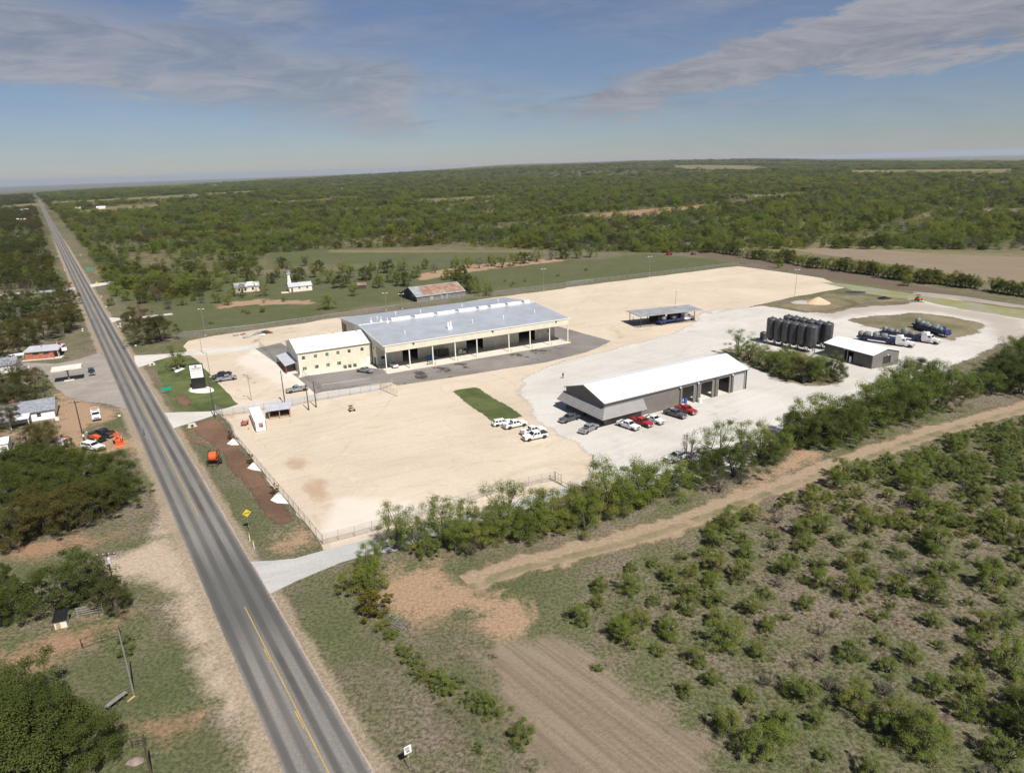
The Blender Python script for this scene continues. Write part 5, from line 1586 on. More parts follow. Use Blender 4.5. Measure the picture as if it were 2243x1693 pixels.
nm = ('first', 'second', 'third', 'fourth', 'fifth', 'last')
for row, pts in enumerate(([(480, 174), (533, 184), (586, 194), (640, 203), (696, 214), (757, 224)], [(592, 158), (644, 167), (696, 177), (750, 188), (808, 197), (866, 206)])):
    for k, (u, v) in enumerate(pts):
        p = P('G', u, v, 8.8)
        lab = 'black upright tank, %s from the left in the %s row' % (nm[k], 'near' if row == 0 else 'far')
        if proto is None: proto = big_tank((p.x, p.y, .01), lab)
        else: dup(proto, (p.x, p.y, .01), 0, lab)
p = P('H', 1370, 530)
bt = thing('water_tank', 'short black tank standing left of the tall tank rows', 'tank', (p.x, p.y))
MB().lathe((0, 0, 0), [(1.15, 0), (1.15, 2.3), (.9, 2.6), (.3, 2.75)], 16).build('shell', M['tankblack'], bt)
MB().lathe((0, 0, 2.72), [(.3, 0), (.3, .15)], 10).build('hatch', M['darksteel'], bt)

# ---- open shelter with dark screens ----------------------------------------------------
so = P('xE', 215, 742)
op = thing('open_shelter', 'open sided grey roofed shelter beside the low blue trailer', 'shelter', (so.x, so.y), frame(0, 72))
oW, oL = 8.5, 24.0
r = MB()
r.slab([(-1, -oW-.8, 4.3), (oL+2, -oW-.8, 4.3), (oL+2, 1, 4.55), (-1, 1, 4.55)], .22)
r.build('roof', M['oldgalv'], op)
for x in (0, 7.6, 15.2, 22.8):
    for y in (0, -oW): MB().box((x, y, 2.15), (.2, .2, 4.3)).build('post', M['darksteel'], op)
for x0, x1 in ((6.8, 13.6), (14.6, 20.6)):
    MB().box(((x0+x1)/2, -2.6, 2.0), (x1-x0, .25, 3.6)).build('screen_panel', M['void'], op)
struct(MB().box((oL/2-1, -oW/2, .04), (oL+2, oW+1, .06)).build('shelter_floor', M['lot']))
bpy.data.objects['shelter_floor'].location = (so.x, so.y, 0)
bpy.data.objects['shelter_floor'].rotation_euler = (0, 0, frame(0, 72))

# ---- barrels, crates, racks ---------------------------------------------------------------
def barrel(loc, label, mat='blue', group='drums by the warehouse wall', r=.45, h=1.25):
    t = thing('drum', label, 'drum', loc, 0, group)
    MB().lathe((0, 0, 0), [(r*.95, 0), (r, .03), (r*.97, .3*h), (r*1.02, .34*h), (r*.97, .38*h), (r*.97, .63*h), (r*1.02, .67*h), (r*.97, .71*h), (r, h), (r*.9, h+.01)], 12).build('shell', M[mat], t)
    MB().lathe((r*.5, 0, h), [(.05, 0), (.05, .05)], 6).build('bung', M['white'], t)
for k, (x, y) in enumerate(((15.6, 5.2), (16.7, 5.0), (17.8, 5.2), (16.1, 6.4), (17.3, 6.4))):
    barrel(mwp(x, y, .12), ('leftmost blue drum of the cluster under the warehouse bay', 'front middle blue drum under the warehouse bay', 'front right blue drum under the warehouse bay', 'rear left blue drum under the warehouse bay', 'rear right blue drum under the warehouse bay')[k])
for k, (x, y) in enumerate(((25.2, 1.2), (26.1, .6))):
    barrel(shp(x, y, .02), ('blue drum inside the first open bay of the grey shop', 'blue drum at the edge of the first shop bay')[k])
rk = thing('parts_rack', 'dark loaded rack standing against the warehouse back wall', 'rack', mwp(21.6, 6.9, .12), frame(0, 62))
for x in (-1.7, 0, 1.7): MB().box((x, 0, 1.3), (.1, .9, 2.6)).build('upright', M['darksteel'], rk)
for z in (.3, 1.1, 1.9): MB().box((0, 0, z), (3.5, .9, .08)).build('shelf', M['darksteel'], rk)
for k, z in enumerate((.65, 1.45, 2.2)): MB().box((-.1+k*.1, 0, z), (3.1, .8, .55)).build('stock', M['black'], rk)
cr = thing('crate_stack', 'pale boxes stacked beside the middle warehouse doorway', 'boxes', mwp(27.2, 6.6, .12), frame(0, 62))
for x, z, w in ((0, .5, 1.4), (1.5, .45, 1.2), (.2, 1.2, 1.0)): MB().box((x, 0, z), (w, 1.0, .8)).build('box', M['offwhite'], cr)
cb = thing('cabinet', 'black cabinet left of the middle warehouse doorway', 'cabinet', mwp(29.6, 7.0, .12), frame(0, 62))
MB().box((0, 0, .7), (1.2, .9, 1.4)).build('casing', M['black'], cb)
MB().box((0, -.47, .7), (1.0, .04, 1.2)).build('door', M['darksteel'], cb)
pw = thing('work_table', 'grey work table on the slab edge by a yellow bollard', 'table', mwp(14.3, .6, .12), frame(0, 62))
MB().box((0, 0, .85), (1.8, .8, .08)).build('tabletop', M['steel'], pw)
for sx in (-.8, .8):
    for sy in (-.3, .3): MB().box((sx, sy, .41), (.07, .07, .82)).build('leg', M['darksteel'], pw)
sk = thing('signboard', 'dark upright board between the drums and the rack', 'board', mwp(19.2, 7.7, .12), frame(0, 62))
MB().box((0, 0, 1.3), (.8, .12, 2.6)).build('board', M['black'], sk)
MB().box((0, 0, .05), (.9, .6, .1)).build('foot', M['darksteel'], sk)
bx = thing('white_bin', 'white bin standing at the post of the second shop bay', 'bin', shp(29.4, -1.0, .02), frame(0, SA))
MB().box((0, 0, .5), (.7, .7, 1.0)).build('casing', M['white'], bx)
MB().box((0, 0, 1.03), (.75, .75, .06)).build('lid', M['offwhite'], bx)

# ---- white office container, timber shelter ------------------------------------------------
cf = P('wF', 1270, 695)
ct = thing('container_office', 'long white container cabin with a sign on its end inside the yard fence', 'container', (cf.x, cf.y), frame(0, 64))
MB().box((1.15, 5.6, 1.35), (2.4, 11.2, 2.5)).build('body', M['white'], ct)
MB().box((1.15, 5.6, 2.64), (2.5, 11.3, .08)).build('roof', M['whiteroof'], ct)
for x in (-.04, 2.34): MB().box((x, -.03, 1.35), (.1, .08, 2.5)).build('corner_post', M['black'], ct)
MB().box((1.2, -.02, 1.55), (1.0, .03, 1.1)).build('end_sign', M['steel'], ct)
MB().box((1.4, -.04, 1.3), (.5, .02, .45)).build('emblem', M['redp'], ct)
for y in (1.8, 8.4): MB().box((-.06, y, 1.6), (.05, .6, .7)).build('window', M['glass'], ct)
MB().box((-.06, 5.2, 1.2), (.04, .9, 2.0)).build('door', M['offwhite'], ct)
for y in (1, 5, 9): MB().box((1.15, y, .06), (2.2, .3, .12)).build('skid', M['darksteel'], ct)
ot = P('wF', 1010, 520)
tl = thing('flat_trailer', 'small orange trailer parked beside the white container', 'trailer', (ot.x, ot.y), frame(0, -8))
MB().box((0, 0, .45), (2.6, 1.3, .1)).build('deck', M['rust'], tl)
f = MB()
for s in (-1, 1): f.box((0, s*.65, .7), (2.6, .06, .4))
f.box((1.9, 0, .42), (1.4, .08, .08))
f.build('side_rail', M['orange'], tl)
add_wheels(tl, (-.2,), .75, .3, wheel_mesh(.3, .18))
for k, (u, v) in enumerate(((965, 470), (1090, 625))):
    q = P('wF', u, v)
    z_ = thing('traffic_cone', ('orange marker beside the container trailer', 'low stake near the container end')[k], 'marker', (q.x, q.y))
    MB().lathe((0, 0, 0), [(.2, 0), (.2, .04), (.13, .05), (.03, .6)], 8).build('cone', M['orange'], z_)
    MB().box((0, 0, .02), (.42, .42, .04)).build('base', M['black'], z_)
tf = P('C', 1150, 1105)
ts = thing('timber_shelter', 'small timber shelter with a blue grey sloping roof by the driveway fence', 'shelter', (tf.x, tf.y), frame(0, 72))
r = MB()
r.slab([(-.6, -.5, 2.5), (5.4, -.5, 2.5), (5.4, 4.2, 2.8), (-.6, 4.2, 2.8)], .12)
r.build('roof', M['palegreyroof'], ts)
for x in (0, 2.45, 4.9):
    for y in (0, 3.7): MB().box((x, y, 1.22), (.14, .14, 2.44)).build('post', M['timber'], ts)
for y in (.0, 3.7):
    for a in (0, 2.45): MB().box((a+1.22, y, .6), (2.3, .07, .14)).build('rail', M['timber'], ts)
MB().box((2.45, 0, 2.32), (5.2, .1, .2)).build('beam', M['timber'], ts)
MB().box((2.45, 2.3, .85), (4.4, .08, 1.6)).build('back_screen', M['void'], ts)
MB().box((2.45, 1.5, .45), (4.2, .4, .07)).build('bench', M['timber'], ts)

# ---- business sign ------------------------------------------------------------------------
a_, b2 = P('C', 480, 842), P('C', 600, 828)
u_ = (b2-a_).normalized()
sg = thing('business_sign', 'tall black sign with white panels standing in an oval stone bed', 'sign', ((a_+b2)/2).to_tuple(), math.atan2(u_.y, u_.x))
SWd = (b2-a_).length
MB().box((0, .35, 3.65), (SWd, .7, 7.3)).build('cabinet', M['black'], sg)
top = MB().box((0, -.03, 6.3), (SWd-.36, .06, 1.6)).build('upper_panel', M['white'], sg)
low = MB().box((0, -.03, 4.35), (SWd-.36, .06, 2.1)).build('lower_panel', M['white'], sg)
lg = MB()
lg.box((-.12, -.075, 6.67), (.3, .02, .55))
lg.build('logo', M['steel'], top)
MB().box((.1, -.08, 6.63), (.22, .02, .62)).build('logo', M['redp'], top)
tx = MB()
x = -1.2
for k in range(11):
    w = .13+.06*((k*7) % 3)
    tx.box((x+w/2, -.075, 6.1), (w, .02, .2))
    x += w+.055
tx.box((.1, -.075, 5.83), (1.6, .02, .06))
tx.build('lettering', M['navyp'], top)
tx = MB()
for j, z in enumerate((4.95, 4.6, 4.2, 3.85)):
    x = -1.3
    k = 0
    while x < 1.15:
        w = .12+.09*((k*5+j*3) % 4)
        tx.box((x+w/2, -.075, z), (w, .02, .09))
        x += w+.08
        k += 1
tx.build('lettering', M['palegreyroof'], low)
for z in (2.6, 1.7, .8): MB().box((0, -.01, z), (SWd-.2, .03, .03)).build('joint', M['darksteel'], sg)
for k, s in enumerate((-1, 1)):
    q = (a_+b2)/2+u_*s*2.2
    fl_ = thing('flood_light', ('small ground flood light left of the black sign', 'small ground flood light right of the black sign')[k], 'light', (q.x, q.y-.9), 0)
    MB().box((0, 0, .12), (.2, .2, .24)).build('base', M['steel'], fl_)
    MB().box((0, .05, .32), (.5, .25, .25)).build('lamp', M['palegreyroof'], fl_)

# ---- roadside signs ----------------------------------------------------------------------
def glyphs(mb, text, x0, z, h, y=-.04):
    """block capitals and figures from strokes on a 3x5 grid"""
    F = {'7': '111001001010010', '1': '010110010010111', '5': '111100111001111', '0': '111101101101111', '6': '111100111101111', 'L': '100100100100111', 'S': '111100111001111', 'P': '111101111100100', 'E': '111100110100111', 'D': '110101101101110', 'I': '111010010010111', 'M': '101111111101101', 'T': '111010010010010', 'F': '111100110100100', ' ': '0'*15, '9': '111101111001111'}
    c = h/5
    for ch_ in text:
        g = F.get(ch_, '1'*15)
        for i, b in enumerate(g):
            if b == '1': mb.box((x0+(i % 3+.5)*c, y, z+h/2-(i//3+.5)*c), (c, .02, c))
        x0 += 4*c
    return mb
def post_sign(name, label, base, top, w, h, mat, border=None, diamond=False, rz=None, text=None, tcol='black', posts=1):
    g = P(*base)
    H_ = ht(base, top)
    rz = rz if rz is not None else math.atan2(RN.y, RN.x)
    t = thing(name, label, 'sign', (g.x, g.y), rz)
    for s in ((0,) if posts == 1 else (-w*.3, w*.3)): MB().tube((s, .05, 0), (s, .05, H_-.05), .045, n=6).build('post', M['palepole'], t)
    pl = MB()
    if diamond:
        q = w/2*1.2
        pl.prism_y([(0, H_-2*q), (q, H_-q), (0, H_), (-q, H_-q)], -.02, .02)
    else: pl.box((0, -.01, H_-h/2), (w, .04, h))
    pnl = pl.build('panel', M[mat], t)
    if text:
        tb = MB()
        for (s, x, z, hh) in text: glyphs(tb, s, x, H_+z, hh)
        tb.build('lettering', M[tcol], pnl)
    return t, H_
M['signgreen'] = pmat('sign_green', (.0, .30, .20), .4, .05)
sw_, H_ = post_sign('speed_sign', 'white rectangular road sign in the grass right of the road', ('S', 897, 1684), ('S', 892, 1633), .80, .95, 'white', text=[('SPEED', -.30, -.2, .12), ('LIMIT', -.30, -.4, .12), ('55', -.16, -.66, .24)])
MB().box((0, 0, H_-1.35), (.16, .05, .14)).build('marker_plate', M['yellowp'], sw_)
dm, H_ = post_sign('warning_sign', 'yellow diamond warning sign on the verge below the orange reel', ('yC', 541, 745), ('yC', 517, 570), 1.22, 1.22, 'yellowp', diamond=True)
ar = MB()
ar.box((0, -.04, H_-.73), (.62, .02, .07))
ar.prism_y([(.30, H_-.85), (.46, H_-.73), (.30, H_-.61)], -.05, -.03)
ar.prism_y([(-.30, H_-.85), (-.46, H_-.73), (-.30, H_-.61)], -.05, -.03)
ar.build('arrow', M['black'], dm)
post_sign('guide_sign', 'green guide sign beside the lawn and the road', ('B', 1912, 845), ('B', 1905, 775), 2.4, .75, 'signgreen', posts=2)
post_sign('guide_sign', 'distant green guide sign near the orange soil', ('A', 790, 800), ('A', 790, 738), 3.0, 1.2, 'signgreen', posts=2)
post_sign('warning_sign', 'distant amber diamond sign right of the road', ('A', 845, 905), ('A', 843, 855), 1.2, 1.2, 'yellowp', diamond=True)
post_sign('stop_sign', 'red sign at the left edge of the road', ('A', 618, 895), ('A', 618, 862), 1.4, .75, 'redp')
post_sign('store_sign', 'white sign on a tall post beside the brick store', ('xC', 1615, 1190), ('xC', 1655, 875), 1.5, 1.2, 'white', rz=frame(0, 60))
for k, (u, v) in enumerate(((545, 830), (578, 885))):
    g = P('yC', u, v)
    dl = thing('marker_post', ('thin white marker post nearer the yellow diamond sign', 'white marker post with yellow top on the verge')[k], 'post', (g.x, g.y), 0, 'marker posts on the verge')
    MB().tube((0, 0, 0), (0, 0, 1.1), .07, n=6).build('stem', M['white'], dl)
    MB().tube((0, 0, 1.1), (0, 0, 1.45), .075, n=6).build('cap', M['yellowp'], dl)
for k, (z, u, v, h_) in enumerate((('A', 1043, 1240, 1.0), ('A', 1178, 1430, 1.0), ('A', 720, 1290, 1.3), ('B', 1372, 1135, 1.0), ('xC', 2010, 545, 1.0), ('A', 920, 1090, .9), ('A', 880, 1000, .9), ('A', 505, 650, 1.2), ('A', 700, 640, 1.2), ('A', 560, 770, 1.2))):
    g = P(z, u, v)
    mbx = thing('mailbox', ('white box by the far driveway trees', 'small white box on the green verge', 'grey box on a post by the dark tree shadow', 'white stake in the grass near the service truck', 'white box just left of the road above the store', 'pale post on the right road verge', 'pale post farther along the right road verge', 'white board far up the left verge', 'white box far up the right verge', 'small white post at the far crossing')[k], 'roadside box', (g.x, g.y), .4)
    MB().box((0, 0, h_*.4), (.1, .1, h_*.8)).build('post', M['palepole'], mbx)
    MB().box((0, 0, h_*.9), (.55, .3, .35)).build('box', M['white'], mbx)

# ---- poles ------------------------------------------------------------------------------------
def util_pole(label, base, top, arm=True, lamp=False, can=False, mat='pole', rad=.16, meter=False, armrz=.15):
    g = P(*base)
    H_ = ht(base, top)
    t = thing('utility_pole', label, 'utility pole', (g.x, g.y))
    MB().tube((0, 0, 0), (0, 0, H_), rad, rad*.65, 8).build('shaft', M[mat], t)
    if arm:
        a = MB().box((0, -.18, H_-.35), (2.6, .12, .14), armrz).build('crossarm', M['pole'], t)
        i_ = MB()
        for s in (-1.15, -.4, .4, 1.15): i_.lathe((s*math.cos(armrz), s*math.sin(armrz)-.18, H_-.28), [(.05, 0), (.07, .1), (.03, .18)], 6)
        i_.build('insulator', M['offwhite'], a)
    if can: MB().lathe((.3, -.25, H_-1.7), [(.24, 0), (.26, .05), (.26, .85), (.2, .92)], 10).build('transformer', M['palegreyroof'], t)
    if lamp:
        l = MB()
        l.tube((0, 0, H_-.4), (1.0, 0, H_-.1), .04, n=5)
        l.box((1.2, 0, H_-.1), (.6, .25, .15))
        l.build('lamp', M['steel'], t)
    if meter: MB().box((.22, -.12, 1.5), (.35, .25, .6)).build('meter_box', M['white'], t)
    return t
util_pole('dark utility pole with crossarm beside the black pickup and white wagon', ('B', 962, 1392), ('B', 870, 922), meter=True)
util_pole('black pole with a lamp near the gate beside the business sign', ('C', 677, 1088), ('C', 627, 768), arm=False, lamp=True, rad=.15)
util_pole('dark pole with a pale box halfway up behind the timber shelter', ('C', 1282, 968), ('C', 1243, 678), arm=False, can=True)
util_pole('left of the two close dark poles by the yard fence', ('C', 1488, 1022), ('C', 1465, 795), arm=False)
util_pole('right of the two close dark poles by the yard fence', ('C', 1552, 997), ('C', 1538, 770), arm=False)
util_pole('utility pole with a white transformer between two round bushes', ('yB', 825, 380), ('yB', 762, 92), can=True, rad=.13)
util_pole('grey leaning pole at the corner of the pipe fence', ('yB', 955, 1108), ('yB', 866, 655), arm=False, mat='palepole', rad=.11)
util_pole('pole rising past the bottom edge beside a small bush', ('yB', 1085, 1700), ('yB', 1015, 1412), arm=False, rad=.13)
def light_pole(label, base, top, heads=1, rz=0.0, mat='palepole'):
    g = P(*base)
    H_ = ht(base, top)
    t = thing('light_pole', label, 'light pole', (g.x, g.y), rz, 'yard light poles')
    MB().tube((0, 0, 0), (0, 0, H_), .10, .06, 8).build('shaft', M[mat], t)
    MB().box((0, 0, .15), (.45, .45, .3)).build('footing', M['concrete'], t)
    for k in range(heads):
        s = (-1, 1)[k % 2]
        h = MB()
        h.tube((0, 0, H_-.1), (s*.7, 0, H_), .035, n=5)
        h.box((s*.9, 0, H_), (.6, .35, .16))
        h.build('lamp', M['white'] if heads > 1 else M['steel'], t)
    return t
light_pole('slim light pole at the edge of the front lawn', ('C', 637, 735), ('C', 617, 520), 1)
light_pole('slim light pole in the middle of the dirt car park', ('C', 992, 945), ('C', 970, 712), 1)
light_pole('thin light pole by the driveway below the far fence', ('C', 565, 525), ('C', 546, 350), 1)
light_pole('tall light pole standing at the far yard fence', ('C', 592, 375), ('C', 560, 145), 2)
light_pole('twin headed light pole just behind the warehouse roof', ('D', 1440, 205), ('D', 1430, 10), 2)
light_pole('light pole behind the warehouse in front of the barn', ('D', 1615, 185), ('D', 1597, 20), 2)
light_pole('twin headed light pole at the back fence right of the barn trees', ('wG', 1665, 985), ('wG', 1640, 750), 2)
light_pole('light pole on the bare back yard behind the open shelter', ('xE', 1325, 300), ('xE', 1322, -60), 2)
light_pole('lone light pole at the right edge of the bare back yard', ('H', 1625, 180), ('H', 1630, -35), 2)
light_pole('farthest light pole at the back corner of the bare yard', ('yG', 843, 532), ('yG', 843, 455), 2)
light_pole('light pole on the grass beyond the back fence', ('yG', 402, 590), ('yG', 398, 490), 2)
fp = P('yB', 262, 480)
ftw = thing('flood_light_mast', 'black mast with two flood lights beside the round bush', 'flood light', (fp.x, fp.y), .2)
MB().tube((0, 0, 0), (0, 0, 3.0), .06, n=6).build('shaft', M['black'], ftw)
for z in (2.9, 1.6): MB().box((-.15, -.1, z), (.8, .3, .6)).build('lamp', M['black'], ftw)
MB().box((0, 0, .08), (1.4, .8, .16)).build('base', M['steel'], ftw)
fg = P('xC', 1460, 1130)
fpole = thing('flag_pole', 'flag pole with a faded red and white flag by the brick store', 'flag pole', (fg.x, fg.y))
FH = 5.6
MB().tube((0, 0, 0), (0, 0, FH), .05, n=6).build('shaft', M['white'], fpole)
fb = MB()
n_ = 8
vs = [(k*.16, .06*math.sin(k*1.1), FH-.2-.07*k-(z*.8)) for z in (0, 1) for k in range(n_)]
fb.add(vs, [(k, k+1, n_+k+1, n_+k) for k in range(n_-1)])
fb.build('flag', M['redp'], fpole)

# ---- chain link fences --------------------------------------------------------------------------
M['mesh'] = pmat('galvanised_wire', (.34, .34, .34), .5, .06, 2, metal=.4)
POSTM = MB().tube((0, 0, 0), (0, 0, 2.0), .045, n=6).mesh('post', M['mesh'])
def chain_fence(label, pts, h=1.9, gap=3.0, wire=.28, wr=.014, arms=False):
    t = thing('chain_link_fence', label, 'fence', (pts[0].x, pts[0].y), 0, 'chain link fences round the yards')
    o = pts[0]
    rail, wires = MB(), MB()
    for i in range(len(pts)-1):
        a, b = pts[i]-o, pts[i+1]-o
        L_ = (b-a).length
        u = (b-a)/L_
        k = max(1, round(L_/gap))
        for j in range(k+(i == len(pts)-2)):
            p = a+u*(L_*j/k)
            q = link('post', POSTM, t, (p.x, p.y, 0))
            q.scale = (1, 1, (h+.06)/2)
        rail.tube((a.x, a.y, h), (b.x, b.y, h), .035, n=5)
        rail.tube((a.x, a.y, .06), (b.x, b.y, .06), .015, n=4)
        n = int(L_/wire)
        nn = Vector((-u.y, u.x, 0))
        for d in (1, -1):
            for j in range(-int(h/wire), n+1):
                s0, s1 = j*wire, j*wire+h
                z0, z1 = (0, h) if d > 0 else (h, 0)
                c0, c1 = max(0, s0), min(L_, s1)
                if c1 <= c0: continue
                za, zb = z0+(z1-z0)*(c0-s0)/h, z0+(z1-z0)*(c1-s0)/h
                p, q = a+u*c0, a+u*c1
                p3, q3 = Vector((p.x, p.y, za)), Vector((q.x, q.y, zb))
                up = Vector((0, 0, wr))
                wires.add([p3-up, q3-up, q3+up, p3+up], [(0, 1, 2, 3)])
    rail.build('top_rail', M['mesh'], t)
    w = wires.build('wire_mesh', M['mesh'], t)
    w['kind'] = 'stuff'
    return t
chain_fence('chain link fence along the brown soil bed facing the road', PL('C', [(683, 1035), (830, 1210)])+PL('yC', [(430, 20), (640, 270), (860, 530), (1132, 858)]))
chain_fence('chain link fence along the side road at the bottom of the bare yard', PL('yC', [(1136, 856), (1262, 822), (1392, 790), (1532, 750), (1672, 712)])+PL('wE', [(420, 1010), (730, 940), (1000, 890), (1250, 830), (1490, 790)]))
chain_fence('chain link fence between the driveway and the bare yard', PL('C', [(745, 1072), (930, 1050), (1100, 1020), (1350, 985), (1560, 940), (1850, 890), (2110, 845)]))
chain_fence('chain link fence round the front edge of the office asphalt', PL('D', [(520, 925), (735, 1090), (1000, 1055), (1265, 1015)]))
chain_fence('chain link fence on the left side of the office asphalt', PL('C', [(1062, 470), (1130, 530), (1195, 590)]))
chain_fence('long chain link fence between the back yard and the pasture', PL('C', [(330, 395), (590, 372), (1000, 325), (1450, 262)])+PL('wG', [(0, 1200), (640, 1105), (1200, 1030), (1700, 970), (2212, 905)])+PL('yG', [(0, 630), (400, 585), (835, 533)]), gap=4, wire=.45, wr=.02)
chain_fence('chain link fence along the right side of the bare back yard', PL('yG', [(838, 534), (1040, 562), (1245, 594)]), gap=5, wire=.5, wr=.02)
def gate(label, z, a, b, h=1.8, mat='yellowp', bars=4, cat='gate', z0=.15):
    p, q = P(z, *a), P(z, *b)
    u = (q-p).normalized()
    L_ = (q-p).length
    t = thing('gate', label, cat, (p.x, p.y), math.atan2(u.y, u.x), 'gates and barriers')
    for x in (0, L_): MB().tube((x, 0, 0), (x, 0, h+.15), .07, n=6).build('post', M[mat], t)
    for k in range(bars):
        zz = z0+(h-z0)*k/max(1, bars-1)
        MB().tube((.05, 0, zz), (L_-.05, 0, zz), .035, n=5).build('bar', M['mesh'] if mat == 'yellowp' else M[mat], t)
    for k in range(1, max(2, int(L_/1.5))):
        x = L_*k/max(2, int(L_/1.5))
        MB().tube((x, 0, z0), (x, 0, h), .03, n=5).build('stile', M['mesh'] if mat == 'yellowp' else M[mat], t)
    return t
gate('steel gate with yellow posts at the corner of the asphalt apron', 'D', (1380, 1075), (1560, 1150))
gate('short steel gate across the driveway end near the yellow posts', 'D', (1375, 1075), (1505, 1030))
gate('narrow dark gate in the fence at the lower yard edge', 'wE', (1500, 790), (1612, 858), 1.9, 'mesh', 3)
gate('low dark bars lying across the side road by the trees', 'wE', (1400, 770), (1860, 1000), .9, 'darksteel', 2, 'barrier')  # dark diagonal built as two posts with low bars
gate('rusty pipe fence beside the red dirt drive', 'yB', (588, 780), (862, 690), 1.3, 'pole', 2, 'pipe fence')
gate('rusty pipe gate at the bottom edge of the grass', 'yB', (945, 1495), (1040, 1470), 1.3, 'pole', 3, 'pipe gate')
gate('grey metal rails leaning beside the round bush', 'yB', (555, 552), (735, 515), 1.2, 'mesh', 4, 'rails')
gate('tall light post pair at the fence gate by the black pole', 'C', (742, 1075), (690, 1050), 2.2, 'mesh', 3)
bm_ = P('yB', 760, 1235)
bq = P('yB', 905, 1125)
u = (bq-bm_)
bn = thing('log_rail', 'pale timber rail on short legs beside the big oak', 'rail', (bm_.x, bm_.y), math.atan2(u.y, u.x))
for y in (-.2, .08): MB().box((u.length/2, y, .75), (u.length, .22, .1)).build('plank', M['palepole'], bn)
for x in (.4, u.length/2, u.length-.4): MB().box((x, 0, .35), (.14, .4, .7)).build('leg', M['pole'], bn)
lg_ = P('yB', 908, 1165)
lq = P('yB', 962, 1122)
u = lq-lg_
pk = thing('loose_plank', 'pale plank lying on the grass by the leaning pole', 'plank', (lg_.x, lg_.y), math.atan2(u.y, u.x))
MB().box((u.length/2, 0, .08), (u.length, .2, .12)).build('board', M['timber'], pk)
gm = P('yC', 1720, 1520)
mg = thing('metal_gate_panel', 'grey metal gate panel propped beside the bushes near the side road', 'gate panel', (gm.x, gm.y), R(-38))
for k in range(6): MB().tube((-1.6, -.75+k*.3, .25+k*.12), (1.6, -.75+k*.3, .25+k*.12), .035, n=5).build('bar', M['chrome'], mg)
for x in (-1.6, 0, 1.6): MB().tube((x, -.75, .25), (x, .75, .85), .04, n=5).build('stile', M['chrome'], mg)
MB().tube((-1.6, -.75, .3), (1.6, .75, .9), .03, n=5).build('brace', M['chrome'], mg)
for x in (-1.5, 1.5): MB().tube((x, .7, 0), (x, .7, .85), .04, n=5).build('prop', M['pole'], mg)
bs_ = P('yC', 1500, 1140)
bo = thing('upturned_boat', 'small pale upturned boat among the bushes by the side road', 'boat', (bs_.x, bs_.y), R(20))
bb = MB()
bb.add([(-1.2, -.5, .1), (1.0, -.45, .1), (1.7, 0, .1), (1.0, .45, .1), (-1.2, .5, .1), (-1.1, -.3, .55), (.9, -.28, .6), (1.3, 0, .55), (.9, .28, .6), (-1.1, .3, .55)], [(0, 1, 6, 5), (1, 2, 7, 6), (2, 3, 8, 7), (3, 4, 9, 8), (4, 0, 5, 9), (5, 6, 7, 8, 9)])
bb.build('hull', M['palegreyroof'], bo)
for x in (-.8, .7): MB().box((x, 0, .3), (.2, .9, .6)).build('trestle', M['pole'], bo)
# small hut
hu = P('yB', 395, 648)
hq = P('yB', 482, 628)
u = (hq-hu).normalized()
ht_ = thing('small_hut', 'small white hut with a black roof beside the red dirt drive', 'hut', (hu.x, hu.y), math.atan2(u.y, u.x))
hw = (hq-hu).length
MB().box((hw/2, .8, .65), (hw, 1.6, 1.3)).build('wall', M['offwhite'], ht_)
MB().slab([(-.15, -.25, 1.32), (hw+.15, -.25, 1.32), (hw+.15, 1.85, 1.75), (-.15, 1.85, 1.75)], .08).build('roof', M['black'], ht_)
MB().box((hw*.3, -.02, .55), (.5, .03, 1.0)).build('door', M['timber'], ht_)

# culvert heads
for k, (z, u0, v0, s) in enumerate((('C', 132, 632, 1.0), ('C', 480, 1168, 1.1), ('A', 1035, 1250, .7))):
    g = P(z, u0, v0)
    cv = thing('culvert_head', ('pale concrete culvert end beside the upper driveway', 'pale concrete culvert end below the lower driveway', 'white concrete culvert end by the far drive')[k], 'culvert', (g.x, g.y), R(30))
    b = MB()
    b.prism_y([(-1.0*s, 0), (1.0*s, 0), (.7*s, .8*s), (-.7*s, .8*s)], -.2, .5*s)
    b.build('headwall', M['concrete'], cv)
    MB().tube((0, -.24, .38*s), (0, .3, .38*s), .3*s, n=12).build('pipe_mouth', M['void'], cv)

# ---- machines ------------------------------------------------------------------------------------
rl0 = P('wF', 325, 1410)
reel = thing('cable_reel', 'orange conduit reel on a small trailer at the soil bed', 'cable reel', (rl0.x, rl0.y), R(5))
reel.scale = (1.25,)*3
rd = MB()
rd.lathe_x((0, 0, 1.35), [(.55, -.62), (.78, -.6), (.8, -.3), (.78, 0), (.8, .3), (.78, .6), (.55, .62)], 18)
rd.build('conduit_coil', M['orange'], reel)
for s in (-1, 1):
    rm = MB()
    for k in range(16):
        a0, a1 = k*math.pi/8, (k+1)*math.pi/8
        rm.tube((s*.68, 1.08*math.cos(a0), 1.35+1.08*math.sin(a0)), (s*.68, 1.08*math.cos(a1), 1.35+1.08*math.sin(a1)), .05, n=5)
        if k % 4 == 0: rm.tube((s*.68, 0, 1.35), (s*.68, 1.08*math.cos(a0), 1.35+1.08*math.sin(a0)), .04, n=4)
    rm.build('reel_rim', M['darksteel'], reel)
    MB().prism_y([(s*.85-.06, .5), (s*.85+.06, .5), (s*.85+.05, 1.4), (s*.85-.05, 1.4)], -.06, .06).build('stand', M['darksteel'], reel)
fr_ = MB()
for s in (-1, 1): fr_.box((s*.85, -.2, .5), (.12, 2.4, .12))
fr_.box((0, -1.35, .5), (1.8, .12, .12))
fr_.box((0, .95, .5), (1.8, .12, .12))
fr_.tube((0, -1.35, .5), (.4, -2.4, .4), .06, n=5)
fr_.build('trailer_frame', M['darksteel'], reel)
RW = wheel_mesh(.36, .24)
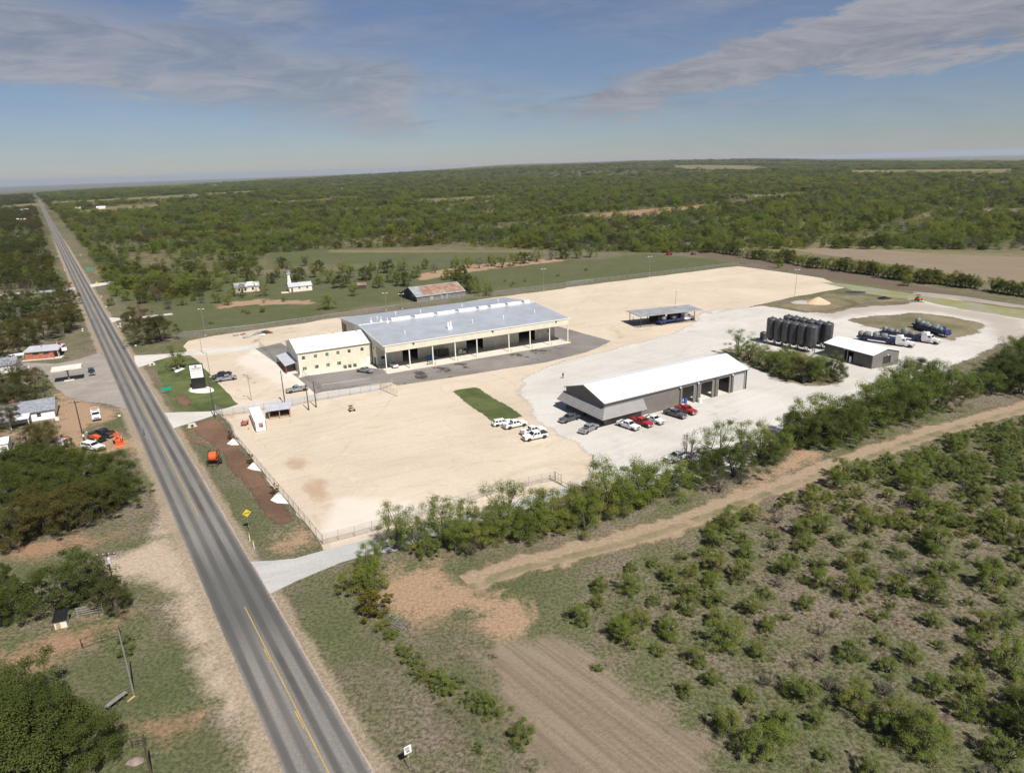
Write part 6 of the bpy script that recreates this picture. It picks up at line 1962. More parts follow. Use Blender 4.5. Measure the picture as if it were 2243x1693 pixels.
for s in (-1, 1):
    w = link('wheel', RW[0], reel, (s*1.1, -.2, .36))
    w.rotation_euler = (0, 0, math.pi/2)
    link('rim', RW[1], w)
cpts = [P('C', 640, 1378), P('C', 560, 1330), P('C', 470, 1290), P('C', 420, 1255), P('C', 415, 1225), P('C', 450, 1205), P('C', 500, 1200)]
cq = MB()
cq.path([(p.x, p.y, z) for p, z in zip(cpts, (2.2, .8, .15, .10, .10, .10, .10))], [.055]*7, 6)
tag(cq.build('orange_conduit', M['orange'], None, True), 'orange conduit snaking over the verge from the reel', 'conduit')

tc0, tc1 = P('xB', 1290, 990), P('xB', 1175, 790)
d = (tc0-tc1).normalized()
c0 = (tc0+tc1)/2
tr = thing('tractor', 'orange tractor with a front loader bucket beside the road', 'tractor', (c0.x, c0.y, .02), math.atan2(d.y, d.x))
b = MB()
b.prism_y([(.2, .7), (1.55, .65), (1.6, 1.2), (1.4, 1.32), (.2, 1.4)], -.38, .38)
b.build('hood', M['orange'], tr)
MB().box((-.45, 0, .85), (1.4, .6, .4)).build('chassis', M['darksteel'], tr)
for s in (-1, 1):
    MB().prism_y([(-1.3, 1.1), (-.2, 1.1), (-.35, 1.45), (-1.1, 1.45)], s*.75-.2, s*.75+.2).build('fender', M['orange'], tr)
    MB().path([(-.1, s*.55, 1.2), (1.0, s*.6, 1.4), (1.9, s*.62, .6)], [.07, .07, .07], 5).build('loader_arm', M['orange'], tr)
MB().prism_y([(1.8, .1), (2.55, .1), (2.4, .25), (1.95, .35), (1.95, .75), (1.8, .8)], -.95, .95).build('bucket', M['orange'], tr)
MB().box((-.75, 0, 1.25), (.45, .5, .12)).build('seat', M['black'], tr)
rb = MB()
for s in (-1, 1): rb.tube((-1.15, s*.55, 1.0), (-1.2, s*.55, 2.4), .05, n=5)
rb.tube((-1.2, -.55, 2.4), (-1.2, .55, 2.4), .05, n=5)
rb.build('roll_bar', M['orange'], tr)
bh = MB()
bh.path([(-1.4, .2, .8), (-2.0, .3, 2.0), (-2.7, .1, 2.5)], [.12, .1, .09], 6)
bh.path([(-2.7, .1, 2.5), (-3.0, 0, 1.3)], [.09, .08], 6)
bh.box((-3.0, 0, 1.1), (.5, .5, .4))
bh.build('backhoe_arm', M['orange'], tr)
BWm, FWm = wheel_mesh(.62, .4), wheel_mesh(.4, .28)
add_wheels(tr, (-.75,), .78, .62, BWm)
add_wheels(tr, (1.15,), .7, .4, FWm)

e0, e1 = P('xB', 370, 800), P('xB', 760, 880)
d = (e1-e0).normalized()
c0 = (e0+e1)/2+Vector((-d.y, d.x))*.9
eq = thing('equipment_trailer', 'black flat trailer carrying an orange trencher beside the white wagon', 'trailer', (c0.x, c0.y, .02), math.atan2(d.y, d.x))
MB().box((0, 0, .62), (5.0, 1.9, .14)).build('deck', M['darksteel'], eq)
MB().prism_y([(-1.9, .7), (1.1, .7), (1.0, 1.25), (-.5, 1.5), (-1.8, 1.2)], -.55, .35).build('trencher', M['orange'], eq)
MB().prism_y([(1.3, .7), (2.4, .7), (2.3, 1.3), (1.5, 1.2)], -.6, .6).build('engine', M['black'], eq)
MB().tube((.9, -.98, .62), (.9, -1.12, .62), .36, n=12).build('hose_reel', M['yellowp'], eq)
for s in (-1, 1): MB().box((.1, s*.98, .95), (1.7, .3, .06)).build('fender', M['darksteel'], eq)
add_wheels(eq, (-.4, .5), .98, .38, wheel_mesh(.38, .24))
MB().tube((-2.5, 0, .6), (-3.6, 0, .5), .06, n=5).build('drawbar', M['darksteel'], eq)

def small_machine(name, label, cat, z, u0, v0, mat, s=1.0, rz=0.4):
    g = P(z, u0, v0)
    t = thing(name, label, cat, (g.x, g.y, .02), rz)
    t.scale = (s,)*3
    MB().prism_y([(-.9, .45), (1.0, .45), (1.05, .85), (.3, 1.05), (-.9, 1.0)], -.55, .55).build('body', M[mat], t)
    MB().box((-.35, 0, 1.15), (.6, .7, .25)).build('seat', M['black'], t)
    k = MB()
    for sx in (-.8, .25):
        for sy in (-.5, .5): k.tube((sx, sy, 1.0), (sx, sy, 1.85), .035, n=5)
    k.box((-.28, 0, 1.88), (1.3, 1.15, .06))
    k.build('canopy', M['darksteel'] if mat != 'yellowp' else M['timber'], t)
    add_wheels(t, (-.7, .75), .62, .34, CARW_S)
    return t
CARW_S = wheel_mesh(.34, .26)
small_machine('utility_cart', 'dark buggy parked under the trees behind the shop', 'buggy', 'G', 700, 622, 'black', 1.35, .2)
small_machine('utility_cart', 'small sandy coloured machine alone on the bare yard', 'machine', 'C', 1860, 1028, 'timber', .75, .5)
small_machine('pump_cart', 'small orange machine at the edge of the pond', 'machine', 'wC', 1055, 492, 'orange', 1.25, .5)
small_machine('farm_tractor', 'red tractor at the far field edge behind the back yard', 'tractor', 'yG', 498, 482, 'redp', 1.6, .1)
small_machine('farm_tractor', 'brown machine by the far field edge right of the red tractor', 'tractor', 'yG', 614, 482, 'redbrown', 1.3, .3)

# tank and scrap
pt_ = P('xC', 480, 1140)
pg = thing('propane_tank', 'white propane tank beside the end of the brick store', 'tank', (pt_.x, pt_.y), frame(0, 60))
MB().lathe_x((0, 0, 1.0), [(.1, -1.9), (.4, -1.75), (.55, -1.4), (.55, 1.4), (.4, 1.75), (.1, 1.9)], 12).build('shell', M['white'], pg, True)
for x in (-1, 1): MB().box((x, 0, .25), (.25, .8, .5)).build('saddle', M['concrete'], pg)
bw_ = P('B', 340, 590)
wp = thing('white_post', 'white post box at the station lot near the bare tree', 'post', (bw_.x, bw_.y), .3)
MB().box((0, 0, .9), (.45, .35, 1.8)).build('cabinet', M['white'], wp)
MB().box((0, 0, 1.85), (.55, .45, .1)).build('lid', M['palegreyroof'], wp)
pb = P('B', 690, 1250)
wb_ = thing('white_banner', 'white upright board beside the brown leaved tree', 'board', (pb.x, pb.y), .1)
MB().tube((0, 0, 0), (0, 0, 3.2), .05, n=6).build('post', M['palepole'], wb_)
MB().box((-.2, 0, 2.7), (.9, .08, 1.0)).build('board', M['white'], wb_)
for k, (u0, v0) in enumerate(((700, 1400), (750, 1385), (690, 1440))):
    g = P('B', u0, v0)
    t = thing('scrap_box', ('white junk box left of the parked white wagon', 'white junk box with a red lid by the grove', 'low white junk slab at the grove edge')[k], 'box', (g.x, g.y), .3*k)
    MB().box((0, 0, .45), (1.3, .8, .9)).build('body', M['white'], t)
    MB().box((0, 0, .93), (1.4, .9, .07)).build('lid', M['redp'] if k == 1 else M['palegreyroof'], t)
# pipes and beams laid out on the back yard
for k, (u0, v0, u1, v1, mt) in enumerate(((835, 380, 880, 372, 'steel'), (905, 372, 935, 362, 'rust'), (925, 400, 990, 375, 'oldgalv'), (955, 395, 1010, 362, 'palegreyroof'), (1010, 372, 1060, 352, 'oldgalv'), (1040, 352, 1100, 368, 'steel'), (1085, 345, 1130, 362, 'darksteel'), (1110, 338, 1165, 358, 'redbrown'), (1060, 378, 1110, 372, 'white'))):
    a, b = P('C', u0, v0), P('C', u1, v1)
    d = b-a
    t = thing('pipe_bundle', ('leftmost grey pipe bundle laid on the back yard', 'short rusty pipe bundle on the back yard', 'pale pipe bundle right of the rusty one', 'long pale pipe bundle on the back yard', 'middle pale bundle of pipes on the back yard', 'grey pipe bundle lying the other way on the back yard', 'dark pipe bundle on the back yard', 'rightmost brown pipe bundle on the back yard', 'white pipe bundle nearest the office on the back yard')[k], 'pipes', (a.x, a.y), math.atan2(d.y, d.x), 'pipe bundles on the back yard')
    for j in range(4): MB().tube((0, j*.32-.5, .3), (d.length, j*.32-.5, .3), .14, n=6).build('pipe', M[mt], t)
    for x in (.4, d.length-.4): MB().box((x, 0, .08), (.15, 1.6, .16)).build('bearer', M['timber'], t)
def heap(label, z, u0, v0, rx, h, mat, seed):
    g = P(z, u0, v0)
    b = MB()
    n, k = 18, 6
    vs = []
    for j in range(k+1):
        t = j/k
        for i in range(n):
            a = 2*math.pi*i/n
            r = rx*(1-t)*(1+.25*mnoise.noise(Vector((math.cos(a)*1.3, math.sin(a)*1.3, seed+t))))
            vs.append((r*math.cos(a), r*.7*math.sin(a), h*(t**.8)*(1+.2*mnoise.noise(Vector((math.cos(a)*2, math.sin(a)*2, seed+9))))))
    b.add(vs, [(j*n+i, j*n+(i+1) % n, (j+1)*n+(i+1) % n, (j+1)*n+i) for j in range(k) for i in range(n)])
    o = b.build('soil_heap', mat, None)
    o.location = (g.x, g.y, 0)
    tag(o, label, 'heap')
heap('peach coloured fill heap on the grass by the back yard', 'G', 790, 76, 5.5, 2.6, gmat('heap_fill', (.42, .30, .19), (.58, .43, .29))[0], 3)
heap('pale rubble heap left of the peach heap', 'G', 680, 72, 5.0, 1.0, gmat('rubble', (.26, .24, .21), (.46, .43, .39))[0], 5)
heap('dark scrap heap at the pond side of the grass', 'wC', 680, 470, 3.2, 1.0, M['black'], 8)
heap('low dark scrap ridge beside the pond', 'wC', 370, 402, 4.5, .7, M['darksteel'], 11)
heap('pale stone lying in the bottom grass', 'yB', 965, 1585, .9, .5, gmat('stone_pink', (.16, .12, .10), (.27, .21, .18))[0], 14)

# ---- people -----------------------------------------------------------------------------------------
SKIN = pmat('skin', (.42, .25, .17), .6, .05)
HAIR = pmat('dark_hair', (.03, .02, .015), .7, .1)
def person(label, loc, rz, shirt, trousers, stride=.22, hat=None):
    me = bpy.data.meshes.new('body')
    J = [(0, 0, .95), (0, 0, 1.18), (0, .01, 1.42), (0, .01, 1.53), (0, .02, 1.66),
         (-.10, 0, .90), (-.11, stride*.5, .50), (-.11, stride*.55-.04, .08), (-.11, stride*.55+.12, .04),
         (.10, 0, .90), (.11, -stride*.2, .50), (.11, -stride*.75, .10), (.11, -stride*.75+.14, .05),
         (-.20, 0, 1.40), (-.26, -.05, 1.14), (-.25, .06, .90), (-.24, .10, .80),
         (.20, 0, 1.40), (.26, .02, 1.14), (.25, .12, .92), (.24, .16, .82)]
    E = [(0, 1), (1, 2), (2, 3), (3, 4), (0, 5), (5, 6), (6, 7), (7, 8), (0, 9), (9, 10), (10, 11), (11, 12), (2, 13), (13, 14), (14, 15), (15, 16), (2, 17), (17, 18), (18, 19), (19, 20)]
    rad = [.15, .14, .15, .06, .105, .10, .075, .05, .045, .10, .075, .05, .045, .075, .05, .04, .04, .075, .05, .04, .04]
    me.from_pydata(J, E, [])
    o = bpy.data.objects.new('body', me)
    COL.objects.link(o)
    sk_ = o.modifiers.new('skin', 'SKIN')
    for v, r_ in zip(me.skin_vertices[0].data, rad):
        v.radius = (r_, r_*.8 if r_ > .12 else r_)
    me.skin_vertices[0].data[0].use_root = True
    ss = o.modifiers.new('sub', 'SUBSURF')
    ss.levels = ss.render_levels = 1
    dg = bpy.context.evaluated_depsgraph_get()
    m2 = bpy.data.meshes.new_from_object(o.evaluated_get(dg))
    bpy.data.objects.remove(o)
    for k in (SKIN, shirt, trousers, M['black']): m2.materials.append(k)
    for p in m2.polygons:
        c = p.center
        if c.z > 1.5 or (abs(c.x) > .21 and c.z < 1.12): i = 0
        elif c.z > .93: i = 1
        elif c.z > .12: i = 2
        else: i = 3
        p.material_index = i
    m2.shade_smooth()
    t = thing('person', label, 'person', loc, rz)
    m2.name = 'body'
    link('body', m2, t)
    hr = MB()
    hr.lathe((0, .0, 1.66), [(.108, -.02), (.112, .05), (.08, .10), (.02, .125)], 10)
    if hat: hr.lathe((0, .0, 1.70), [(.2, 0), (.19, .015), (.11, .02)], 12)
    hr.build('hat' if hat else 'hair', hat or HAIR, t)
DK = pmat('dark_cloth', (.02, .022, .028), .85, .15, 4)
JEAN = pmat('blue_denim', (.05, .085, .19), .85, .15, 4)
BLUE = pmat('blue_cloth', (.10, .13, .42), .85, .12, 4)
GREYC = pmat('grey_cloth', (.22, .23, .25), .85, .1, 4)
g = P('F', 668, 238)
person('person in dark clothes walking on the gravel behind the grey shop', (g.x, g.y, .02), .3, DK, DK)
g = P('xE', 296, 715)
person('person in dark clothes standing under the open shelter', (g.x, g.y, .08), 1.3, DK, DK, .06)
g = P('xB', 1925, 650)
person('person in blue walking on the road', (g.x, g.y, .03), 2.6, BLUE, JEAN)
g = P('xB', 410, 750)
person('person in a white hat and jeans beside the black pickup', (g.x, g.y, .02), -1.2, GREYC, JEAN, .08, M['white'])
# ------------------------------------------------------------------ vegetation
def leaf_mat(name, lo, hi, alt=None):
    m, nt, N, L, b = nodes(name)
    t = attr(nt, 'tint')
    oi = N.new('ShaderNodeObjectInfo').outputs['Random']
    g = N.new('ShaderNodeNewGeometry').outputs['Random Per Island']
    f = mth(nt, 'ADD', mth(nt, 'MULTIPLY', t, .55), mth(nt, 'ADD', mth(nt, 'MULTIPLY', g, .25), mth(nt, 'MULTIPLY', oi, .2)))
    c = mixc(nt, f, lo, hi)
    if alt: c = mixc(nt, mth(nt, 'MULTIPLY', sstep(nt, mth(nt, 'ADD', mth(nt, 'MULTIPLY', oi, .6), mth(nt, 'MULTIPLY', t, .4)), .55, .9), .7), c, alt)
    st = nz(nt, .009, 4, .6, N.new('ShaderNodeNewGeometry').outputs['Position'], .5)
    hv = mixc(nt, sstep(nt, st, .38, .64), (.92, .95, 1.0), (1.24, 1.13, .88))
    c = mixc(nt, 1.0, c, hv, 'MULTIPLY')
    N.remove(b)
    d = N.new('ShaderNodeBsdfDiffuse')
    tr = N.new('ShaderNodeBsdfTranslucent')
    mx = N.new('ShaderNodeMixShader')
    mx.inputs[0].default_value = .45
    L.new(c, d.inputs[0])
    L.new(c, tr.inputs[0])
    L.new(d.outputs[0], mx.inputs[1])
    L.new(tr.outputs[0], mx.inputs[2])
    L.new(mx.outputs[0], N['Material Output'].inputs[0])
    return m
LM = {'mesq': leaf_mat('mesquite_leaves', (.100, .140, .030), (.225, .280, .072), (.245, .230, .066)),
      'brush': leaf_mat('brush_leaves', (.100, .135, .034), (.215, .262, .076), (.225, .215, .072)),
      'oak': leaf_mat('live_oak_leaves', (.050, .072, .020), (.128, .155, .046)),
      'olive': leaf_mat('autumn_olive_leaves', (.062, .066, .022), (.145, .138, .048), (.145, .110, .042)),
      'grey': leaf_mat('grey_twigs', (.07, .066, .056), (.15, .142, .125)),
      'yellow': leaf_mat('yellowing_leaves', (.08, .085, .018), (.17, .15, .035)),
      'red': leaf_mat('reddish_leaves', (.07, .05, .02), (.15, .085, .04), (.15, .05, .03))}
BARK = pmat('grey_brown_bark', (.115, .095, .078), .9, .25, 3)

def leaf_cloud(name, cen, spread, per, size, mat, r, zmin=.1, up=1.0):
    """per leaf sprays scattered round every clump centre"""
    n = len(cen)
    c = np.repeat(cen, per, 0)
    s = np.repeat(spread, per, 0)
    N_ = n*per
    off = r.normal(0, 1, (N_, 3))
    off /= np.maximum(np.linalg.norm(off, axis=1, keepdims=True), 1e-6)
    off *= (r.uniform(0, 1, (N_, 1))**.45)
    p = c+off*s[:, None]*np.array([1, 1, .72])
    nrm = off*.8+r.normal(0, .55, (N_, 3))
    nrm[:, 2] += up
    nrm /= np.linalg.norm(nrm, axis=1, keepdims=True)
    a = np.cross(nrm, r.normal(0, 1, (N_, 3)))
    a /= np.maximum(np.linalg.norm(a, axis=1, keepdims=True), 1e-6)
    b = np.cross(nrm, a)
    sz = size*r.uniform(.6, 1.35, (N_, 1))
    v = np.stack([p-a*sz, p-b*sz*.55, p+a*sz, p+b*sz*.55], 1)
    keep = p[:, 2] > zmin
    v = v[keep]
    tint = np.repeat(r.uniform(0, 1, n), per)[keep]
    k = len(v)
    me = bpy.data.meshes.new(name)
    me.vertices.add(k*4)
    me.vertices.foreach_set('co', v.astype('f').ravel())
    me.loops.add(k*4)
    me.loops.foreach_set('vertex_index', np.arange(k*4, dtype='i'))
    me.polygons.add(k)
    me.polygons.foreach_set('loop_start', np.arange(k, dtype='i')*4)
    me.attributes.new('tint', 'FLOAT', 'FACE').data.foreach_set('value', tint.astype('f'))
    me.materials.append(mat)
    me.update()
    me.validate()
    return me

def tree_meshes(kind, seed):
    """crown and trunk meshes for a tree about 1 m in crown radius scaled to metres by its numbers"""
    r = np.random.default_rng(seed)
    K = {  # radius, crown bottom, top, clumps, sprays per clump, clump size, spray size, leaf, stems
        'mesq': (3.2, 1.0, 6.2, 56, 180, .88, .082, 'mesq', 4),
        'mesq_open': (3.4, 1.4, 7.0, 52, 175, .82, .080, 'mesq', 3),
        'oak': (4.6, 1.1, 7.0, 88, 270, .92, .088, 'oak', 3),
        'olive': (4.4, 1.6, 7.2, 68, 240, .92, .088, 'olive', 3),
        'grey': (3.2, 1.2, 5.6, 40, 30, .8, .12, 'grey', 5),
        'bush': (1.75, .25, 2.5, 46, 130, .44, .066, 'brush', 5),
        'bush_low': (1.35, .1, 1.35, 24, 115, .38, .06, 'brush', 4),
        'bush_tall': (2.1, .45, 3.5, 56, 135, .50, .068, 'mesq', 5),
        'bush_open': (1.5, .3, 2.1, 16, 60, .38, .06, 'grey', 7),
        'yellow': (1.9, .2, 2.9, 32, 50, .5, .14, 'yellow', 4),
        'redtree': (.75, .5, 2.6, 14, 40, .30, .10, 'red', 1),
        'lawn': (2.4, 1.5, 6.0, 42, 180, .75, .078, 'mesq', 3),
        'deep': (4.2, .3, 5.6, 64, 90, 1.05, .18, 'oak', 3)}[kind]
    Rr, z0, z1, nc, per, cs, ls, mt, stems = K
    n = nc*4
    az, rr, zz = r.uniform(0, 2*math.pi, n), np.sqrt(r.uniform(.06, 1, n)), r.uniform(0, 1, n)
    lobes = 1+.28*np.sin(az*2+r.uniform(0, 6))+.2*np.sin(az*3+r.uniform(0, 6))+.12*np.sin(az*5+r.uniform(0, 6))
    prof = np.sqrt(np.clip(1-((zz-.38)/.68)**2, 0, 1))
    x = rr*Rr*prof*lobes
    # keep the outer shell more than the core, so the crown is hollow and broken
    w = np.clip(rr*1.1+zz*.5, .15, 1.4)
    idx = r.choice(n, nc, replace=False, p=w/w.sum())
    topn = 1+.16*np.sin(az*2.3+1.0)
    cen = np.stack([x*np.cos(az), x*np.sin(az), z0+(z1-z0)*zz*topn], 1)[idx]
    spread = cs*r.uniform(.6, 1.35, nc)
    cen[:, 2] = np.maximum(cen[:, 2], z0*.8+.15)
    crown = leaf_cloud('crown', cen, spread, per, ls, LM[mt], r, max(.05, z0*.45))
    t = MB()
    order = np.argsort(-np.linalg.norm(cen[:, :2], axis=1))
    if kind == 'grey':
        targets = [cen[i] for i in range(min(nc, 34))]
    else: targets = [cen[i] for i in r.choice(nc, min(nc, 5+stems*3), replace=False)]
    base_r = .07+.035*Rr
    trunks = []
    for s in range(stems):
        a = 2*math.pi*s/stems+r.uniform(-.4, .4)
        lean = Rr*.28
        top = np.array([math.cos(a)*lean, math.sin(a)*lean, z0+(z1-z0)*.32])
        mid = np.array([math.cos(a)*lean*.35, math.sin(a)*lean*.35, z0*.75])
        st = np.array([math.cos(a)*.12*Rr*.4, math.sin(a)*.12*Rr*.4, -.05])
        t.path([st, mid, top], [base_r*(1.3 if stems == 1 else .9), base_r*.75, base_r*.5], 6)
        trunks.append(top)
    for q in targets:
        j = int(np.argmin([np.linalg.norm(q-p) for p in trunks]))
        p = trunks[j]
        m_ = (p+q)/2+r.normal(0, .12*Rr*.4, 3)
        t.path([p, m_, q], [base_r*.42, base_r*.25, base_r*.09], 5)
    return crown, t.mesh('trunk', BARK)

PROTO = {}
def tree_kind(kind):
    if kind not in PROTO:
        nvar = {'bush': 5, 'mesq': 4, 'bush_tall': 3, 'oak': 3, 'olive': 3, 'mesq_open': 3, 'deep': 2, 'bush_low': 3, 'grey': 2}.get(kind, 1)
        PROTO[kind] = [tree_meshes(kind, 100+31*i+len(kind)*7+ord(kind[0])) for i in range(nvar)]
    return PROTO[kind]
NAMES = {'mesq': 'mesquite_tree', 'mesq_open': 'mesquite_tree', 'oak': 'oak_tree', 'olive': 'autumn_tree', 'grey': 'bare_tree', 'bush': 'bush', 'bush_low': 'bush', 'bush_tall': 'bush', 'bush_open': 'bush', 'yellow': 'bush', 'redtree': 'young_tree', 'lawn': 'lawn_tree', 'deep': 'oak_tree'}
OCC = []
def plant(kind, p, s=1.0, label='', group=None, sz=None):
    v = tree_kind(kind)
    cm, tm = v[random.randrange(len(v))]
    nm_ = NAMES[kind]
    o = thing(nm_, label, 'bush' if nm_ == 'bush' else 'tree', (p[0], p[1], float(terrain(p[0], p[1]))), random.uniform(0, 6.283), group)
    k = s*random.uniform(.93, 1.07)
    o.scale = (k*random.uniform(.92, 1.08), k*random.uniform(.92, 1.08), (sz or s)*random.uniform(.92, 1.08))
    link('trunk', tm, o)
    link('crown', cm, o)
    OCC.append((p[0], p[1]))
    return o
def planting(lst, label, group):
    for e in lst:
        z, u, v, kind = e[:4]
        plant(kind, P(z, u, v), e[4] if len(e) > 4 else 1.0, label, group, e[5] if len(e) > 5 else None)

# row between the yards and the dirt track
planting([('d', 855, 1185, 'mesq_open', 1.07), ('d', 900, 1182, 'mesq', 1.01), ('d', 925, 1200, 'bush_tall', .9), ('d', 955, 1168, 'mesq_open', 1.07), ('d', 985, 1190, 'mesq', 0.85), ('d', 1012, 1160, 'mesq_open', 1.01), ('d', 1040, 1185, 'mesq', 0.85), ('d', 1072, 1165, 'mesq', 1.07),
          ('d', 1095, 1148, 'mesq_open', 1.12), ('d', 1120, 1170, 'mesq', 0.90), ('d', 1150, 1148, 'mesq', 1.01), ('d', 1185, 1145, 'mesq', 1.12), ('d', 1212, 1152, 'bush_tall', 1.0), ('d', 1236, 1130, 'mesq', 1.01), ('d', 1265, 1145, 'mesq', 0.96), ('d', 1290, 1120, 'mesq', 1.18),
          ('d', 1318, 1095, 'mesq', 1.29), ('d', 1345, 1112, 'mesq', 1.01), ('d', 1370, 1090, 'mesq', 1.12), ('d', 1400, 1085, 'mesq', 1.18), ('d', 1435, 1072, 'mesq', 1.18)],
         'green mesquite in the row between the side road and the dirt track', 'mesquites in the row by the side road')
planting([('d', 1492, 1048, 'oak', .75), ('d', 1530, 1040, 'oak', .8), ('d', 1548, 1012, 'mesq_open', 1.25), ('d', 1585, 1028, 'oak', .85), ('d', 1603, 995, 'mesq_open', 1.2), ('d', 1640, 985, 'mesq', 1.1), ('d', 1662, 1000, 'oak', .6), ('d', 1690, 985, 'mesq', .9)],
         'tree in the dense clump behind the white pickup at the gravel edge', 'trees in the clump behind the white pickup')
planting([('d', 1712, 962, 'oak', .95), ('d', 1738, 945, 'mesq_open', 1.35), ('d', 1765, 958, 'oak', 1.0), ('d', 1790, 930, 'mesq', 1.35), ('d', 1815, 955, 'oak', 1.0), ('d', 1835, 925, 'olive', .95), ('d', 1860, 940, 'mesq', 1.2), ('d', 1880, 905, 'mesq', 1.35), ('d', 1905, 925, 'oak', 1.0),
          ('d', 1920, 885, 'mesq', 1.4), ('d', 1948, 910, 'oak', 1.05), ('d', 1968, 875, 'mesq', 1.4), ('d', 1990, 900, 'mesq', 1.25), ('d', 2010, 870, 'oak', 1.05), ('d', 2035, 888, 'olive', .9), ('d', 1950, 845, 'mesq', 1.4), ('d', 1985, 838, 'oak', 1.0), ('d', 1925, 850, 'mesq', 1.2), ('d', 2020, 845, 'mesq', 1.2)],
         'tall tree in the grove between the small shed and the dirt track', 'trees in the grove by the small shed')
planting([('d', 2055, 855, 'mesq', .95), ('d', 2078, 850, 'mesq', .9), ('d', 2100, 858, 'bush_tall', 1.2), ('d', 2118, 848, 'mesq', 1.0), ('d', 2142, 852, 'mesq', .9), ('d', 2160, 840, 'oak', 1.0), ('d', 2180, 835, 'oak', 1.1), ('d', 2205, 850, 'oak', 1.05), ('d', 2185, 805, 'mesq_open', 1.5), ('d', 2215, 800, 'oak', 1.2), ('d', 2168, 815, 'oak', 1.0), ('d', 2240, 830, 'oak', 1.2), ('d', 2250, 800, 'mesq', 1.5)],
         'tree at the right end of the row above the dirt track', 'trees at the right end of the row')
planting([('d', 1595, 770, 'mesq_open', 1.1), ('d', 1618, 778, 'mesq', 1.0), ('d', 1640, 788, 'mesq', 1.05), ('d', 1662, 800, 'mesq', 1.0), ('d', 1685, 808, 'mesq', 1.0), ('d', 1705, 818, 'mesq', 1.0), ('d', 1725, 822, 'olive', .8), ('d', 1748, 822, 'mesq', .95), ('d', 1762, 824, 'mesq', .9), ('d', 1806, 824, 'olive', .8), ('d', 1738, 806, 'mesq', .95), ('d', 1712, 800, 'mesq', .95), ('d', 1768, 812, 'mesq', 1.0), ('d', 1792, 815, 'mesq', 1.0), ('d', 1690, 792, 'mesq', .9)],
         'tree on the bare island between the grey shop and the black tanks', 'trees on the island before the black tanks')
plant('grey', P('d', 1488, 1010), .75, 'leafless grey tree beside the white pickup at the gravel edge', None, 1.15)
for k, (u, v, s) in enumerate(((1395, 1052, .5), (1555, 1062, .6), (1600, 1045, .5), (1020, 1200, .5))):
    plant('grey', P('d', u, v), s, 'grey twiggy dead tree low in the row above the dirt track', 'dead trees in the row')
# the near end of the row
plant('mesq_open', P('d', 800, 1235), .75, 'thin small tree beside the fence post at the side road')
plant('bush_tall', P('d', 775, 1280), 1.15, 'dark green bush beside the upturned boat')
plant('bush_tall', P('d', 805, 1275), 1.1, 'green bush right of the upturned boat at the bare soil')
plant('yellow', P('d', 808, 1330), 1.1, 'yellow green bush above the metal gate panel')
planting([('d', 830, 1360, 'bush_low', .9), ('d', 845, 1378, 'bush_low', .8), ('d', 872, 1415, 'bush_low', .9), ('d', 890, 1430, 'bush_low', .8), ('d', 912, 1455, 'bush_low', 1.0), ('d', 922, 1470, 'bush_low', .9), ('d', 950, 1485, 'bush', .8), ('d', 970, 1500, 'bush_low', .9), ('d', 985, 1478, 'bush_low', .8), ('d', 1018, 1515, 'bush_low', .8), ('d', 1048, 1530, 'bush', .75), ('d', 1070, 1545, 'bush_low', 1.0), ('d', 1035, 1620, 'bush_low', .5)],
         'low bush in the overgrown fence line right of the road verge', 'bushes in the overgrown fence line')
plant('bush', P('d', 1127, 1600), .85, 'round dark bush alone at the edge of the tilled strip')
plant('bush_low', P('d', 1290, 1448), .55, 'tiny dark bush alone on the tilled strip')
# island and lawn
plant('lawn', P('C', 350, 665), 1.35, 'young tree with a pale trunk on the front lawn', None, 1.3)
for k, (z, u, v) in enumerate((('wF', 690, 870), ('wF', 1140, 1410), ('yC', 750, 455))):
    plant('redtree', P(z, u, v), .9, ('young reddish tree at the top stone bed by the fence', 'young reddish tree at the middle stone bed by the fence', 'young reddish tree at the lowest stone bed by the fence')[k])
# dark roadside trees on the right of the road
plant('olive', P('A', 1180, 1260), 1.3, 'dark round tree beside the far driveway', None, 1.2)
plant('olive', P('A', 1270, 1390), 1.45, 'brown leaved tree left of the pale driveway', None, 1.3)
plant('olive', P('A', 1400, 1370), 1.45, 'brown leaved tree nearest the back fence corner', None, 1.25)
plant('oak', P('A', 1130, 1200), .6, 'small dark tree touching the far driveway')
# left of the road: oak grove, brown trees, round bushes
planting([('d', 35, 1045, 'oak', 1.0), ('d', 75, 1030, 'oak', 1.0), ('d', 118, 1035, 'oak', 1.0), ('d', 160, 1040, 'oak', 1.0), ('d', 205, 1055, 'oak', 1.0), ('d', 248, 1062, 'oak', 1.0), ('d', 268, 1078, 'oak', .75), ('d', 60, 1080, 'oak', 1.0), ('d', 105, 1085, 'oak', .95), ('d', 150, 1095, 'oak', .9), ('d', 10, 1085, 'oak', 1.0), ('d', 200, 1095, 'oak', .9), ('d', 255, 1095, 'oak', .8)],
         'dark green oak in the grove below the white wagon', 'oaks in the grove below the white wagon')
planting([('d', 60, 1165, 'olive', .95), ('d', 100, 1155, 'olive', .9), ('d', 150, 1145, 'olive', .95), ('d', 195, 1130, 'olive', .95), ('d', 225, 1118, 'olive', .8), ('d', 25, 1185, 'olive', .9), ('d', 80, 1125, 'olive', .9)],
         'brown green tree along the lower side of the oak grove', 'brown green trees below the oak grove')
plant('grey', P('d', 12, 1165), .9, 'grey leafless tree at the left end of the grove')
plant('oak', P('d', 145, 1305), 1.08, 'big round green tree beside the grey metal rails', None, 1.0)
plant('olive', P('d', 250, 1318), .68, 'small round olive tree below the transformer pole', None, .62)
plant('olive', P('d', 215, 1290), .5, 'little tree tucked between two round trees')
plant('oak', P('d', 0, 1290), .7, 'dark tree cut by the left edge above the hut')
plant('oak', P('d', 8, 1345), .75, 'very dark tree cut by the left edge beside the flood lights')
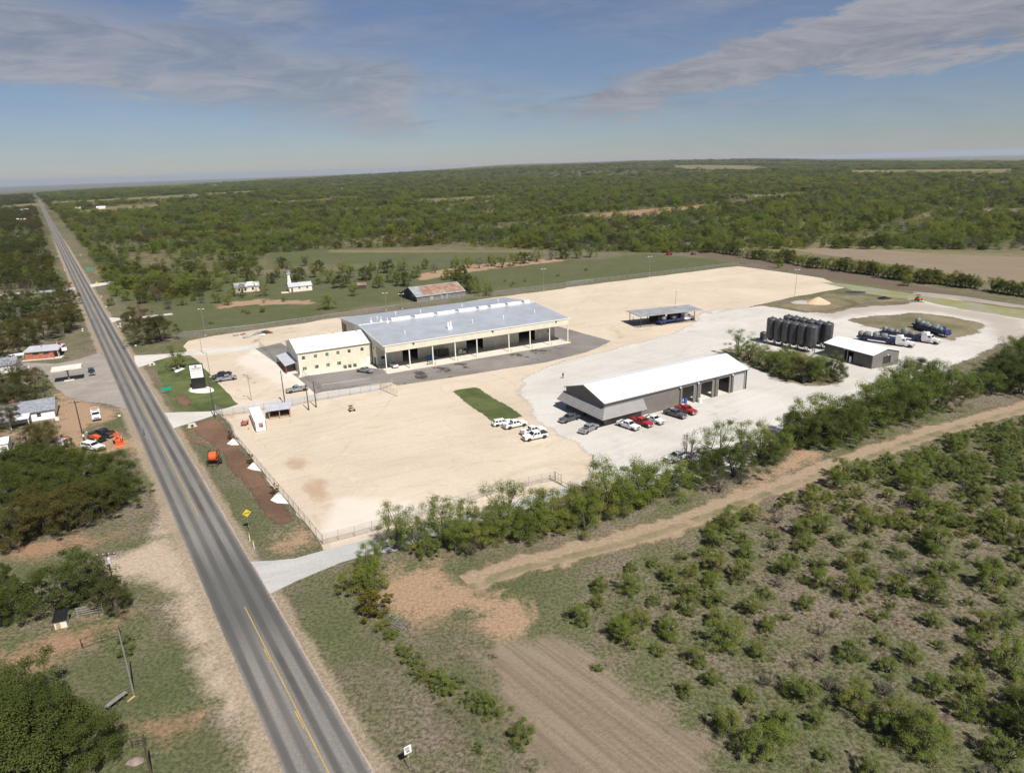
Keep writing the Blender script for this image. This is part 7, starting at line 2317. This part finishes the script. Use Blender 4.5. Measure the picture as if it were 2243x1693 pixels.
plant('bush_low', P('yB', 885, 745), .8, 'small dark bush at the corner of the pipe fence')
plant('bush_low', P('yB', 900, 830), .8, 'small dark bush beside the leaning grey pole')
plant('oak', P('d', 90, 1668), 1.3, 'huge dark oak filling the bottom left corner', None, 1.2)
plant('oak', P('d', 180, 1650), .85, 'oak crown spreading right of the huge corner oak', None, .95)
plant('oak', P('d', 20, 1600), 1.1, 'oak at the left edge behind the huge corner oak')
plant('oak', P('d', 30, 1720), 1.2, 'oak cut by the bottom left corner')
planting([('d', 30, 862, 'olive', 1.15), ('d', 75, 850, 'olive', 1.05), ('d', 8, 905, 'olive', 1.2), ('d', 45, 900, 'olive', 1.0), ('d', 95, 870, 'grey', .75), ('d', 70, 885, 'olive', .7), ('d', 20, 930, 'olive', .8)],
         'brownish tree around the white house by the road', 'brownish trees around the white house')
plant('olive', P('d', 105, 975), .85, 'brown leaved tree in front of the white house')
plant('olive', P('d', 78, 962), .7, 'smaller brown tree in front of the white house')
plant('bush', P('d', 150, 965), .8, 'small bush left of the white wagon')
plant('grey', P('d', 25, 812), .9, 'bare grey tree in front of the grey roofed house')
plant('grey', P('d', 55, 970), .7, 'bare twiggy shrub below the white house')
planting([('d', 18, 750, 'olive', 1.3), ('d', 60, 748, 'olive', 1.25), ('d', 100, 735, 'olive', 1.3), ('d', 135, 722, 'olive', 1.35), ('d', 155, 712, 'olive', 1.15), ('d', 166, 695, 'olive', .9), ('d', 30, 722, 'oak', .95), ('d', 75, 718, 'olive', .95), ('d', 118, 700, 'olive', .95), ('d', 150, 690, 'olive', .9), ('d', 5, 770, 'olive', .9), ('d', 45, 765, 'olive', .7)],
         'brown green tree in the wood behind the brick store', 'brown green trees behind the brick store')
planting([('d', 10, 690, 'oak', 1.1), ('d', 45, 688, 'oak', 1.1), ('d', 80, 684, 'oak', 1.0), ('d', 112, 668, 'oak', 1.0), ('d', 135, 655, 'oak', 1.0), ('d', 155, 660, 'olive', 1.0), ('d', 25, 665, 'oak', 1.0), ('d', 62, 660, 'oak', 1.0), ('d', 95, 648, 'grey', 1.1), ('d', 122, 636, 'grey', 1.0), ('d', 60, 635, 'grey', 1.1), ('d', 20, 640, 'grey', 1.0), ('d', 140, 640, 'olive', .9), ('d', 118, 620, 'oak', 1.0), ('d', 90, 615, 'oak', 1.0), ('d', 40, 610, 'oak', 1.1), ('d', 10, 612, 'oak', 1.1)],
         'dark tree in the wood left of the road above the brown trees', 'dark trees left of the road')
# homestead and pasture behind the buildings
planting([('d', 300, 612, 'grey', 1.0), ('d', 330, 640, 'grey', 1.0), ('d', 365, 668, 'grey', .95)], 'leafless grey tree between the road and the homestead', 'leafless trees by the homestead')
planting([('d', 280, 625, 'mesq', 1.1), ('d', 262, 612, 'mesq', 1.0), ('d', 310, 655, 'oak', .8), ('d', 270, 600, 'oak', .9), ('d', 345, 605, 'mesq', 1.0), ('d', 250, 640, 'mesq', .9), ('d', 420, 632, 'oak', .9), ('d', 440, 625, 'mesq', 1.0), ('d', 408, 618, 'mesq', 1.0), ('d', 470, 655, 'mesq', .8), ('d', 492, 660, 'mesq', .8), ('d', 512, 625, 'mesq', 1.0), ('d', 540, 612, 'oak', .9), ('d', 570, 640, 'mesq_open', .9), ('d', 230, 610, 'mesq', 1.0), ('d', 240, 660, 'bush_tall', 1.0), ('d', 300, 640, 'mesq', .9), ('d', 385, 640, 'mesq', .9), ('d', 395, 660, 'mesq', .8), ('d', 430, 640, 'oak', .8), ('d', 460, 625, 'mesq', 1.0), ('d', 350, 630, 'oak', .8), ('d', 325, 615, 'mesq', 1.0), ('d', 375, 612, 'mesq', 1.0), ('d', 490, 612, 'mesq', 1.0), ('d', 600, 600, 'mesq', 1.0), ('d', 590, 612, 'oak', .8), ('d', 275, 650, 'mesq', .9), ('d', 318, 628, 'oak', .8), ('d', 342, 652, 'grey', .8), ('d', 400, 608, 'mesq', 1.0), ('d', 445, 608, 'oak', .9), ('d', 420, 650, 'mesq', .7), ('d', 475, 630, 'mesq', .8), ('d', 505, 640, 'mesq', .7), ('d', 548, 628, 'mesq', .7), ('d', 560, 596, 'mesq', 1.0), ('d', 625, 590, 'mesq', 1.0), ('d', 640, 615, 'oak', .7), ('d', 255, 590, 'oak', .9), ('d', 222, 590, 'mesq', 1.0), ('d', 290, 590, 'oak', 1.0), ('d', 330, 588, 'mesq', 1.0), ('d', 380, 590, 'mesq', 1.0), ('d', 410, 588, 'oak', .9), ('d', 440, 592, 'mesq', 1.1), ('d', 470, 588, 'mesq', 1.0), ('d', 500, 592, 'oak', .9), ('d', 530, 585, 'mesq', 1.1), ('d', 555, 618, 'mesq', .9), ('d', 523, 640, 'mesq_open', .8), ('d', 400, 636, 'oak', .8), ('d', 435, 655, 'grey', .7), ('d', 610, 580, 'oak', .9), ('d', 660, 575, 'mesq', 1.0), ('d', 545, 575, 'mesq', 1.0)],
         'green tree scattered round the derelict house', 'trees round the derelict house')
planting([('d', 648, 605, 'oak', 1.0), ('d', 680, 600, 'mesq', 1.1), ('d', 712, 612, 'mesq', 1.2), ('d', 740, 622, 'oak', 1.0), ('d', 755, 600, 'mesq', 1.1), ('d', 790, 605, 'oak', 1.0), ('d', 820, 622, 'mesq', 1.2), ('d', 848, 610, 'mesq', 1.1), ('d', 875, 618, 'oak', 1.0), ('d', 900, 600, 'mesq', 1.1), ('d', 765, 640, 'mesq', .9), ('d', 740, 590, 'mesq', 1.0), ('d', 835, 590, 'oak', 1.0), ('d', 870, 585, 'mesq', 1.1), ('d', 690, 585, 'oak', .9), ('d', 805, 585, 'mesq', 1.0)],
         'green tree in the loose grove between the hall and the barn', 'trees between the hall and the barn')
plant('mesq', P('d', 708, 668), 1.15, 'rounded green tree alone above the back fence', None, .95)
planting([('d', 985, 615, 'oak', 1.0), ('d', 1012, 628, 'oak', 1.1), ('d', 1035, 635, 'mesq', 1.2), ('d', 1050, 640, 'mesq', .9), ('d', 1000, 605, 'oak', 1.0), ('d', 965, 605, 'mesq', 1.0)], 'thick green tree at the right end of the old barn', 'trees at the right end of the barn')
planting([('d', 920, 582, 'mesq', 1.0), ('d', 940, 590, 'grey', .9), ('d', 985, 580, 'mesq', 1.1), ('d', 1010, 578, 'mesq', 1.1), ('d', 1035, 580, 'grey', 1.0), ('d', 1062, 575, 'mesq', 1.2), ('d', 1085, 578, 'mesq', 1.1), ('d', 1110, 575, 'mesq', 1.2), ('d', 1130, 570, 'oak', 1.0), ('d', 1160, 565, 'mesq', 1.2), ('d', 1190, 562, 'grey', 1.1), ('d', 1215, 560, 'oak', 1.1), ('d', 1245, 558, 'mesq', 1.1), ('d', 1275, 556, 'mesq', 1.1)],
         'green tree in the broken line across the pasture', 'trees in the line across the pasture')
planting([('xG', 680, 580, 'grey', .4), ('xG', 345, 500, 'bush', .7), ('xG', 980, 560, 'bush', .8), ('xG', 370, 720, 'bush_low', .9), ('xG', 440, 740, 'bush_low', 1.0), ('xG', 660, 720, 'bush', .8), ('xG', 1500, 300, 'bush_tall', .9), ('d', 455, 700, 'bush_low', .8), ('wG', 1240, 890, 'bush_low', .8), ('wG', 1330, 920, 'bush_low', .9), ('wG', 1460, 890, 'bush_low', .8), ('wG', 2130, 770, 'bush_low', 1.0), ('wG', 1820, 830, 'bush_low', .8), ('wG', 1300, 945, 'bush_low', .7)],
         'small bush dotted over the pasture behind the back fence', 'bushes on the pasture')
# hedge beyond the pond
hd_ = [('yG', 660, 470), ('yG', 700, 468), ('yG', 740, 472), ('yG', 775, 480), ('yG', 810, 482), ('yG', 845, 488), ('yG', 900, 500), ('yG', 940, 505), ('yG', 985, 512), ('yG', 1030, 518), ('yG', 1075, 522), ('yG', 1120, 530), ('yG', 1165, 538), ('yG', 1210, 545), ('yG', 1255, 548), ('yG', 1300, 552), ('yG', 1345, 562), ('yG', 1400, 570), ('yG', 1440, 575), ('yG', 1485, 580), ('yG', 1530, 590), ('yG', 1580, 598), ('yG', 1625, 605), ('yG', 1680, 612), ('yG', 1730, 618), ('yG', 1780, 622), ('yG', 1830, 628), ('yG', 1880, 632), ('yG', 1930, 640), ('yG', 1975, 645), ('yG', 2060, 660), ('yG', 2110, 668), ('yG', 2160, 675), ('yG', 2210, 682), ('yG', 2270, 690), ('yG', 1650, 632), ('yG', 1025, 545)]
hd_ = hd_+[('yG', (a[1]+b[1])/2, (a[2]+b[2])/2+random.uniform(-4, 4)) for a, b in zip(hd_[:34], hd_[1:35]) if abs(a[1]-b[1]) < 60]
for k, (z, u, v) in enumerate(hd_):
    plant(('mesq', 'oak', 'mesq')[k % 3], P(z, u, v), random.uniform(.75, 1.05), 'H', 'trees in the hedge beyond the pond')

# --- the scrub field on the right ---------------------------------------------------------------
FIELD = PL('d', [(1235, 1300), (1340, 1225), (1500, 1165), (1640, 1105), (1760, 1052), (1900, 1005), (2050, 950), (2260, 895), (2600, 900), (2600, 1800), (1640, 1800), (1560, 1600), (1470, 1505), (1380, 1400), (1290, 1370), (1225, 1340)])
def vnoise(x, y, s, k=0):
    return (np.sin(x/s+1.7+k)*np.cos(y/s*1.13+.4+k*2)+.6*np.sin(x/s*2.1-y/s*1.7+k)+.4*np.cos(x/s*3.7+y/s*2.9+2+k))/2
def scatter(poly, n, mind, dens, seed):
    r = np.random.default_rng(seed)
    p = np.array([(q[0], q[1]) for q in poly])
    lo, hi = p.min(0), p.max(0)
    X = r.uniform(lo[0], hi[0], n)
    Y = r.uniform(lo[1], hi[1], n)
    ok = (sdf(X, Y, poly) > .5) & (r.uniform(0, 1, n) < dens(X, Y))
    X, Y = X[ok], Y[ok]
    cell, out = {}, []
    for x, y in zip(X, Y):
        m_ = mind(x, y) if callable(mind) else mind
        i, j = int(x//3), int(y//3)
        good = True
        for a in range(i-2, i+3):
            for b in range(j-2, j+3):
                for (u, v) in cell.get((a, b), ()):
                    if (u-x)**2+(v-y)**2 < m_*m_:
                        good = False
                        break
                if not good: break
            if not good: break
        if good:
            cell.setdefault((i, j), []).append((x, y))
            out.append((x, y))
    return out
def fdens(x, y):
    d = np.hypot(x, y)
    az = np.degrees(np.arctan2(x, y))
    return np.clip((.56+.5*vnoise(x, y, 9)+np.clip((d-85)/80, 0, .6))*np.clip((az+2)/13, .3, 1), .03, 1)
pts = scatter(FIELD, 14000, lambda x, y: 2.5 if math.hypot(x, y) > 115 else 3.5, fdens, 5)
def infra(p, h=0):
    """is the spot inside the camera's view (with a margin)?"""
    d = cam.matrix_world.inverted() @ Vector((p[0], p[1], h))
    if d.z >= 0: return False
    return abs(d.x/-d.z*FPX) < W0/2+90 and abs(d.y/-d.z*FPX) < H0/2+90
CAMI = cam.matrix_world.inverted()
vis = [p for p in pts if infra(p)]
vis.sort(key=lambda p: math.hypot(*p))
for k, p in enumerate(vis[:255]):
    t = random.random()
    s = random.uniform(.5, 1.15)
    plant('bush_tall' if t < .16 else ('bush' if t < .74 else ('bush_low' if t < .94 else 'bush_open')), p, s, 'mesquite bush scattered over the dry scrub field right of the track', 'bushes on the scrub field')
rest = [('b', x, y, random.uniform(.6, 1.1)) for x, y in vis[255:]]
plant('bush_tall', P('d', 2020, 1185), 1.35, 'bright green round bush standing out on the scrub field')
for u, v in ((1985, 1630), (1965, 1600)): plant('mesq', P('d', u, v), .72, 'taller green mesquite low in the scrub field at the bottom right', 'mesquites at the bottom right')
plant('oak', P('d', 2235, 1600), .7, 'dark tree cut by the lower right edge')

# each member of a group of trees gets its place in the group, counted from the left
ORD = 'first second third fourth fifth sixth seventh eighth ninth tenth eleventh twelfth thirteenth fourteenth fifteenth sixteenth seventeenth eighteenth nineteenth'.split()
def ordinal(k):
    if k < 19: return ORD[k]
    t = {2: 'twent', 3: 'thirt', 4: 'fort', 5: 'fift', 6: 'sixt', 7: 'sevent', 8: 'eight'}[(k+1)//10]
    return t+'ieth' if (k+1) % 10 == 0 else t+'y-'+ORD[(k+1) % 10-1]
LOOK = {'mesquite_tree': 'green', 'oak_tree': 'dark', 'autumn_tree': 'brownish', 'bare_tree': 'leafless', 'bush': 'low', 'young_tree': 'reddish', 'lawn_tree': 'green'}
GR = {}
for o in list(bpy.data.objects):
    if o.get('group') and o.get('category') in ('tree', 'bush'): GR.setdefault(o['group'], []).append(o)
for gname, mem in GR.items():
    if len(mem) > 89: continue
    def px(o):
        d = CAMI @ o.location
        return d.x/-d.z
    mem.sort(key=px)
    for k, o in enumerate(mem):
        o['label'] = LOOK[o.name.split('.')[0]]+' '+o['category']+', '+ordinal(k)+' from the left of the '+gname

# --- instanced masses: one object each ------------------------------------------------------------
def mass(name, label, pos, scl, rot, var, sources):
    n = len(pos)
    me = bpy.data.meshes.new(name)
    me.vertices.add(n)
    me.vertices.foreach_set('co', np.asarray(pos, 'f').ravel())
    me.attributes.new('scl', 'FLOAT_VECTOR', 'POINT').data.foreach_set('vector', np.asarray(scl, 'f').ravel())
    me.attributes.new('rot', 'FLOAT', 'POINT').data.foreach_set('value', np.asarray(rot, 'f'))
    me.attributes.new('var', 'INT', 'POINT').data.foreach_set('value', np.asarray(var, 'i'))
    o = link(name, me)
    o['kind'] = 'stuff'
    o['label'] = label
    ng = bpy.data.node_groups.new(name, 'GeometryNodeTree')
    ng.interface.new_socket('Geometry', in_out='INPUT', socket_type='NodeSocketGeometry')
    ng.interface.new_socket('Geometry', in_out='OUTPUT', socket_type='NodeSocketGeometry')
    N, L = ng.nodes, ng.links
    gi, go = N.new('NodeGroupInput'), N.new('NodeGroupOutput')
    join = N.new('GeometryNodeJoinGeometry')
    for s in sources:
        oi = N.new('GeometryNodeObjectInfo')
        oi.inputs['Object'].default_value = s
        oi.inputs['As Instance'].default_value = True
        oi.transform_space = 'ORIGINAL'
        L.new(oi.outputs['Geometry'], join.inputs[0])
    ip = N.new('GeometryNodeInstanceOnPoints')
    ip.inputs['Pick Instance'].default_value = True
    L.new(gi.outputs[0], ip.inputs['Points'])
    L.new(join.outputs[0], ip.inputs['Instance'])
    def na(nm, dt):
        a = N.new('GeometryNodeInputNamedAttribute')
        a.data_type = dt
        a.inputs['Name'].default_value = nm
        return a.outputs['Attribute']
    L.new(na('var', 'INT'), ip.inputs['Instance Index'])
    L.new(na('scl', 'FLOAT_VECTOR'), ip.inputs['Scale'])
    cx = N.new('ShaderNodeCombineXYZ')
    L.new(na('rot', 'FLOAT'), cx.inputs[2])
    er = N.new('FunctionNodeEulerToRotation')
    L.new(cx.outputs[0], er.inputs[0])
    L.new(er.outputs[0], ip.inputs['Rotation'])
    L.new(ip.outputs[0], go.inputs[0])
    md = o.modifiers.new('scatter', 'NODES')
    md.node_group = ng
    return o
def crowns(*kinds):
    """the crowns of standing trees of these kinds serve as the pattern for the mass"""
    out = []
    for kd in kinds:
        want = [c for c, t in PROTO[kd]]
        for me in want:
            for o in bpy.data.objects:
                if o.data is me:
                    out.append(o)
                    break
    return out
def ground_ok(X, Y, margin=7):
    ac = np.abs((X-RA.x)*RN.x+(Y-RA.y)*RN.y)
    return (ac > margin) & (multi(X, Y, FARF+REG['red'][4:5]) < 0) & (multi(X, Y, [YARD, LOT]) < -1)

if rest:
    src = crowns('bush', 'bush_tall', 'bush_low')
    mass('scrub_brush', 'low green brush covering the far part of the scrub field', [(x, y, 0) for _, x, y, s in rest], [(s, s, s) for *_, s in rest], [random.uniform(0, 6.28) for _ in rest], [random.randrange(len(src)) for _ in rest], src)

def woodland():
    r = np.random.default_rng(21)
    src = crowns('mesq', 'oak', 'olive', 'grey', 'bush_tall')
    kinds = []
    for kd in ('mesq', 'oak', 'olive', 'grey', 'bush_tall'): kinds += [kd]*len(PROTO[kd])
    ki = {k: [i for i, q in enumerate(kinds) if q == k] for k in set(kinds)}
    pos, scl, rot, var = [], [], [], []
    def ring(r0, r1, area, smin, smax, flat, edge=0.0):
        ta = R(44)
        n = int(ta*(r1*r1-r0*r0)/area)
        a = r.uniform(-ta, ta, n)
        d = np.sqrt(r.uniform(r0*r0, r1*r1, n))
        X, Y = d*np.sin(a), d*np.cos(a)
        w = multi(X, Y, WOOD) if r0 < 1500 else np.full(n, 40.0)
        cl = vnoise(X, Y, 38)+.6*vnoise(X, Y, 110, 2)
        ok = (w > 1) & ground_ok(X, Y, 12) & (r.uniform(0, 1, n) < np.clip(.74+.85*cl, .04, 1))
        X, Y = X[ok], Y[ok]
        n = len(X)
        Z = terrain(X, Y)
        s = r.uniform(smin, smax, n)
        z = s*r.uniform(.8, 1.1, n)*flat
        mixn = vnoise(X, Y, 55, 5)+.7*vnoise(X, Y, 160, 1)+r.normal(0, .45, n)
        left = (X-RA.x)*RN.x+(Y-RA.y)*RN.y < 0
        for i in range(n):
            t = mixn[i]
            q = r.uniform()
            if left[i]: kd = 'oak' if t > -.2 else ('mesq' if q < .5 else ('olive' if q < .8 else 'grey'))
            elif t > .85: kd = 'oak'
            elif t < -1.0: kd = 'grey' if q < .6 else 'olive'
            else: kd = 'mesq' if q < .80 else ('bush_tall' if q < .9 else 'olive')
            k = .72 if kd in ('oak', 'olive') else (1.5 if kd == 'bush_tall' else 1.0)
            pos.append((X[i], Y[i], Z[i]-.2))
            scl.append((s[i]*k, s[i]*k, z[i]*k))
            rot.append(r.uniform(0, 6.28))
            c = ki[kd]
            var.append(c[r.integers(len(c))])
    ring(180, 900, 26, .62, 1.12, 1.0)
    ring(900, 1700, 48, .75, 1.35, .95)
    ring(1700, 3200, 150, 1.2, 2.2, .62)
    ring(3200, 6500, 800, 2.4, 4.5, .42)
    mass('woodland', 'dense green brush and woodland running to the skyline', pos, scl, rot, var, src)
    return len(pos)
woodland()

# tufts of dry grass and weeds: nobody could count them
def tufts():
    r = np.random.default_rng(3)
    out = []
    for k, (lo, hi, nm_) in enumerate((((.12, .10, .06), (.24, .195, .13), 'dry'), ((.060, .078, .028), (.125, .14, .056), 'green'))):
        LM['tuft'+nm_] = leaf_mat(nm_+'_tuft_blades', lo, hi)
        cen = np.stack([r.normal(0, .35, 12), r.normal(0, .35, 12), r.uniform(.05, .2, 12)], 1)
        me = leaf_cloud('tuft', cen, np.full(12, .26), 16, .055, LM['tuft'+nm_], r, .0, .2)
        o = link('weed_tuft', me, None, P('d', 1000+60*k, 1420).to_3d())
        o['kind'] = 'stuff'
        tag(o, ('pale dry weed tuft on the grass right of the fence line', 'green weed tuft on the grass right of the fence line')[k], 'weeds')
        out.append(o)
    n = 36000
    d = np.sqrt(r.uniform(45**2, 230**2, n))
    a = r.uniform(-R(42), R(42), n)
    X, Y = d*np.sin(a), d*np.cos(a)
    ac = np.abs((X-RA.x)*RN.x+(Y-RA.y)*RN.y)
    hard = multi(X, Y, [YARD, LOT])
    keep = (ac > 5.8) & (hard < -1.5) & (multi(X, Y, REG['plow']+REG['bare']+REG['pale']+REG['red']) < -.5) & (r.uniform(0, 1, n) < np.clip(.45+.5*vnoise(X, Y, 6), .05, 1))
    for poly in (TRACK,):
        for i in range(len(poly)-1):
            p, q = poly[i], poly[i+1]
            ex, ey = q.x-p.x, q.y-p.y
            t = np.clip(((X-p.x)*ex+(Y-p.y)*ey)/(ex*ex+ey*ey), 0, 1)
            keep &= np.hypot(X-p.x-t*ex, Y-p.y-t*ey) > 5
    side = PL('yC', [(470, 990), (1130, 905), (1600, 790), (1600, 900), (1270, 1005), (650, 1290)])
    stn = PL('B', [(1150, 350), (640, 500), (-40, 520), (-40, 660), (600, 790), (1440, 1048), (1600, 1150), (1330, 520)])
    keep &= multi(X, Y, [side, stn]) < -.5
    keep &= multi(X, Y, [PL('C', [(500, 1132), (700, 1090), (1190, 1650), (860, 1650)]), PL('yC', [(300, 30), (450, 30), (925, 640), (790, 705), (430, 300)])]) < -.5
    keep &= multi(X, Y, [PL('C', [(160, 598), (490, 572), (872, 968), (300, 1186), (100, 700)])]) < 0
    keep &= multi(X, Y, [FIELD, PL('yD', [(420, 760), (700, 1000), (1250, 1600), (1400, 1670), (900, 1670), (640, 1200), (400, 850)])]) > 0
    X, Y = X[keep], Y[keep]
    m_ = len(X)
    s = r.uniform(.35, .95, m_)
    v = (vnoise(X, Y, 14, 3)+r.normal(0, .5, m_) > .1).astype(int)
    mass('weeds', 'rough tufts of dry and green weeds over the open ground', np.stack([X, Y, np.zeros(m_)], 1), np.stack([s, s, s*.6], 1), r.uniform(0, 6.28, m_), v, out)
tufts()

# ------------------------------------------------------------------ air
def haze():
    b = MB()
    b.box((0, 18000, -11), (76000, 56000, 282))
    m = bpy.data.materials.new('thin_air')
    m.use_nodes = True
    nt = m.node_tree
    nt.nodes.clear()
    o = nt.nodes.new('ShaderNodeOutputMaterial')
    v = nt.nodes.new('ShaderNodeVolumePrincipled')
    v.inputs['Color'].default_value = (.80, .88, 1, 1)
    v.inputs['Density'].default_value = 3.4e-5
    v.inputs['Anisotropy'].default_value = .2
    nt.links.new(v.outputs[0], o.inputs['Volume'])
    h = b.build('haze', m)
    h['kind'] = 'stuff'
    h['label'] = 'thin pale air over the whole countryside'
haze()
